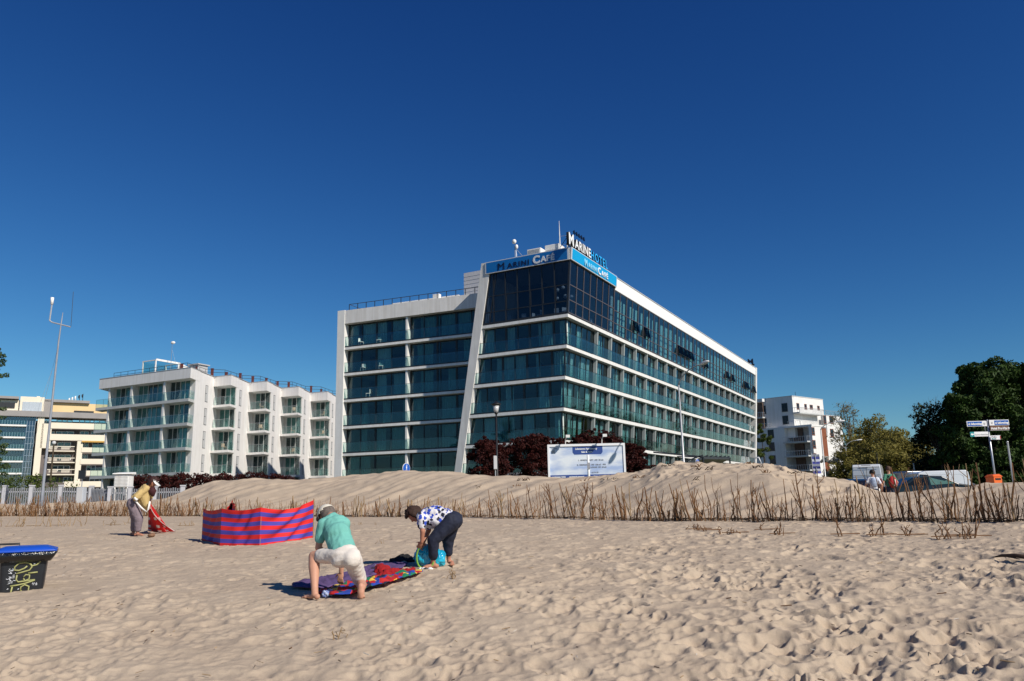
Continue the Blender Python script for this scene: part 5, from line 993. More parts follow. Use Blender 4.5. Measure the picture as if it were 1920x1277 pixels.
# ------------------------------------------------------------------ vehicles
M_tyre = mat('tyre_rubber', (0.012, 0.012, 0.012), 0.8); M_rim = mat('wheel_rim', (0.5, 0.5, 0.52), 0.3, metal=0.7); M_cg = mat('car_glass', (0.008, 0.010, 0.013), 0.12, spec=0.25); M_redl = mat('tail_light_red', (0.35, 0.01, 0.01), 0.2); M_trim = mat('black_trim', (0.015, 0.015, 0.016), 0.5)
def vehicle(name, label, cat, loc, rz, L_, W, prof, glass_prof, col, wheels, group=None, rear_glass=None, roof_in=0.10, side_win=None, tail=True, rough=0.25):
    """x forward; prof = side outline (x,z) of the body; roof narrows above the waist"""
    o = empty(name, loc, rz, label, cat, group); zw = 0.55 * max(z for _, z in prof); zm = max(z for _, z in prof)
    def inset(z): return 0 if z < zw else (z - zw) / (zm - zw) * roof_in
    m = mat(name + '_paint_%d' % len(MATS), col, rough, 0.03, 1.0, coat=0.6 if max(col) > 0.3 else 0.15); n = len(prof); b = MB(); vs = [(x, -W / 2 + inset(z), z) for x, z in prof] + [(x, W / 2 - inset(z), z) for x, z in prof]
    b.add(vs, [tuple(range(n)), tuple(range(n, 2 * n))[::-1]] + [(i, n + i, n + (i + 1) % n, (i + 1) % n) for i in range(n)]); body = b.build('body', m, o); bevel(body, 0.05, 3)
    for gp in glass_prof:
        for s in (-1, 1):
            b = MB(); b.add([(x, s * (W / 2 - inset(z) + 0.006), z) for x, z in gp], [tuple(range(len(gp)))[::(1 if s < 0 else -1)]]); b.build('side_window', M_cg, o)
    for (x0, z0, x1, z1, nm) in (rear_glass or []):
        b = MB(); dn = Vector((-(z1 - z0), x1 - x0)).normalized() * 0.008; sg = 1 if x0 > 0 else -1
        if dn.x * sg < 0: dn = -dn
        w0 = W / 2 - inset(z0) - 0.12; w1 = W / 2 - inset(z1) - 0.12; b.quad((x0 + dn.x, -w0, z0 + dn.y), (x0 + dn.x, w0, z0 + dn.y), (x1 + dn.x, w1, z1 + dn.y), (x1 + dn.x, -w1, z1 + dn.y)); b.build(nm, M_cg, o)
    for x in wheels:
        for s in (-1, 1):
            y = s * (W / 2 - 0.08); b = MB(); b.tube([(x, y - 0.11, 0.32), (x, y + 0.11, 0.32)], 0.32, 20); w_ = b.build('wheel', M_tyre, o); b = MB(); b.tube([(x, y + s * 0.09, 0.32), (x, y + s * 0.125, 0.32)], 0.2, 14); b.build('rim', M_rim, w_)
    xr = min(x for x, _ in prof); xf = max(x for x, _ in prof)
    for s in (-1, 1):
        if tail: b = MB(); z0 = zm * 0.42; b.box(xr - 0.012, xr + 0.1, s * (W / 2 - 0.12) - 0.06, s * (W / 2 - 0.12) + 0.06, z0, z0 + zm * 0.2); b.build('tail_light', M_redl, o)
        b = MB(); b.ell((xf - 0.08, s * (W / 2 - 0.25), 0.68), (0.12, 0.16, 0.08)); b.build('headlight', M_lgrey, o, True)
        b = MB(); b.ell((xf - L_ * 0.30, s * (W / 2 + 0.08), zm * 0.62), (0.06, 0.10, 0.07)); b.build('wing_mirror', m, o, True)
    b = MB(); b.box(xr - 0.05, xr + 0.1, -W / 2 + 0.05, W / 2 - 0.05, 0.32, 0.55); b.box(xf - 0.1, xf + 0.04, -W / 2 + 0.05, W / 2 - 0.05, 0.30, 0.52); b.build('bumper', M_trim, o)
    return o, body, m
zr = 0.805
van_prof = [(-2.7, 0.4), (-2.75, 1.0), (-2.68, 2.35), (-2.55, 2.5), (1.2, 2.52), (1.6, 2.38), (2.1, 1.5), (2.75, 1.2), (2.85, 0.5), (2.7, 0.35)]
c = P(1625, 900, 48)
v, vb, vm = vehicle('van', 'white high-roof panel van seen from behind, beside the couple with backpacks', 'van', (c.x + 1.3, 50.5, zr), R(63), 5.6, 1.95, van_prof, [[(1.15, 1.5), (1.15, 2.05), (1.55, 2.1), (1.95, 1.5)]], (0.62, 0.64, 0.66), (-1.7, 1.9), None, [(1.68, 2.3, 2.05, 1.58, 'windscreen')])
v.scale = (0.9, 0.88, 0.93)
b = MB(); b.box(-2.757, -2.75, -0.012, 0.012, 0.7, 2.3); b.box(-2.757, -2.745, -0.85, 0.85, 1.78, 1.80); b.box(-2.757, -2.745, -0.85, 0.85, 2.3, 2.32); b.box(-2.76, -2.74, -0.3, 0.3, 2.42, 2.45); b.build('door_seam', M_trim, v); b = MB(); b.box(-2.775, -2.75, 0.03, 0.1, 1.0, 1.3); b.build('door_handle', M_trim, v)
car_prof = [(-2.15, 0.35), (-2.2, 0.75), (-2.12, 0.98), (-1.75, 1.04), (-1.15, 1.38), (-0.5, 1.47), (0.25, 1.44), (1.0, 1.05), (1.95, 0.88), (2.2, 0.62), (2.2, 0.35)]
cg = [[(-1.5, 1.02), (-1.05, 1.32), (-0.45, 1.41), (-0.42, 1.0)], [(-0.34, 1.0), (-0.37, 1.41), (0.2, 1.38), (0.82, 1.04)]]
c = P(1755, 905, 40)
vehicle('car', 'dark blue green saloon car parked broadside behind the stick fence', 'car', (c.x, 40.5, 0.76), R(-6), 4.4, 1.78, car_prof, [[(-1.5, 1.02), (-1.05, 1.32), (-0.45, 1.41), (-0.42, 1.0)]], (0.008, 0.016, 0.022), (-1.35, 1.35), 'parked cars behind the dune', [(-1.7, 1.04, -1.2, 1.34, 'rear_window'), (0.3, 1.42, 0.95, 1.07, 'windscreen')])
b = MB(); q_ = bpy.data.objects['car']; b.add([(-0.34, -0.86, 1.0), (-0.37, -0.80, 1.40), (0.2, -0.80, 1.37), (0.82, -0.86, 1.05)], [(0, 1, 2, 3)]); b.build('front_side_window', mat('car_glass_green', (0.10, 0.20, 0.17), 0.1), q_)
pv = [(-2.3, 0.35), (-2.33, 1.0), (-2.25, 1.75), (-2.1, 1.86), (0.5, 1.84), (0.9, 1.74), (1.35, 1.2), (2.1, 1.0), (2.25, 0.6), (2.2, 0.35)]
c = P(1790, 890, 45)
v, vb, vm = vehicle('van', 'white panel van parked facing left behind the dark saloon car', 'van', (c.x - 1.3, 45.5, 0.78), R(176), 4.6, 1.85, pv, [[(0.35, 1.2), (0.35, 1.62), (0.85, 1.66), (1.25, 1.2)]], (0.62, 0.64, 0.66), (-1.4, 1.45), None, [(0.95, 1.7, 1.33, 1.24, 'windscreen')])
v.scale = (0.86, 0.9, 0.97)
b = MB(); b.tube([(-1.9, 0.915, 0.7), (-1.9, 0.86, 1.5), (-1.7, 0.85, 1.62), (0.1, 0.85, 1.62)], 0.008, 4); b.tube([(-0.8, 0.92, 0.7), (-0.8, 0.85, 1.62)], 0.008, 4); b.build('door_seam', M_trim, v)
mv = [(-2.3, 0.35), (-2.33, 1.0), (-2.2, 1.8), (-2.0, 1.9), (0.9, 1.88), (1.3, 1.75), (1.8, 1.2), (2.35, 1.0), (2.45, 0.5), (2.3, 0.35)]
c = P(1727, 900, 50)
vehicle('minivan', 'dark grey minivan with long side windows parked left of the white panel van', 'minivan', (c.x + 0.9, 50.5, 0.8), R(4), 4.8, 1.85, mv, [[(-2.0, 1.15), (-1.95, 1.68), (-0.6, 1.72), (-0.6, 1.15)], [(-0.5, 1.15), (-0.5, 1.72), (1.1, 1.68), (1.6, 1.18)]], (0.06, 0.065, 0.08), (-1.4, 1.5), None, [(1.33, 1.72, 1.78, 1.25, 'windscreen')])
c = P(1577, 905, 52)
vehicle('car', 'dark car roof just showing over the dune slope left of the white van', 'car', (c.x + 0.3, 52.5, 0.8), R(70), 4.4, 1.78, car_prof, cg, (0.012, 0.014, 0.02), (-1.35, 1.35), 'parked cars behind the dune', [(-1.7, 1.04, -1.2, 1.34, 'rear_window'), (0.3, 1.42, 0.95, 1.07, 'windscreen')])
c = P(1618, 905, 42)
vehicle('car', 'black car standing right behind the white high-roof van', 'car', (c.x, 43.5, 0.72), R(95), 4.4, 1.78, car_prof, cg, (0.008, 0.008, 0.009), (-1.35, 1.35), 'parked cars behind the dune', [(-1.7, 1.04, -1.2, 1.34, 'rear_window'), (0.3, 1.42, 0.95, 1.07, 'windscreen')])
# flags in front of the white block
for i_, (px, lab) in enumerate([(1521, 'left of two narrow blue and white flags before the white block'), (1528, 'right of two narrow blue and white flags before the white block')]):
    t = P(px, 852, 100); e = P(px + 4, 888, 100); o = root_abs('banner_flag', (t.x, 100, 0.8), lab, 'flag', 'banner flags before the white block'); b = MB(); b.tube([(t.x, 100, 0.6), (t.x, 100, t.z + 0.2)], 0.05, 6); b.build('pole', M_pole, o)
    b = MB(); n = 8
    for q in range(n): z0 = e.z + (t.z - e.z) * q / n; z1 = e.z + (t.z - e.z) * (q + 1) / n; dx0 = 0.09 * math.sin(q * 1.3); dx1 = 0.09 * math.sin((q + 1) * 1.3); b.quad((t.x + 0.05, 100, z0), (t.x + 0.55 + dx0, 100 + dx0 * 2, z0), (t.x + 0.55 + dx1, 100 + dx1 * 2, z1), (t.x + 0.05, 100, z1), q % 2)
    b.build('cloth', [mat('flag_blue', (0.04, 0.05, 0.25), 0.8), mat('flag_pale', (0.4, 0.42, 0.5), 0.8)], o)
# ------------------------------------------------------------------ people
M_skin = mat('skin', (0.52, 0.27, 0.18), 0.55, 0.08, 6, spec=0.3); M_skin2 = mat('skin_tanned', (0.42, 0.19, 0.12), 0.55, 0.08, 6, spec=0.3)
def J(px, py, Y, dY=0.0): return P(px, py, Y + dY)
class Body:
    def __init__(s): s.b = MB()
    def limb(s, pts, rads):
        pts = [Vector(p) for p in pts]
        for (p, q, r0, r1) in zip(pts[:-1], pts[1:], rads[:-1], rads[1:]): s.b.cap(p, q, r0, r1, 12)
        return s
    def ell(s, c, r, rot=None): s.b.ell(c, r, rot, 16, 10); return s
    def chest(s, p, q, r0, r1, side, flat=0.62, n=8):
        """flattened torso between p and q: overlapping ellipsoids"""
        p, q, side = Vector(p), Vector(q), Vector(side).normalized(); ax = (q - p).normalized(); side = (side - ax * side.dot(ax)).normalized(); fr = ax.cross(side); M3 = Matrix((side, fr, ax)).transposed()
        for k in range(n + 1): t = k / n; r = r0 + (r1 - r0) * t; s.b.ell(p.lerp(q, t), (r, r * flat, max(0.07, (q - p).length / n * 1.1)), M3, 16, 8)
        return s
    def done(s, name, m, root, vox=0.012, it=3): o = s.b.build(name, m, root, True); return remesh(o, vox, it)
def hand(B, wrist, dirv, palmn, s=1.0, curl=0.5):
    """palm and five separate fingers; dirv along the hand, palmn out of the palm"""
    w = Vector(wrist); d = Vector(dirv).normalized(); n = Vector(palmn); n = (n - d * n.dot(d)).normalized(); sd = d.cross(n)
    M3 = Matrix((sd, n, d)).transposed(); B.b.ell(w + d * 0.045 * s, (0.040 * s, 0.016 * s, 0.052 * s), M3, 12, 8)
    for k, (o_, L_) in enumerate([(-0.030, 0.062), (-0.010, 0.075), (0.011, 0.078), (0.031, 0.068)]):
        a = w + d * 0.082 * s + sd * o_ * s; c = curl * (1 + 0.1 * k); a2 = a + (d * math.cos(c * 0.5) + n * math.sin(c * 0.5)) * L_ * 0.5 * s + sd * o_ * 0.15; a3 = a2 + (d * math.cos(c * 1.3) + n * math.sin(c * 1.3)) * L_ * 0.5 * s
        B.b.cap(a, a2, 0.0095 * s, 0.009 * s, 8); B.b.cap(a2, a3, 0.009 * s, 0.007 * s, 8)
    t0 = w + d * 0.03 * s - sd * 0.035 * s; t1 = t0 + (d * 0.6 - sd * 0.7 + n * 0.3).normalized() * 0.036 * s; t2 = t1 + (d * 0.85 - sd * 0.3 + n * 0.4).normalized() * 0.03 * s
    B.b.cap(t0, t1, 0.012 * s, 0.010 * s, 8); B.b.cap(t1, t2, 0.010 * s, 0.008 * s, 8)
def foot(B, heel, toe, s=1.0, up=Vector((0, 0, 1))):
    h, t = Vector(heel), Vector(toe); d = (t - h).normalized(); sd = d.cross(up).normalized(); u2 = sd.cross(d); L_ = (t - h).length
    M3 = Matrix((sd, d, u2)).transposed(); B.b.ell(h + u2 * 0.025, (0.036, 0.042, 0.035), M3); B.b.ell(h + d * L_ * 0.45 + u2 * 0.025, (0.036, L_ * 0.42, 0.030), M3); B.b.ell(h + d * L_ * 0.78 + u2 * 0.012, (0.046, L_ * 0.2, 0.020), M3)
    for k in range(5): a = h + d * (L_ * (0.92 - 0.03 * k)) + sd * (-0.034 + 0.017 * k); B.b.cap(a + u2 * 0.008, a + d * 0.028 + u2 * 0.004, 0.012 - 0.0012 * k, 0.009, 8)
def head(root, c, face, upv, skin, r=0.105):
    """head with skull, jaw, nose, ears, eyes and mouth; face = look direction"""
    c = Vector(c); f = Vector(face).normalized(); u = Vector(upv); u = (u - f * u.dot(f)).normalized(); sd = f.cross(u); M3 = Matrix((sd, f, u)).transposed(); H = Body()
    H.ell(c, (r * 0.74, r * 0.92, r * 1.0), M3).ell(c + f * r * 0.22 - u * r * 0.52, (r * 0.56, r * 0.62, r * 0.52), M3)
    H.b.ell(c + f * r * 0.92 - u * r * 0.16, (r * 0.13, r * 0.2, r * 0.2), M3); H.b.ell(c + f * r * 0.72 - u * r * 0.62, (r * 0.24, r * 0.12, r * 0.07), M3)
    for s in (-1, 1): H.b.ell(c + sd * s * r * 0.76 - u * r * 0.08 - f * r * 0.02, (r * 0.08, r * 0.17, r * 0.24), M3); H.b.ell(c + sd * s * r * 0.34 + f * r * 0.78 + u * r * 0.12, (r * 0.22, r * 0.1, r * 0.06), M3)
    return H, M3, f, u, sd
def face_parts(root, c, M3, f, u, sd, r=0.105):
    for s in (-1, 1): b = MB(); b.ell(Vector(c) + sd * s * r * 0.33 + f * r * 0.82, (r * 0.10, r * 0.06, r * 0.06), M3, 8, 6); b.build('eye', mat('eye_dark', (0.05, 0.035, 0.03), 0.2), root, True)
    b = MB(); b.ell(Vector(c) + f * r * 0.80 - u * r * 0.56, (r * 0.22, r * 0.06, r * 0.05), M3, 10, 6); b.build('mouth', mat('lips', (0.35, 0.12, 0.10), 0.5), root, True)
def hair(root, c, M3, f, u, r, m, back=1.0, rough=0.012, name='hair', low=-0.3, seed=1):
    """cap of hair with an uneven surface, covering the skull above 'low' and behind the face"""
    b = MB(); b.ell(Vector(c) - f * r * 0.08 + u * r * 0.08, (r * 0.86, r * 1.0, r * 1.06), M3, 28, 18); o = b.build(name, m, root, True); me = o.data; off = Vector(root.get('abs') or (0, 0, 0)); bm = bmesh.new(); bm.from_mesh(me); dl = []
    for v in bm.verts:
        w = v.co + off - Vector(c); ff = w.dot(f) / r; uu = w.dot(u) / r
        if (ff > 0.25 and uu < 0.55) or uu < low * back: dl.append(v)
        v.co += (w.normalized()) * mnoise.noise(w * 60) * rough * 2
    bmesh.ops.delete(bm, geom=dl, context='VERTS'); bm.to_mesh(me); bm.free(); md = o.modifiers.new('t', 'SOLIDIFY'); md.thickness = -0.012; return o
def wrinkle(o, amp, sc, st=(1, 1, 1)):
    for v in o.data.vertices: q = Vector((v.co.x * st[0], v.co.y * st[1], v.co.z * st[2])) * sc; v.co += v.normal * (mnoise.noise(q) * amp + mnoise.noise(q * 2.3) * amp * 0.5)
# ---- kneeling man -------------------------------------------------
YK = 9.75; g0 = J(632, 1116, YK); man = root_abs('person', (g0.x, g0.y, gzf(g0.x, g0.y)), 'grey-haired man in turquoise t-shirt, white shorts and cap, kneeling on one knee over the towels', 'person')
hipL, hipR = J(635, 1042, YK, 0.04), J(660, 1046, YK, 0.0); kL = J(588.5, 1043, YK, 0.24); aL = J(590.0, 1101, YK, 0.02); kR = J(677, 1094, YK, 0.36); aR = J(679, 1101, YK, -0.04)
pel = (hipL + hipR) / 2; shL, shR = J(606, 982, YK, 0.30), J(645, 981, YK, 0.34); neck = J(625, 970, YK, 0.40); hd = J(613.5, 965, YK, 0.52)
eL = J(597, 1027, YK, 0.30); wL = J(606, 1033, YK, 0.47); eR = J(642, 1034, YK, 0.42); wR = J(640, 1072, YK, 0.46)
B = Body(); side = (hipR - hipL)
B.chest(pel + Vector((0, 0, .02)), (shL + shR) / 2, 0.135, 0.13, side, 0.6); B.limb([shL, eL, wL], [0.046, 0.043, 0.030]).limb([shR, eR, wR], [0.046, 0.043, 0.030])
B.limb([hipL, kL, kL.lerp(aL, 0.35), aL], [0.088, 0.066, 0.070, 0.042]).limb([hipR, kR, kR.lerp(aR, 0.4), aR], [0.09, 0.064, 0.066, 0.044]).limb([neck, hd], [0.058, 0.055])
gl = gzf(aL.x, aL.y); B.limb([aL, (aL.x + 0.01, aL.y - 0.02, gl + 0.05)], [0.044, 0.042]); foot(B, (aL.x + 0.04, aL.y - 0.04, gl + 0.005), (aL.x - 0.15, aL.y + 0.10, gl + 0.005)); hand(B, wL, Vector((0.7, 0.5, -0.25)), (0, 0, -1), 1.0, 0.7); hand(B, wR, (J(637.5, 1090, YK, 0.46) - wR), (0.2, 1, 0), 1.05, 0.5)
h_ = Vector((aR.x - 0.01, aR.y - 0.02, aR.z + 0.01)); B.b.ell(h_, (0.038, 0.042, 0.045)); t_ = J(677, 1118, YK, -0.06); B.limb([h_, h_.lerp(t_, 0.55), t_], [0.038, 0.044, 0.034])
for k in range(5): a_ = t_ + Vector((-0.038 + 0.019 * k, 0.0, -0.0)); B.b.cap(a_, a_ + Vector((0, 0.035, -0.02)), 0.013, 0.010, 8)
fdir = Vector((-0.68, 0.50, -0.38)); H, M3, f, u, sd = head(man, hd, fdir, Vector((-0.15, 0.05, 1.0)), M_skin); B.b.v += []; 
n0 = len(B.b.v); B.b.v += H.b.v; B.b.f += [tuple(i + n0 for i in q) for q in H.b.f]; B.b.m += H.b.m
B.done('body', M_skin, man, 0.0095, 2); face_parts(man, hd, M3, f, u, sd)
hair(man, hd, M3, f, u, 0.100, mat('hair_grey', (0.13, 0.105, 0.09), 0.9, 0.3, 60), 1.6, 0.006, 'hair', -0.35)
b = MB(); cc = hd + u * 0.030 + f * 0.010; b.ell(cc, (0.107, 0.127, 0.110), M3, 24, 14); o = b.build('cap', mat('cap_beige', (0.62, 0.57, 0.48), 0.8, 0.04), man, True)
bm = bmesh.new(); bm.from_mesh(o.data); off = Vector(man['abs']); bmesh.ops.delete(bm, geom=[v for v in bm.verts if (v.co + off - cc).dot(u + f * 0.4) < -0.002], context='VERTS'); bm.to_mesh(o.data); bm.free(); o.modifiers.new('t', 'SOLIDIFY').thickness = 0.005
b = MB(); vz = [cc + f * (0.095 + 0.075 * math.cos(t)) + sd * 0.085 * math.sin(t) - u * (0.005 + 0.02 * math.cos(t) * 2) for t in [(-1.5 + 3.0 * k / 8) for k in range(9)]]; vz0 = [cc + f * 0.07 * math.cos(t) + sd * 0.082 * math.sin(t) for t in [(-1.5 + 3.0 * k / 8) for k in range(9)]]
b.add([tuple(p) for p in vz0 + vz], [(k, k + 1, 9 + k + 1, 9 + k) for k in range(8)]); o = b.build('cap_visor', mat('visor_dark', (0.10, 0.09, 0.085), 0.7), man, True); o.modifiers.new('t', 'SOLIDIFY').thickness = 0.006
M_tee = mat('tshirt_turquoise', (0.15, 0.42, 0.36), 0.9, 0.06, 5, 0.15, 60)
B = Body(); B.chest(pel.lerp((shL + shR) / 2, 0.16) , (shL + shR) / 2, 0.168, 0.160, side, 0.74, 9); B.limb([shL, shL.lerp(eL, 0.62)], [0.072, 0.068]).limb([shR, shR.lerp(eR, 0.5)], [0.078, 0.072]).limb([shL, neck, shR], [0.07, 0.062, 0.075])
B.b.ell(J(634, 1000, YK, 0.20), (0.165, 0.13, 0.14)); o = B.done('tshirt', M_tee, man, 0.012, 8); wrinkle(o, 0.011, 15, (1, 1, 0.35))
B = Body(); B.chest(pel + Vector((0, 0, -0.04)), pel.lerp((shL + shR) / 2, 0.14), 0.172, 0.172, side, 0.74, 6); B.b.ell(hipR + Vector((-0.0, -0.01, -0.01)), (0.118, 0.12, 0.125)); B.b.ell(hipL + Vector((0.02, 0, 0.0)), (0.11, 0.12, 0.11))
B.limb([hipL, hipL.lerp(kL, 0.72)], [0.108, 0.086]).limb([hipR, hipR.lerp(kR, 0.80)], [0.115, 0.092]); o = B.done('shorts', mat('shorts_white', (0.66, 0.60, 0.54), 0.85, 0.05, 5, 0.15, 60), man, 0.012, 14); wrinkle(o, 0.009, 16, (0.35, 1, 1))
# ---- woman bending over the bag ----------------------------------
YW = 12.5; g0 = J(825, 1066, YW); wo = root_abs('person', (g0.x, g0.y, gzf(g0.x, g0.y)), 'woman in a blue flowered blouse and cropped navy trousers bending over a turquoise bag', 'person')
hN, hF = J(846, 978, YW, -0.06), J(848, 977, YW, 0.14); kN = J(813, 1012, YW, -0.10); aN = J(812, 1055, YW, 0.0); kF = J(840, 1012, YW, 0.22); aF = J(841, 1046, YW, 0.32)
sN, sF = J(790, 970, YW, -0.12), J(796, 972, YW, 0.2); hd = J(776.5, 966, YW, 0.06); neck = J(787, 964, YW, 0.04); eN = J(792.5, 996, YW, -0.14); wN = J(791, 1016, YW, -0.10); eF = J(804, 994, YW, 0.16); wF = J(795, 1015, YW, 0.04)
pel = (hN + hF) / 2; side = hF - hN; B = Body(); B.chest(pel, (sN + sF) / 2, 0.15, 0.15, side, 0.8); B.limb([sN, eN, wN], [0.048, 0.042, 0.028]).limb([sF, eF, wF], [0.048, 0.042, 0.028]).limb([neck, hd], [0.052, 0.05])
B.limb([hN, kN, kN.lerp(aN, 0.4), aN], [0.10, 0.07, 0.06, 0.036]).limb([hF, kF, kF.lerp(aF, 0.4), aF], [0.10, 0.07, 0.06, 0.036])
for a_, dx in ((aN, -0.2), (aF, 0.02)): gl = gzf(a_.x, a_.y); B.limb([a_, (a_.x + 0.01, a_.y, gl + 0.05)], [0.036, 0.036]); foot(B, (a_.x + 0.05, a_.y + 0.02, gl + 0.005), (a_.x + dx + (0.05 if dx > 0 else 0.03), a_.y - (0.2 if dx > 0 else 0.06), gl + 0.005))
hand(B, wN, (J(785, 1026, YW, -0.06) - wN), (-0.2, 1, -0.3), 1.0, 0.5); hand(B, wF, (J(791, 1026, YW, 0.03) - wF), (0, -0.4, -0.8), 1.0, 0.6)
H, M3, f, u, sd = head(wo, hd, Vector((-0.45, 0.05, -0.9)), Vector((-0.9, 0, 0.45)), M_skin2, 0.10); n0 = len(B.b.v); B.b.v += H.b.v; B.b.f += [tuple(i + n0 for i in q) for q in H.b.f]; B.b.m += H.b.m
B.done('body', M_skin2, wo, 0.0105, 2); face_parts(wo, hd, M3, f, u, sd, 0.10); hair(wo, hd, M3, f, u, 0.122, mat('hair_brown', (0.035, 0.016, 0.010), 0.8, 0.4, 50), 2.2, 0.022, 'hair', -0.4)
def flower_mat():
    m = bpy.data.materials.new('flowered_blouse'); m.use_nodes = True; nt = m.node_tree; N = nt.nodes; L = nt.links; b_ = N['Principled BSDF']; b_.inputs['Roughness'].default_value = 0.85
    tc = N.new('ShaderNodeTexCoord'); ws = N.new('ShaderNodeTexNoise'); ws.inputs['Scale'].default_value = 20; mx = N.new('ShaderNodeMixRGB'); mx.blend_type = 'ADD'; mx.inputs[0].default_value = 0.04; L.new(tc.outputs['Object'], ws.inputs[0]); L.new(tc.outputs['Object'], mx.inputs[1]); L.new(ws.outputs['Color'], mx.inputs[2])
    v = N.new('ShaderNodeTexVoronoi'); v.inputs['Scale'].default_value = 17; L.new(mx.outputs[0], v.inputs['Vector']); lt = N.new('ShaderNodeMath'); lt.operation = 'LESS_THAN'; lt.inputs[1].default_value = 0.56; L.new(v.outputs['Distance'], lt.inputs[0])
    sp_ = N.new('ShaderNodeSeparateColor'); L.new(v.outputs['Color'], sp_.inputs[0]); rp = N.new('ShaderNodeValToRGB'); rp.color_ramp.interpolation = 'CONSTANT'; e = rp.color_ramp.elements; e[0].color = (0.012, 0.014, 0.035, 1); e[1].position = 0.35; e[1].color = (0.02, 0.06, 0.42, 1); k = e.new(0.78); k.color = (0.66, 0.64, 0.66, 1)
    L.new(sp_.outputs[0], rp.inputs[0]); m2 = N.new('ShaderNodeMixRGB'); m2.inputs[1].default_value = (0.66, 0.64, 0.66, 1); L.new(lt.outputs[0], m2.inputs[0]); L.new(rp.outputs[0], m2.inputs[2]); L.new(m2.outputs[0], b_.inputs['Base Color']); return m
B = Body(); B.chest(pel.lerp((sN + sF) / 2, 0.18), (sN + sF) / 2, 0.175, 0.168, side, 0.86, 9); B.limb([sN, sN.lerp(eN, 0.55)], [0.085, 0.072]).limb([sF, sF.lerp(eF, 0.55)], [0.08, 0.075]); B.b.ell(J(815, 962, YW, 0.05), (0.2, 0.17, 0.12)); B.b.ell(J(818, 976, YW, 0.0), (0.14, 0.15, 0.11)); B.b.ell(J(835, 968, YW, 0.04), (0.16, 0.17, 0.12))
B.b.cap(J(806, 985, YW, 0.0), J(800, 988, YW, 0.05), 0.06, 0.05); o = B.done('blouse', flower_mat(), wo, 0.013, 3); wrinkle(o, 0.012, 12)
M_navyc = mat('trousers_navy', (0.012, 0.016, 0.035), 0.8, 0.2, 6); B = Body(); B.b.ell(pel + Vector((0.02, 0, 0.01)), (0.16, 0.19, 0.15)); B.b.ell(J(856, 972, YW, 0.04), (0.10, 0.165, 0.10)); B.limb([hN, kN, kN.lerp(aN, 0.72)], [0.142, 0.098, 0.072]).limb([hF, kF, kF.lerp(aF, 0.68)], [0.142, 0.098, 0.072]); B.limb([pel, pel.lerp((sN + sF) / 2, 0.3)], [0.15, 0.13])
o = B.done('trousers', M_navyc, wo, 0.013, 3); wrinkle(o, 0.009, 12)
# ---- woman on the left with the red towel -------------------------
YL = 20.0; g0 = J(257, 1006, YL); la = root_abs('person', (g0.x, g0.y, gzf(g0.x, g0.y)), 'stooping woman in tan poncho, mauve trousers and white visor holding up a red towel', 'person')
hip1, hip2 = J(249, 944, YL, -0.08), J(250, 944, YL, 0.14); k1 = J(260, 973, YL, -0.08); a1 = J(258, 998, YL, -0.06); k2 = J(253, 974, YL, 0.16); a2 = J(250, 998, YL, 0.2); s1, s2 = J(274, 916, YL, -0.14), J(279, 915, YL, 0.16); hd = J(287.5, 905, YL, 0.0); neck = J(280, 911, YL, 0.0)
e1 = J(256, 932, YL, -0.26); w1 = J(252, 940, YL, -0.1); e2 = J(281, 931, YL, 0.2); w2 = J(281, 945.5, YL, 0.1)
pel = (hip1 + hip2) / 2; side = hip2 - hip1; B = Body(); B.chest(pel, (s1 + s2) / 2, 0.15, 0.15, side, 0.75); B.limb([s1, e1, w1], [0.05, 0.044, 0.03]).limb([s2, e2, w2], [0.05, 0.044, 0.03]).limb([neck, hd], [0.05, 0.05]); B.limb([hip1, k1, a1], [0.1, 0.068, 0.038]).limb([hip2, k2, a2], [0.1, 0.068, 0.038])
for a_ in (a1, a2): gl = gzf(a_.x, a_.y); B.limb([a_, (a_.x, a_.y, gl + 0.05)], [0.038, 0.036]); foot(B, (a_.x - 0.05, a_.y, gl + 0.005), (a_.x + 0.18, a_.y - 0.06, gl + 0.005))
hand(B, w1, Vector((0.2, 0.2, -0.5)), (1, 0, 0), 1.0, 0.4); hand(B, w2, Vector((0.0, 0, -1)), (1, 0, 0), 1.0, 1.0)
H, M3, f, u, sd = head(la, hd, Vector((0.82, -0.1, -0.55)), Vector((0.5, 0, 0.85)), M_skin2, 0.10); n0 = len(B.b.v); B.b.v += H.b.v; B.b.f += [tuple(i + n0 for i in q) for q in H.b.f]; B.b.m += H.b.m
B.done('body', M_skin2, la, 0.012, 2); face_parts(la, hd, M3, f, u, sd, 0.10); hair(la, hd, M3, f, u, 0.125, mat('hair_dark_red', (0.035, 0.010, 0.008), 0.7, 0.4, 50), 2.4, 0.02, 'hair', -0.3)
b = MB(); cc = hd + u * 0.03; tt_ = [(-1.5 + 3.0 * k / 8) for k in range(9)]; b.add([tuple(cc + f * 0.085 * math.cos(t) + sd * 0.088 * math.sin(t) + u * 0.02) for t in tt_] + [tuple(cc + f * (0.10 + 0.10 * math.cos(t)) + sd * 0.10 * math.sin(t)) for t in tt_] + [tuple(cc + f * 0.10 * math.cos(t) + sd * 0.098 * math.sin(t) + u * 0.06) for t in tt_], [(k, k + 1, 10 + k, 9 + k) for k in range(8)] + [(18 + k, 19 + k, k + 1, k) for k in range(8)])
o = b.build('sun_visor', M_white, la, True); o.modifiers.new('t', 'SOLIDIFY').thickness = 0.008
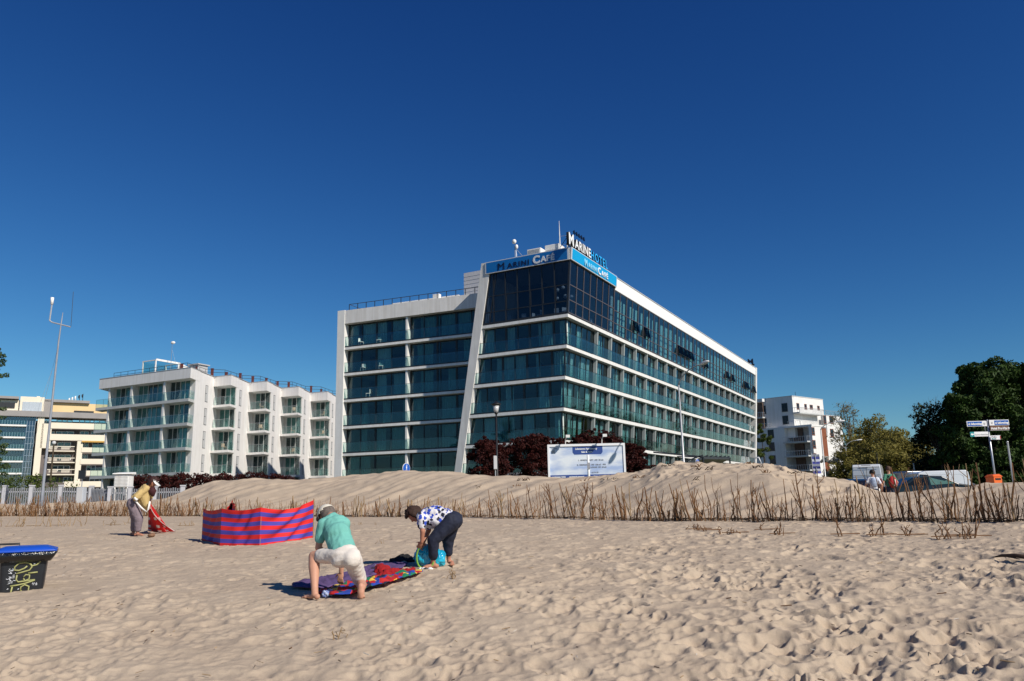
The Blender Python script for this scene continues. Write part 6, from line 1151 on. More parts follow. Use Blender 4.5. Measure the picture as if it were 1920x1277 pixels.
M_tan = mat('poncho_tan', (0.50, 0.36, 0.15), 0.9, 0.08, 5, 0.1, 60); B = Body(); B.chest(pel.lerp((s1 + s2) / 2, 0.25), (s1 + s2) / 2, 0.17, 0.175, side, 0.85, 8); B.limb([s1, e1, e1.lerp(w1, 0.35)], [0.085, 0.085, 0.07]).limb([s2, e2], [0.085, 0.08]); B.limb([J(270, 925, YL, -0.05), J(273, 945, YL, -0.08), J(276, 954, YL, -0.06)], [0.16, 0.09, 0.02])
B.limb([J(262, 938, YL, -0.06), J(275, 955, YL, -0.06)], [0.08, 0.02]); o = B.done('poncho', M_tan, la, 0.014, 3); wrinkle(o, 0.014, 11, (1.4, 1, 0.4))
b = MB(); b.tube([tuple(J(*q, YL, -0.2)) for q in [(253.5, 939), (258, 944), (265, 952), (275, 960.5), (278, 955), (281, 940)]], 0.022, 6); b.tube([tuple(J(*q, YL, -0.34)) for q in [(252, 933), (254.5, 936), (257.5, 937.5)]], 0.03, 6); b.build('poncho_trim', M_white, la, True)
b = MB(); b.tube([tuple(J(*q, YL, -0.05)) for q in [(283, 915), (286, 922), (287, 931)]], [0.09, 0.1, 0.03], 8); b.build('scarf', mat('scarf_maroon', (0.05, 0.01, 0.012), 0.8), la, True)
M_mauve = mat('trousers_mauve', (0.20, 0.155, 0.175), 0.9, 0.08, 5, 0.1, 60); B = Body(); B.b.ell(pel, (0.15, 0.18, 0.15)); B.limb([hip1, k1, k1.lerp(a1, 0.75)], [0.145, 0.108, 0.085]).limb([hip2, k2, k2.lerp(a2, 0.75)], [0.14, 0.1, 0.08]); B.limb([pel, pel.lerp((s1 + s2) / 2, 0.3)], [0.15, 0.13]); o = B.done('trousers', M_mauve, la, 0.014, 3); wrinkle(o, 0.012, 11)
# ---- walkers behind the dune, simple but complete ------------------
def walker(loc, rz, h, label, top, legs, hairc, skirt=False, group=None, bend=0.0, arms=0.12, skinm=M_skin):
    o = empty('person', loc, rz, label, 'person', group); k = h / 1.75; V = lambda x, y, z: Vector((x * k, y * k, z * k)); B = Body()
    B.chest(V(0, 0, 0.95), V(0, bend, 1.40), 0.14 * k, 0.17 * k, (1, 0, 0), 0.6); B.limb([V(0, bend, 1.42), V(0, bend, 1.58)], [0.055, 0.055])
    for s in (-1, 1): B.limb([V(s * .18, bend, 1.40), V(s * (.2 + arms), .02, 1.12), V(s * (.17 + arms), -.10, .88)], [0.05, 0.042, 0.03]); hand(B, V(s * (.17 + arms), -.10, .88), (0, -0.1, -1), (-s, 0, 0), 0.95, 0.4); B.limb([V(s * .09, 0, .92), V(s * .10, -.03 * s, .5), V(s * .10, .06 * s, .09)], [0.085, 0.06, 0.04]); foot(B, V(s * .10, .10 * s, .02), V(s * .11, -.14 + .08 * s, .02))
    c = V(0, bend - .01, 1.64); H, M3, f, u, sd = head(o, c, (0, -1, -0.05), (0, 0, 1), skinm); n0 = len(B.b.v); B.b.v += H.b.v; B.b.f += [tuple(i + n0 for i in q) for q in H.b.f]; B.b.m += H.b.m; B.done('body', skinm, o, 0.014, 2); face_parts(o, c, M3, f, u, sd); hair(o, c, M3, f, u, 0.113, hairc, 1.5, 0.01)
    B = Body(); B.chest(V(0, 0, 0.93), V(0, bend, 1.40), 0.165 * k, 0.185 * k, (1, 0, 0), 0.72)
    for s in (-1, 1): B.limb([V(s * .17, bend, 1.40), V(s * (.19 + arms * .6), .02, 1.22)], [0.07, 0.062])
    t = B.done('top', top, o, 0.016, 2); wrinkle(t, 0.01, 12); B = Body(); B.b.ell(V(0, 0, .92), (0.165 * k, 0.13 * k, 0.12 * k))
    for s in (-1, 1): B.limb([V(s * .09, 0, .9), V(s * .10, -.03 * s, .5), V(s * .10, .05 * s, .16)], [0.10, 0.078, 0.062])
    B.done('trousers', legs, o, 0.016, 2); return o
M_hd = mat('hair_black', (0.012, 0.009, 0.008), 0.6, 0.4, 50); M_denim = mat('denim_dark', (0.03, 0.04, 0.07), 0.9)
c = P(1637, 900, 32); o = walker((c.x, 32, gzf(c.x, 32)), R(165), 1.63, 'dark-haired woman in a white top with a pale rucksack, behind the dune by the van', mat('top_white', (0.62, 0.64, 0.70), 0.85), M_denim, M_hd, group='walkers behind the dune')
b = MB(); b.ell((0.0, 0.2, 1.14), (0.15, 0.09, 0.2)); bevel(b.build('rucksack', mat('rucksack_pale', (0.35, 0.42, 0.55), 0.8, 0.3, 9), o, True), 0.01); b = MB(); b.ell((0, 0.12, 1.56), (0.06, 0.06, 0.07)); b.build('hair_bun', M_hd, o, True)
c = P(1668, 900, 32.5); o = walker((c.x, 32.5, gzf(c.x, 32.5)), R(190), 1.78, 'man in a green t-shirt carrying a red rucksack, seen from behind by the van', mat('tee_green', (0.06, 0.20, 0.13), 0.85), M_denim, mat('hair_short', (0.08, 0.045, 0.03), 0.8), group='walkers behind the dune')
b = MB(); b.ell((0.02, 0.22, 1.15), (0.17, 0.11, 0.25)); b.build('rucksack', mat('rucksack_red', (0.36, 0.012, 0.015), 0.7, 0.2, 7), o, True); b = MB(); b.box(-0.03, 0.05, 0.325, 0.34, 1.0, 1.26); b.build('rucksack_stripe', M_white, o); b = MB()
for s in (-1, 1): b.tube([(s * .1, .12, 1.36), (s * .12, 0.0, 1.47), (s * .13, -.13, 1.3), (s * .12, -.12, 1.05)], 0.022, 5)
b.build('rucksack_strap', M_black, o)
p = HM @ Vector(side_T(22.3, 0.55, Z0 - FL * 2)); o = walker(tuple(p), HROT + R(80), 1.68, 'small figure in white standing on a middle balcony of the long hotel side', mat('robe_white', (0.75, 0.72, 0.70), 0.85), mat('robe_pink', (0.5, 0.35, 0.33), 0.85), M_hd)
# ------------------------------------------------------------------ things on the sand
def cloth_sheet(name, label, cat, top, bot, mt, nx=60, ny=14, lift=0.03, amp=0.035, sc=9, seed=0, group=None, uvn=False):
    """cloth lying on the sand between two outlines given where they meet the ground"""
    tp = [G(*p) for p in top]; bp_ = [G(*p) for p in bot]
    def samp(L_, t):
        d = [0]; 
        for a, b_ in zip(L_[:-1], L_[1:]): d.append(d[-1] + (b_ - a).length)
        s = t * d[-1]
        for i in range(len(L_) - 1):
            if s <= d[i + 1] + 1e-9: return L_[i].lerp(L_[i + 1], (s - d[i]) / max(1e-9, d[i + 1] - d[i]))
        return L_[-1]
    c = (tp[len(tp) // 2] + bp_[len(bp_) // 2]) / 2; o = None; b = MB()
    vs = []
    for i in range(nx + 1):
        a, e = samp(tp, i / nx), samp(bp_, i / nx)
        for j in range(ny + 1):
            p_ = a.lerp(e, j / ny); q = Vector((p_.x + seed, p_.y, 0)) * sc; ed = min(1, 4 * min(i / nx, 1 - i / nx, j / ny, 1 - j / ny) + 0.25)
            z = gzf(p_.x, p_.y) + lift + (amp * abs(mnoise.noise(q)) * 2 + amp * 0.5 * mnoise.noise(q * 2.5)) * ed; x = p_.x + 0.02 * mnoise.noise(q * 1.5); vs.append((x, p_.y + 0.02 * mnoise.noise(q + Vector((5, 5, 5))), z))
    b.add(vs, [(i * (ny + 1) + j, (i + 1) * (ny + 1) + j, (i + 1) * (ny + 1) + j + 1, i * (ny + 1) + j + 1) for i in range(nx) for j in range(ny)])
    o = b.build(name, mt, None, True, off=(c.x, c.y, c.z)); o.location = c; o.modifiers.new('t', 'SOLIDIFY').thickness = 0.012; tag(o, label, cat, group); return o
cv = lambda x, y: (x / 4.571 + 440, y / 4.571 + 1040)
cloth_sheet('blanket', 'dark purple blanket spread on the sand behind the kneeling man', 'blanket', [cv(490, 270), cv(600, 240), cv(740, 218), cv(850, 192), cv(960, 175), cv(1080, 140), cv(1200, 98), cv(1400, 88), cv(1490, 92)], [cv(500, 300), cv(640, 310), cv(760, 310), cv(880, 285), cv(1000, 260), cv(1110, 230), cv(1190, 200), cv(1330, 165), cv(1440, 130)], mat('blanket_purple', (0.10, 0.06, 0.16), 0.95, 0.25, 6, 0.3, 60), seed=3, amp=0.04)
def patch_mat():
    m = bpy.data.materials.new('patchwork'); m.use_nodes = True; nt = m.node_tree; N = nt.nodes; L = nt.links; b_ = N['Principled BSDF']; b_.inputs['Roughness'].default_value = 0.95
    tc = N.new('ShaderNodeTexCoord'); mp = N.new('ShaderNodeMapping'); mp.inputs['Rotation'].default_value = (0, 0, 0.6); mp.inputs['Scale'].default_value = (1.0, 0.55, 0.001); v = N.new('ShaderNodeTexVoronoi'); v.inputs['Scale'].default_value = 11; L.new(tc.outputs['Object'], mp.inputs[0]); L.new(mp.outputs[0], v.inputs['Vector'])
    s_ = N.new('ShaderNodeSeparateColor'); L.new(v.outputs['Color'], s_.inputs[0]); rp = N.new('ShaderNodeValToRGB'); rp.color_ramp.interpolation = 'CONSTANT'; e = rp.color_ramp.elements; e[0].color = (0.45, 0.01, 0.012, 1); e[1].position = 0.28; e[1].color = (0.015, 0.05, 0.32, 1)
    for p_, c_ in ((0.46, (0.75, 0.50, 0.06, 1)), (0.62, (0.01, 0.16, 0.08, 1)), (0.80, (0.01, 0.012, 0.03, 1)), (0.90, (0.5, 0.02, 0.02, 1))): k = e.new(p_); k.color = c_
    L.new(s_.outputs[0], rp.inputs[0]); L.new(rp.outputs[0], b_.inputs['Base Color']); return m
cloth_sheet('beach_towel', 'multicoloured patchwork towel spread in front of the kneeling man', 'towel', [cv(815, 335), cv(840, 305), cv(930, 285), cv(1020, 255), cv(1130, 238), cv(1220, 212), cv(1400, 190), cv(1560, 165), cv(1610, 172)], [cv(820, 378), cv(900, 378), cv(1000, 372), cv(1100, 330), cv(1180, 300), cv(1290, 280), cv(1400, 240), cv(1500, 215), cv(1580, 185)], patch_mat(), seed=7, amp=0.035, lift=0.045, sc=7)
def lump(name, label, cat, blobs, mt, Y, vox=0.012, amp=0.02, sc=16, group=None):
    b = Body(); c0 = G(*blobs[0][:2]); 
    o = None; rt = Vector((c0.x, c0.y, c0.z))
    for (px, py, rx, ry, rz, ang) in blobs: p_ = G(px, py); b.b.ell(Vector((p_.x, p_.y, p_.z + rz * 0.6)), (rx, ry, rz), Matrix.Rotation(ang, 3, 'Z'))
    o = b.b.build(name, mt, None, True, off=tuple(rt)); o.location = rt; remesh(o, vox, 2); wrinkle(o, amp, sc); tag(o, label, cat, group); return o
lump('red_sweater', 'crumpled red sweater lying on the patchwork towel', 'sweater', [(717, 1080, .13, .14, .10, 0), (725, 1085, .12, .10, .08, .5), (735, 1080, .14, .1, .07, .2), (752, 1078, .14, .08, .05, .2), (768, 1074, .10, .07, .045, .4), (712, 1072, .08, .08, .08, 0)], mat('knit_red', (0.30, 0.008, 0.010), 0.95, 0.2, 10, 0.4, 80), 10.8, amp=0.026)
lump('black_garment', 'crumpled black clothing lying on the blanket corner beside the bag', 'clothing', [(745, 1055, .14, .12, .05, 0), (757, 1052, .15, .1, .07, .3), (770, 1054, .12, .1, .045, 0), (737, 1058, .08, .08, .03, 0)], mat('cloth_black', (0.010, 0.010, 0.012), 0.95, 0.3, 10), 12, amp=0.025)
lump('baseball_cap', 'small dark cap with a white patch on the purple blanket', 'cap', [(702, 1073, .10, .08, .045, 0), (708, 1071, .06, .06, .03, 0)], mat('cap_black', (0.015, 0.014, 0.02), 0.9), 11, amp=0.008)
p_ = G(708, 1071); b = MB(); b.ell((0, 0, 0), (.05, .03, .02)); o = b.build('white_tissue', M_white, None, True); o.location = p_ + Vector((0, 0, 0.08)); tag(o, 'small crumpled white tissue beside the red sweater', 'tissue')
lump('red_flip_flop', 'small red sandal on the sand by the kneeling man\'s bare foot', 'sandal', [(602, 1112, .05, .10, .018, 1.2), (606, 1110, .045, .05, .028, 0)], mat('rubber_red', (0.45, 0.015, 0.012), 0.5), 9.8, 0.008, 0.002)
lump('crumpled_bag', 'small crumpled blue and white plastic bag at the towel\'s left corner', 'bag', [(612, 1118, .06, .05, .045, 0), (618, 1117, .05, .04, .05, 0)], mat('plastic_blue', (0.02, 0.08, 0.40), 0.3, col2=(0.5, 0.55, 0.65), scale=30), 9.7, 0.008, 0.02, 40)
# turquoise bag
YG = 12.75; bg_ = G(810, 1063); bagr = root_abs('beach_bag', tuple(bg_), 'shiny turquoise beach bag with lime green straps at the woman\'s feet', 'bag')
b = Body(); b.b.ell((bg_.x - 0.05, bg_.y, bg_.z + .15), (.24, .15, .17)); b.b.ell((bg_.x - 0.13, bg_.y, bg_.z + .20), (.13, .13, .17)); b.b.ell((bg_.x + 0.1, bg_.y, bg_.z + .12), (.12, .13, .14)); o = b.done('body', mat('shiny_turquoise', (0.005, 0.22, 0.42), 0.25, 0.15, 8, coat=0.7, col2=(0.01, 0.50, 0.68)), bagr, 0.011, 1); wrinkle(o, 0.03, 12)
b = MB()
for dx in (-0.15, -0.02): b.tube([(bg_.x + dx + 0.14 * math.sin(t) * (1 if dx > -0.1 else -1) * 0.5, bg_.y - 0.165 - 0.01 * math.cos(t), bg_.z + 0.16 + 0.15 * math.cos(t)) for t in [k * math.pi / 9 for k in range(10)]], 0.014, 6)
b.build('strap', mat('strap_lime', (0.18, 0.38, 0.05), 0.6), bagr, True)
def small(name, label, cat, px, py, r, m, group=None, flat=0.6):
    p_ = G(px, py); b = MB(); b.ell((0, 0, r * flat * 0.6), (r, r * 0.8, r * flat), None, 10, 7); o = b.build(name, m, None, True); o.location = p_; o.rotation_euler.z = px; wrinkle(o, r * 0.2, 2.0 / r); tag(o, label, cat, group); return o
small('white_shell', 'white shell on the sand directly below the woman\'s front foot', 'shell', 807, 1069, .045, M_white); small('white_shell', 'leftmost white shell on the sand between towel corner and bag', 'shell', 789, 1068, .035, M_white); small('white_shell', 'white shell with a dark neighbour, left of the woman\'s front foot', 'shell', 794, 1068.5, .04, M_white)
small('dark_pebble', 'dark pebble between the white shells at the bag', 'pebble', 798, 1069, .04, M_dark); small('beach_rock', 'small brown rock on the sand below the striped red towel', 'rock', 284, 1006, .11, mat('rock_brown', (0.22, 0.12, 0.07), 0.9, 0.4, 12), flat=0.5)
small('yellow_box', 'small yellow item on the sand behind the turquoise bag', 'box', 833, 1047, .06, mat('yellow_plastic', (0.7, 0.5, 0.06), 0.5), flat=1.2)
# red towel hanging from the stooping woman's hand
rt = root_abs('red_towel', tuple(G(300, 1000)), 'red towel with white bars hanging from the stooping woman\'s hand', 'towel'); b = MB(); n, m_ = 34, 22; L0, L1 = J(279.5, 945, YL, 0.08), J(282, 944, YL, 0.06); gb = [(276.5, 995), (282, 998), (290, 999), (299, 1000), (304, 999.5), (309, 999.5), (314, 999), (318, 998.5), (328.5, 998)]
gbp = [G(x, y) for x, y in gb]; vs = []
for i in range(n + 1):
    t = i / n; s = t * (len(gbp) - 1); k = min(int(s), len(gbp) - 2); e = gbp[k].lerp(gbp[k + 1], s - k); a_ = L0.lerp(L1, t)
    for j in range(m_ + 1):
        v_ = j / m_; w_ = v_ ** (1.0 + 0.9 * max(0, t - 0.85) / 0.15); p_ = a_.lerp(e, w_); p_.z = a_.z + (e.z + 0.03 - a_.z) * min(1, v_ * 1.02); p_.y += 0.05 * math.sin(i * 1.15) * v_ * 0.7 + 0.03 * mnoise.noise(Vector((i * .3, j * .3, 0))); p_.x += 0.03 * math.cos(i * 1.15) * v_; vs.append(tuple(p_))
fs, mi = [], []
for i in range(n):
    for j in range(m_):
        fs.append((i * (m_ + 1) + j, (i + 1) * (m_ + 1) + j, (i + 1) * (m_ + 1) + j + 1, i * (m_ + 1) + j + 1)); mi.append(1 if (j in (10, 11, 16, 17, 20) and (i % 11) < 5) or i == n - 1 or i in (0,) and j % 3 == 0 else 0)
b.add(vs, fs); b.m = mi; o = b.build('cloth', [mat('towel_red', (0.66, 0.016, 0.018), 0.95, 0.08, 8, 0.2, 80), mat('towel_white', (0.75, 0.66, 0.64), 0.95)], rt, True); o.modifiers.new('t', 'SOLIDIFY').thickness = 0.012
# ------------------------------------------------------------------ striped windbreaks
M_wr = mat('windbreak_red', (0.60, 0.016, 0.016), 0.7, 0.05, 4); M_wb_ = mat('windbreak_blue', (0.065, 0.05, 0.33), 0.7, 0.06, 4)
def windbreak(label, base, tops, nst=9, sag=0.0, twist=0.0, first=0):
    """base: (px,py) where each pole meets the sand; tops: py of pole tops"""
    g_ = [G(x, y) for x, y in base]; o = root_abs('windbreak', tuple(g_[0]), label, 'windbreak', 'striped windbreaks'); zt = [P(tx_, ty, g.y).z for g, (tx_, ty) in zip(g_, tops)]
    for k, (A_, B_) in enumerate(zip(g_[:-1], g_[1:])):
        nu, nv = 26, nst * 4; vs = []
        nrm = Vector((-(B_.y - A_.y), B_.x - A_.x, 0)).normalized()
        for i in range(nu + 1):
            t = i / nu; bz = A_.z + (B_.z - A_.z) * t; tz = zt[k] + (zt[k + 1] - zt[k]) * t - sag * math.sin(math.pi * t) * (1.0 if k == len(g_) - 2 else 0.4)
            for j in range(nv + 1):
                v_ = j / nv; p_ = A_.lerp(B_, t); p_.z = bz - 0.05 + (tz - bz + 0.05) * v_; w_ = math.sin(math.pi * t)
                p_ += nrm * w_ * (0.055 * math.sin(4 * (v_ - 0.9 * t + 0.15 * math.sin(5 * t)) * math.pi) * (1.0 if k == len(g_) - 2 else 0.45) + 0.05 * mnoise.noise(Vector((t * 4 + k, v_ * 2.5, 1)))); vs.append(tuple(p_))
        b = MB(); b.add(vs, [(i * (nv + 1) + j, (i + 1) * (nv + 1) + j, (i + 1) * (nv + 1) + j + 1, i * (nv + 1) + j + 1) for i in range(nu) for j in range(nv)]); b.m = [((j // 4) + first) % 2 for i in range(nu) for j in range(nv)]
        b.build('cloth_panel', [M_wr, M_wb_], o, True)
    for g, z in zip(g_, zt): b = MB(); b.tube([(g.x, g.y + 0.03, g.z - 0.25), (g.x, g.y + 0.03, z + 0.03)], 0.013, 6); b.build('pole', M_wood, o)
    return o
windbreak('long red and blue striped windbreak standing zigzag on the sand, left of the kneeling man', [(378, 1012.0), (412.5, 1021.5), (486, 1023), (586, 1008.5)], [(378, 953), (412, 953.5), (489.5, 951.5), (585, 937.5)], 9, sag=0.12)
windbreak('small red and blue windbreak corner peeking out behind the long striped windbreak', [(423, 985), (434, 982), (440, 988)], [(423, 953), (434.5, 937), (437.5, 953)], 5)
# ------------------------------------------------------------------ wheeled bin at the left edge
bx = G(38, 1106); YBn = bx.y; zgb = bx.z; ztop = P(50, 1028, YBn).z; bn = empty('wheeled_bin', (P(47, 1060, YBn).x - 0.19, YBn + 0.30, ztop - 1.02), R(29), 'black wheeled bin with blue lid and yellowish graffiti, half buried at the left edge', 'bin')
def rrect(hx, hy, r, n=4): return [(sx * (hx - r) + r * math.cos(a0 + k * math.pi / 2 / n), sy * (hy - r) + r * math.sin(a0 + k * math.pi / 2 / n)) for sx, sy, a0 in ((1, 1, 0), (-1, 1, math.pi / 2), (-1, -1, math.pi), (1, -1, 1.5 * math.pi)) for k in range(n + 1)]
def loft(mb, rings):
    n = len(rings[0][0]); vs = [(x, y, z) for pts, z in rings for x, y in pts]; fs = [(i * n + k, i * n + (k + 1) % n, (i + 1) * n + (k + 1) % n, (i + 1) * n + k) for i in range(len(rings) - 1) for k in range(n)]; fs += [tuple(range(n))[::-1], tuple(range((len(rings) - 1) * n, len(rings) * n))]; mb.add(vs, fs)
hw = 0.285; M_binb = mat('bin_black', (0.016, 0.018, 0.022), 0.38, 0.15, 6, 0.05, 30)
b = MB(); loft(b, [(rrect(hw * 0.80, 0.26, 0.05), 0), (rrect(hw * 0.99, 0.33, 0.05), 0.93)]); b.build('body', M_binb, bn, False)
b = MB(); loft(b, [(rrect(hw + 0.035, 0.37, 0.05), 0.84), (rrect(hw + 0.075, 0.40, 0.05), 0.90), (rrect(hw + 0.11, 0.41, 0.03), 0.965)]); o = b.build('bin_liner', mat('liner_black', (0.006, 0.006, 0.007), 0.18, 0.2, 10, 0.9, 18, coat=0.5), bn, True)
b = MB(); loft(b, [(rrect(hw + 0.10, 0.40, 0.02), 0.97), (rrect(hw + 0.10, 0.40, 0.04), 0.99), (rrect(hw - 0.03, 0.30, 0.08), 1.035), (rrect(hw - 0.12, 0.22, 0.08), 1.04)]); b.build('lid', mat('lid_blue', (0.01, 0.07, 0.46), 0.4, 0.06, 4), bn, True)
b = MB(); b.tube([(-0.34, 0.30, 1.0), (-0.34, 0.32, 1.06), (-0.10, 0.32, 1.06), (-0.10, 0.30, 1.0)], 0.014, 6); b.build('handle', M_black, bn, True)
M_graf = mat('graffiti_yellow', (0.33, 0.33, 0.13), 0.5, 0.1); M_grafw = mat('graffiti_white', (0.6, 0.62, 0.65), 0.6)
def gp(u_, v_): # front face of the tapered body: u 0..1 left-right, v 0..1 bottom-top
    z = 0.93 * v_; hx = hw * (0.80 + 0.19 * v_); hy = 0.26 + 0.07 * v_; return (-hx + 2 * hx * u_, -hy - 0.006, z)
gc = lambda X_, Y_: gp((X_ / 10.64 - 8) / 78.0, 0.97 - (Y_ - 400) / 1120)
b = MB(); st = [[(790, 435), (790, 480), (740, 530), (660, 545), (600, 500), (520, 485), (420, 495), (350, 550), (350, 600), (430, 610), (520, 580), (570, 545)], [(620, 500), (655, 560), (620, 610), (480, 640), (380, 660)], [(600, 660), (770, 650)], [(400, 680), (390, 750), (430, 790), (740, 770)], [(520, 720), (560, 680), (630, 690), (630, 750), (560, 780), (520, 740)], [(290, 850), (420, 840), (560, 820), (740, 775)], [(330, 860), (310, 940), (340, 1010), (480, 1010), (740, 930)], [(490, 930), (490, 870), (560, 840), (640, 870), (640, 940), (560, 975), (490, 930)], [(200, 1055), (450, 1030), (650, 1015), (740, 1040), (760, 1080)], [(360, 1130), (400, 1100), (460, 1105), (500, 1130)]]
for s in st: b.tube([gc(*p_) for p_ in s], 0.011, 5)
b.build('graffiti', M_graf, bn, True); b = MB(); rr = random.Random(3)
for q in range(26): x, y = rr.gauss(290, 45), rr.uniform(560, 810); b.tube([gc(x, y), gc(x + rr.uniform(-30, 30), y + rr.uniform(-18, 18)), gc(x + rr.uniform(10, 50), y + rr.uniform(-10, 10))], 0.0045, 4)
for q in range(8): x, y = rr.uniform(670, 780), rr.uniform(830, 870); b.tube([gc(x, y), gc(x + 12, y - 20), gc(x + 24, y)], 0.004, 4)
for (x, y) in ((230, 900), (430, 910), (540, 1080), (310, 1140), (680, 520)): b.tube([gc(x, y), gc(x + 30, y - 12)], 0.006, 4)
b.build('scribble', M_grafw, bn, True)
for s in (-1, 1): b = MB(); b.tube([(s * 0.26, 0.27, 0.1), (s * 0.32, 0.27, 0.1)], 0.1, 14); b.build('wheel', M_tyre, bn)
# ------------------------------------------------------------------ brushwood fence and twigs
M_stick = mat('stick_brown', (0.10, 0.045, 0.02), 0.85, 0.3, 3, col2=(0.27, 0.14, 0.06)); M_stick2 = mat('stick_pale', (0.19, 0.12, 0.06), 0.85, 0.25, 3, col2=(0.38, 0.26, 0.14))
M_stick.node_tree.nodes['Noise Texture'].inputs['Scale'].default_value = 1.7
fence = root_abs('stick_fence', (3.4, 22, 0.87), 'long low fence of bare brown sticks planted along the foot of the dune', 'fence')
rr = random.Random(31)
def stick(mb, p, h, r, lean, fork=1.0, rr=rr, n=5, mi=0):
    d = Vector((lean[0], lean[1], 1)).normalized(); k = Vector((rr.gauss(0, 0.03), rr.gauss(0, 0.03), 0)); pts = [p - d * 0.15, p + d * h * 0.35 + k, p + d * h * 0.7 - k * 0.5, p + d * h]
    mb.tube(pts, [r, r * 0.9, r * 0.7, r * 0.5], n, mi)
    nf = 0
    while rr.random() < fork * (0.75 if nf == 0 else 0.6) and nf < 4:
        nf += 1; t = rr.uniform(0.2, 0.8); a = p + d * h * t; e = a + Vector((rr.choice([-1, 1]) * rr.uniform(0.15, 0.5), rr.uniform(-0.2, 0.2), rr.uniform(0.45, 0.95))) * h * (1.08 - t) * rr.uniform(0.5, 1.1)
        m_ = (a + e) / 2 + Vector((rr.gauss(0, .03), 0, rr.gauss(0, .03))); mb.tube([a, m_, e], [r * 0.55, r * 0.45, r * 0.25], 4, mi)
        if rr.random() < 0.4 * fork: e2 = m_ + Vector((rr.uniform(-.2, .2), rr.uniform(-.1, .1), rr.uniform(.1, .3))) * h * 0.6; mb.tube([m_, e2], [r * 0.35, r * 0.15], 3, mi)
cand = []
px = -40.0
while px < 2500:
    if px < 350: dp, hh, rad, fk, ln = 2.7, 1.0, 0.021, 1.0, 0.22
    elif px < 900: dp, hh, rad, fk, ln = 3.8, 0.86, 0.030, 0.35, 0.14
    elif px < 1300: dp, hh, rad, fk, ln = 4.8, 1.08, 0.019, 0.85, 0.12
    else: dp, hh, rad, fk, ln = 5.6, 1.15, 0.0155, 0.95, 0.11
    px += dp * rr.uniform(0.25, 1.75)
    if 350 < px < 900 and rr.random() < 0.25: px += rr.uniform(5, 16)
    q = (px - CX) / FPX; y = float(np.interp(q, FQ, FY)); x = q * y; x += rr.gauss(0, 0.04); y += rr.gauss(0, 0.05)
    h = hh * (rr.uniform(0.62, 1.08) if rr.random() < 0.75 else rr.uniform(0.25, 0.6)); r_ = rad * rr.choice([0.6, 0.8, 1.0, 1.0, 1.5])
    cand.append((h * r_ / y / y, Vector((x, y, gzf(x, y))), h, r_, (rr.gauss(-0.03, ln), rr.gauss(0, 0.12)), fk, px))
order = sorted(range(len(cand)), key=lambda i: -cand[i][0]); big = set(order[:100]); rest = MB()
for i, (k, p_, h, r_, ln, fk, px) in enumerate(cand):
    pale = 1 if (350 < px < 950 and rr.random() < 0.45) or rr.random() < 0.1 else 0
    if i in big: b = MB(); stick(b, p_, h, r_, ln, fk, mi=0); b.build('stick', M_stick2 if pale else M_stick, fence)
    else: stick(rest, p_, h, r_, ln, fk, mi=pale)
# fine brush between the sticks
for q in range(1500):
    px = rr.uniform(-40, 1990) if q % 5 < 2 else (rr.uniform(-40, 360) if q % 5 < 4 else rr.uniform(345, 900)); qq = (px - CX) / FPX; y = float(np.interp(qq, FQ, FY)) + rr.gauss(0, 0.15); x = qq * y
    stick(rest, Vector((x, y, gzf(x, y))), rr.uniform(0.25, 0.8), 0.0075, (rr.gauss(0, 0.3), rr.gauss(0, 0.2)), 0.5, n=3)
o = rest.build('thin_sticks', [M_stick, M_stick2], fence); tag(o, kind='stuff')
# dark litter lying along its foot
lt = MB()
for q in range(1500):
    px = rr.uniform(-60, 2000); qq = (px - CX) / FPX; y = float(np.interp(qq, FQ, FY)) + rr.gauss(0.05, 0.16); x = qq * y; z = gzf(x, y) + 0.02 + rr.uniform(0, 0.05); a = rr.gauss(0, 0.5); L_ = rr.uniform(0.06, 0.3)
    lt.tube([(x, y, z), (x + math.cos(a) * L_, y + math.sin(a) * L_ * 0.6, z + rr.gauss(0, 0.03))], rr.uniform(0.004, 0.009), 3)
tag(lt.build('twig_litter', mat('litter_dark', (0.06, 0.035, 0.02), 0.9, 0.4, 9)), kind='stuff')
def clump(px, py, n, h, spread, label, m=M_stick, r=0.012, lean=0.25, flat=2, group='twig clumps in front of the stick fence'):
    g = G(px, py); o = root_abs('twig_clump', tuple(g), label, 'twigs', group); b = MB()
    for q in range(n): x = g.x + rr.gauss(0, spread); y = g.y + rr.gauss(0, spread * 0.4); stick(b, Vector((x, y, gzf(x, y))), h * rr.uniform(0.5, 1.1), r * rr.uniform(0.6, 1.3), (rr.gauss(0, lean), rr.gauss(0, .2)), 0.7)
    b.build('stem', m, o); b = MB()
    for q in range(flat): a = rr.uniform(-.4, .4); b.tube([(g.x - .2, g.y, g.z + .03), (g.x + math.cos(a) * .35, g.y + math.sin(a) * .2, g.z + .03)], 0.008, 4)
    if flat: b.build('fallen_stem', m, o)
for args in [(1304, 994, 8, .12, .12, 'short reddish stubs in front of the fence below the left end of the sand hump'), (1322, 996, 2, .22, .05, 'two lone short stubs just right of the reddish stubs'), (1372, 1001, 7, .16, .15, 'low spiky stubs with a fallen twig, right of the two lone stubs'), (1433, 995, 2, .26, .04, 'single upright twig close to the fence, centre right'), (1462, 1003, 6, .24, .08, 'cut sticks with a long leaning one, centre right'), (1577, 1004, 2, .30, .03, 'single short leaning stub between two taller clumps'),
             (1645, 1005, 7, .32, .10, 'tall forked twigs in front of the fence, left of the signpost'), (1703, 1005, 4, .20, .08, 'short stubs with long fallen stems, under the dark saloon'), (1768, 1009, 6, .36, .08, 'tall forked twigs in front of the fence, under the white panel van'), (1794, 1006, 1, .26, .01, 'one straight stub between the two tallest twig clumps'), (1820, 1008, 7, .32, .08, 'rightmost dense clump of tall twigs in front of the fence')]: clump(*args)
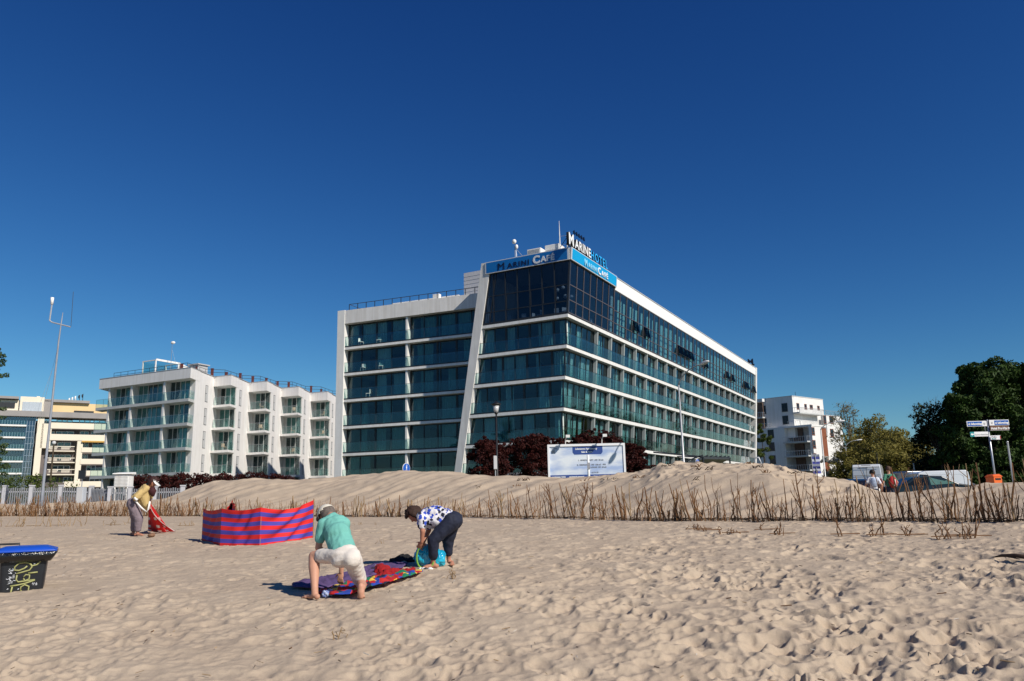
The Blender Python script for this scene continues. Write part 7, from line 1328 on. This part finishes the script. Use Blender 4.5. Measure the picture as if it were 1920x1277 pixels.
for args in [(20, 988, 5, .3, .25, 'sparse dry twigs at the far left in front of the brush'), (60, 987, 14, .45, .8, 'wide row of dry brush left of the stooping woman, its left half'), (105, 986, 14, .5, .9, 'wide row of dry brush left of the stooping woman, its right half'), (208, 985, 5, .3, .3, 'thin dry grass between the brush row and the stooping woman'), (243, 982, 6, .4, .2, 'pale dry twigs behind the stooping woman\'s calves'), (342, 987, 5, .18, .2, 'small dead twigs right of the red towel')]: clump(*args, m=M_stick2, r=0.011, flat=1)
for args in [(674, 984, 5, .12, .12, 'low dead weed behind the turquoise shirted man'), (702, 985, 2, .13, .05, 'two tiny dry blades right of the low dead weed'), (712, 1020, 5, .12, .1, 'tiny dead weed between the man and the flowered blouse'), (848, 1086, 6, .15, .04, 'tiny dead weed right of the woman\'s feet'), (634, 1193, 4, .09, .05, 'small dry plant in the foreground sand below the towels')]: clump(*args, m=M_stick2, r=0.006, flat=0, group='small dead weeds in the open sand')
# driftwood branch and scraps
p0, p1 = G(1862, 1048), G(1935, 1052); o = root_abs('driftwood', tuple(p0), 'dark broken branch lying on the sand at the right edge', 'driftwood'); b = MB(); b.tube([p0 + Vector((0, 0, .02)), p0.lerp(p1, 0.25) + Vector((0, 0, .05)), p0.lerp(p1, 0.6) + Vector((0, 0, .06)), p1 + Vector((0, 0, .04))], [0.006, 0.02, 0.028, 0.03], 7); b.build('branch', mat('driftwood_dark', (0.06, 0.035, 0.022), 0.8), o, True); b = MB(); b.tube([p0.lerp(p1, 0.3) + Vector((0, 0, .05)), p0.lerp(p1, 0.55) + Vector((0, -.12, .02))], [0.014, 0.006], 5); b.build('side_twig', MATS['driftwood_dark'], o)
for i_, (px, py, s, lab) in enumerate([(1757, 1117, .13, 'short dark stick on the sand, lower right'), (1464, 1140, .16, 'reddish stick half in a footprint, lower right centre'), (1362, 1126, .08, 'tiny reddish wood chip near the lower right centre'), (213, 1048, .1, 'small reddish scrap on the sand right of the bin'), (516, 1049, .05, 'tiny dark chip in the sand below the windbreak'), (283, 1189, .06, 'tiny dark chip in the lower left sand'), (542, 1221, .05, 'tiny red scrap in the lower left centre sand')]):
    g = G(px, py); b = MB(); b.tube([(0, 0, 0.02), (s * 0.6, -s * 0.4, 0.035)], 0.006, 5); o = b.build('wood_scrap', M_stick, None); o.location = g; tag(o, lab, 'wood scrap', 'scraps of wood on the sand')
bt = MB()
for q in range(520):
    y = 6.2 + 18 * rr.random() ** 1.3; x = rr.uniform(-0.72, 0.72) * y
    if y > float(np.interp(x / y, FQ, FY)) - 0.3: continue
    a = rr.uniform(0, 3.14); L_ = rr.uniform(0.012, 0.05) * (1 if rr.random() < 0.8 else 2.2); z = gzf(x, y) + rr.uniform(0.0, 0.02)
    bt.tube([(x, y, z), (x + math.cos(a) * L_, y + math.sin(a) * L_, z + 0.008)], rr.uniform(0.002, 0.005), 4, rr.choice([0, 0, 0, 1, 1, 2]))
tag(bt.build('beach_litter', [MATS['litter_dark'], M_stick2, mat('shell_bit', (0.5, 0.46, 0.40), 0.7)]), kind='stuff')
rr = random.Random(77)
for i_, (px, py, n) in enumerate([(1148, 903, 6), (1190, 900, 8), (1255, 878, 9), (1306, 880, 9), (1323, 885, 10), (1405, 874, 8), (1425, 882, 10), (1442, 891, 8), (1488, 892, 7), (1100, 905, 4), (975, 905, 7), (968, 915, 6), (897, 918, 5), (993, 903, 5), (1300, 905, 4)]):
    g = G(px, py); b = MB()
    for q in range(n): a = rr.uniform(0, 6.28); r0 = rr.uniform(0, 0.35); s = Vector((r0 * math.cos(a), r0 * math.sin(a), 0.08)); e = s + Vector((rr.uniform(-.2, .2), rr.uniform(-.15, .1), rr.uniform(-.03, .14))); b.tube([s, (s + e) / 2 + Vector((0, 0, .04)), e], [0.016, 0.012, 0.005], 4)
    o = b.build('dead_roots', M_stick if i_ % 2 else MATS['litter_dark'], None); o.location = g
    tag(o, 'tangle of dead roots %s' % ['left of the hump, upper', 'left of the hump, lower', 'under the tall street lamp', 'under the blue path sign', 'right below the blue path sign', 'at the crest below the hotel end', 'below the crest at the hotel end', 'halfway down beyond the hotel end', 'on the slope before the white block', 'below the billboard', 'below the lantern post, upper', 'below the lantern post, lower', 'right of the flowered blouse', 'left below the billboard', 'low in the middle of the hump'][i_], 'roots', 'dead roots on the dune')
for o in list(bpy.data.objects):
    if 'abs' in o: del o['abs']
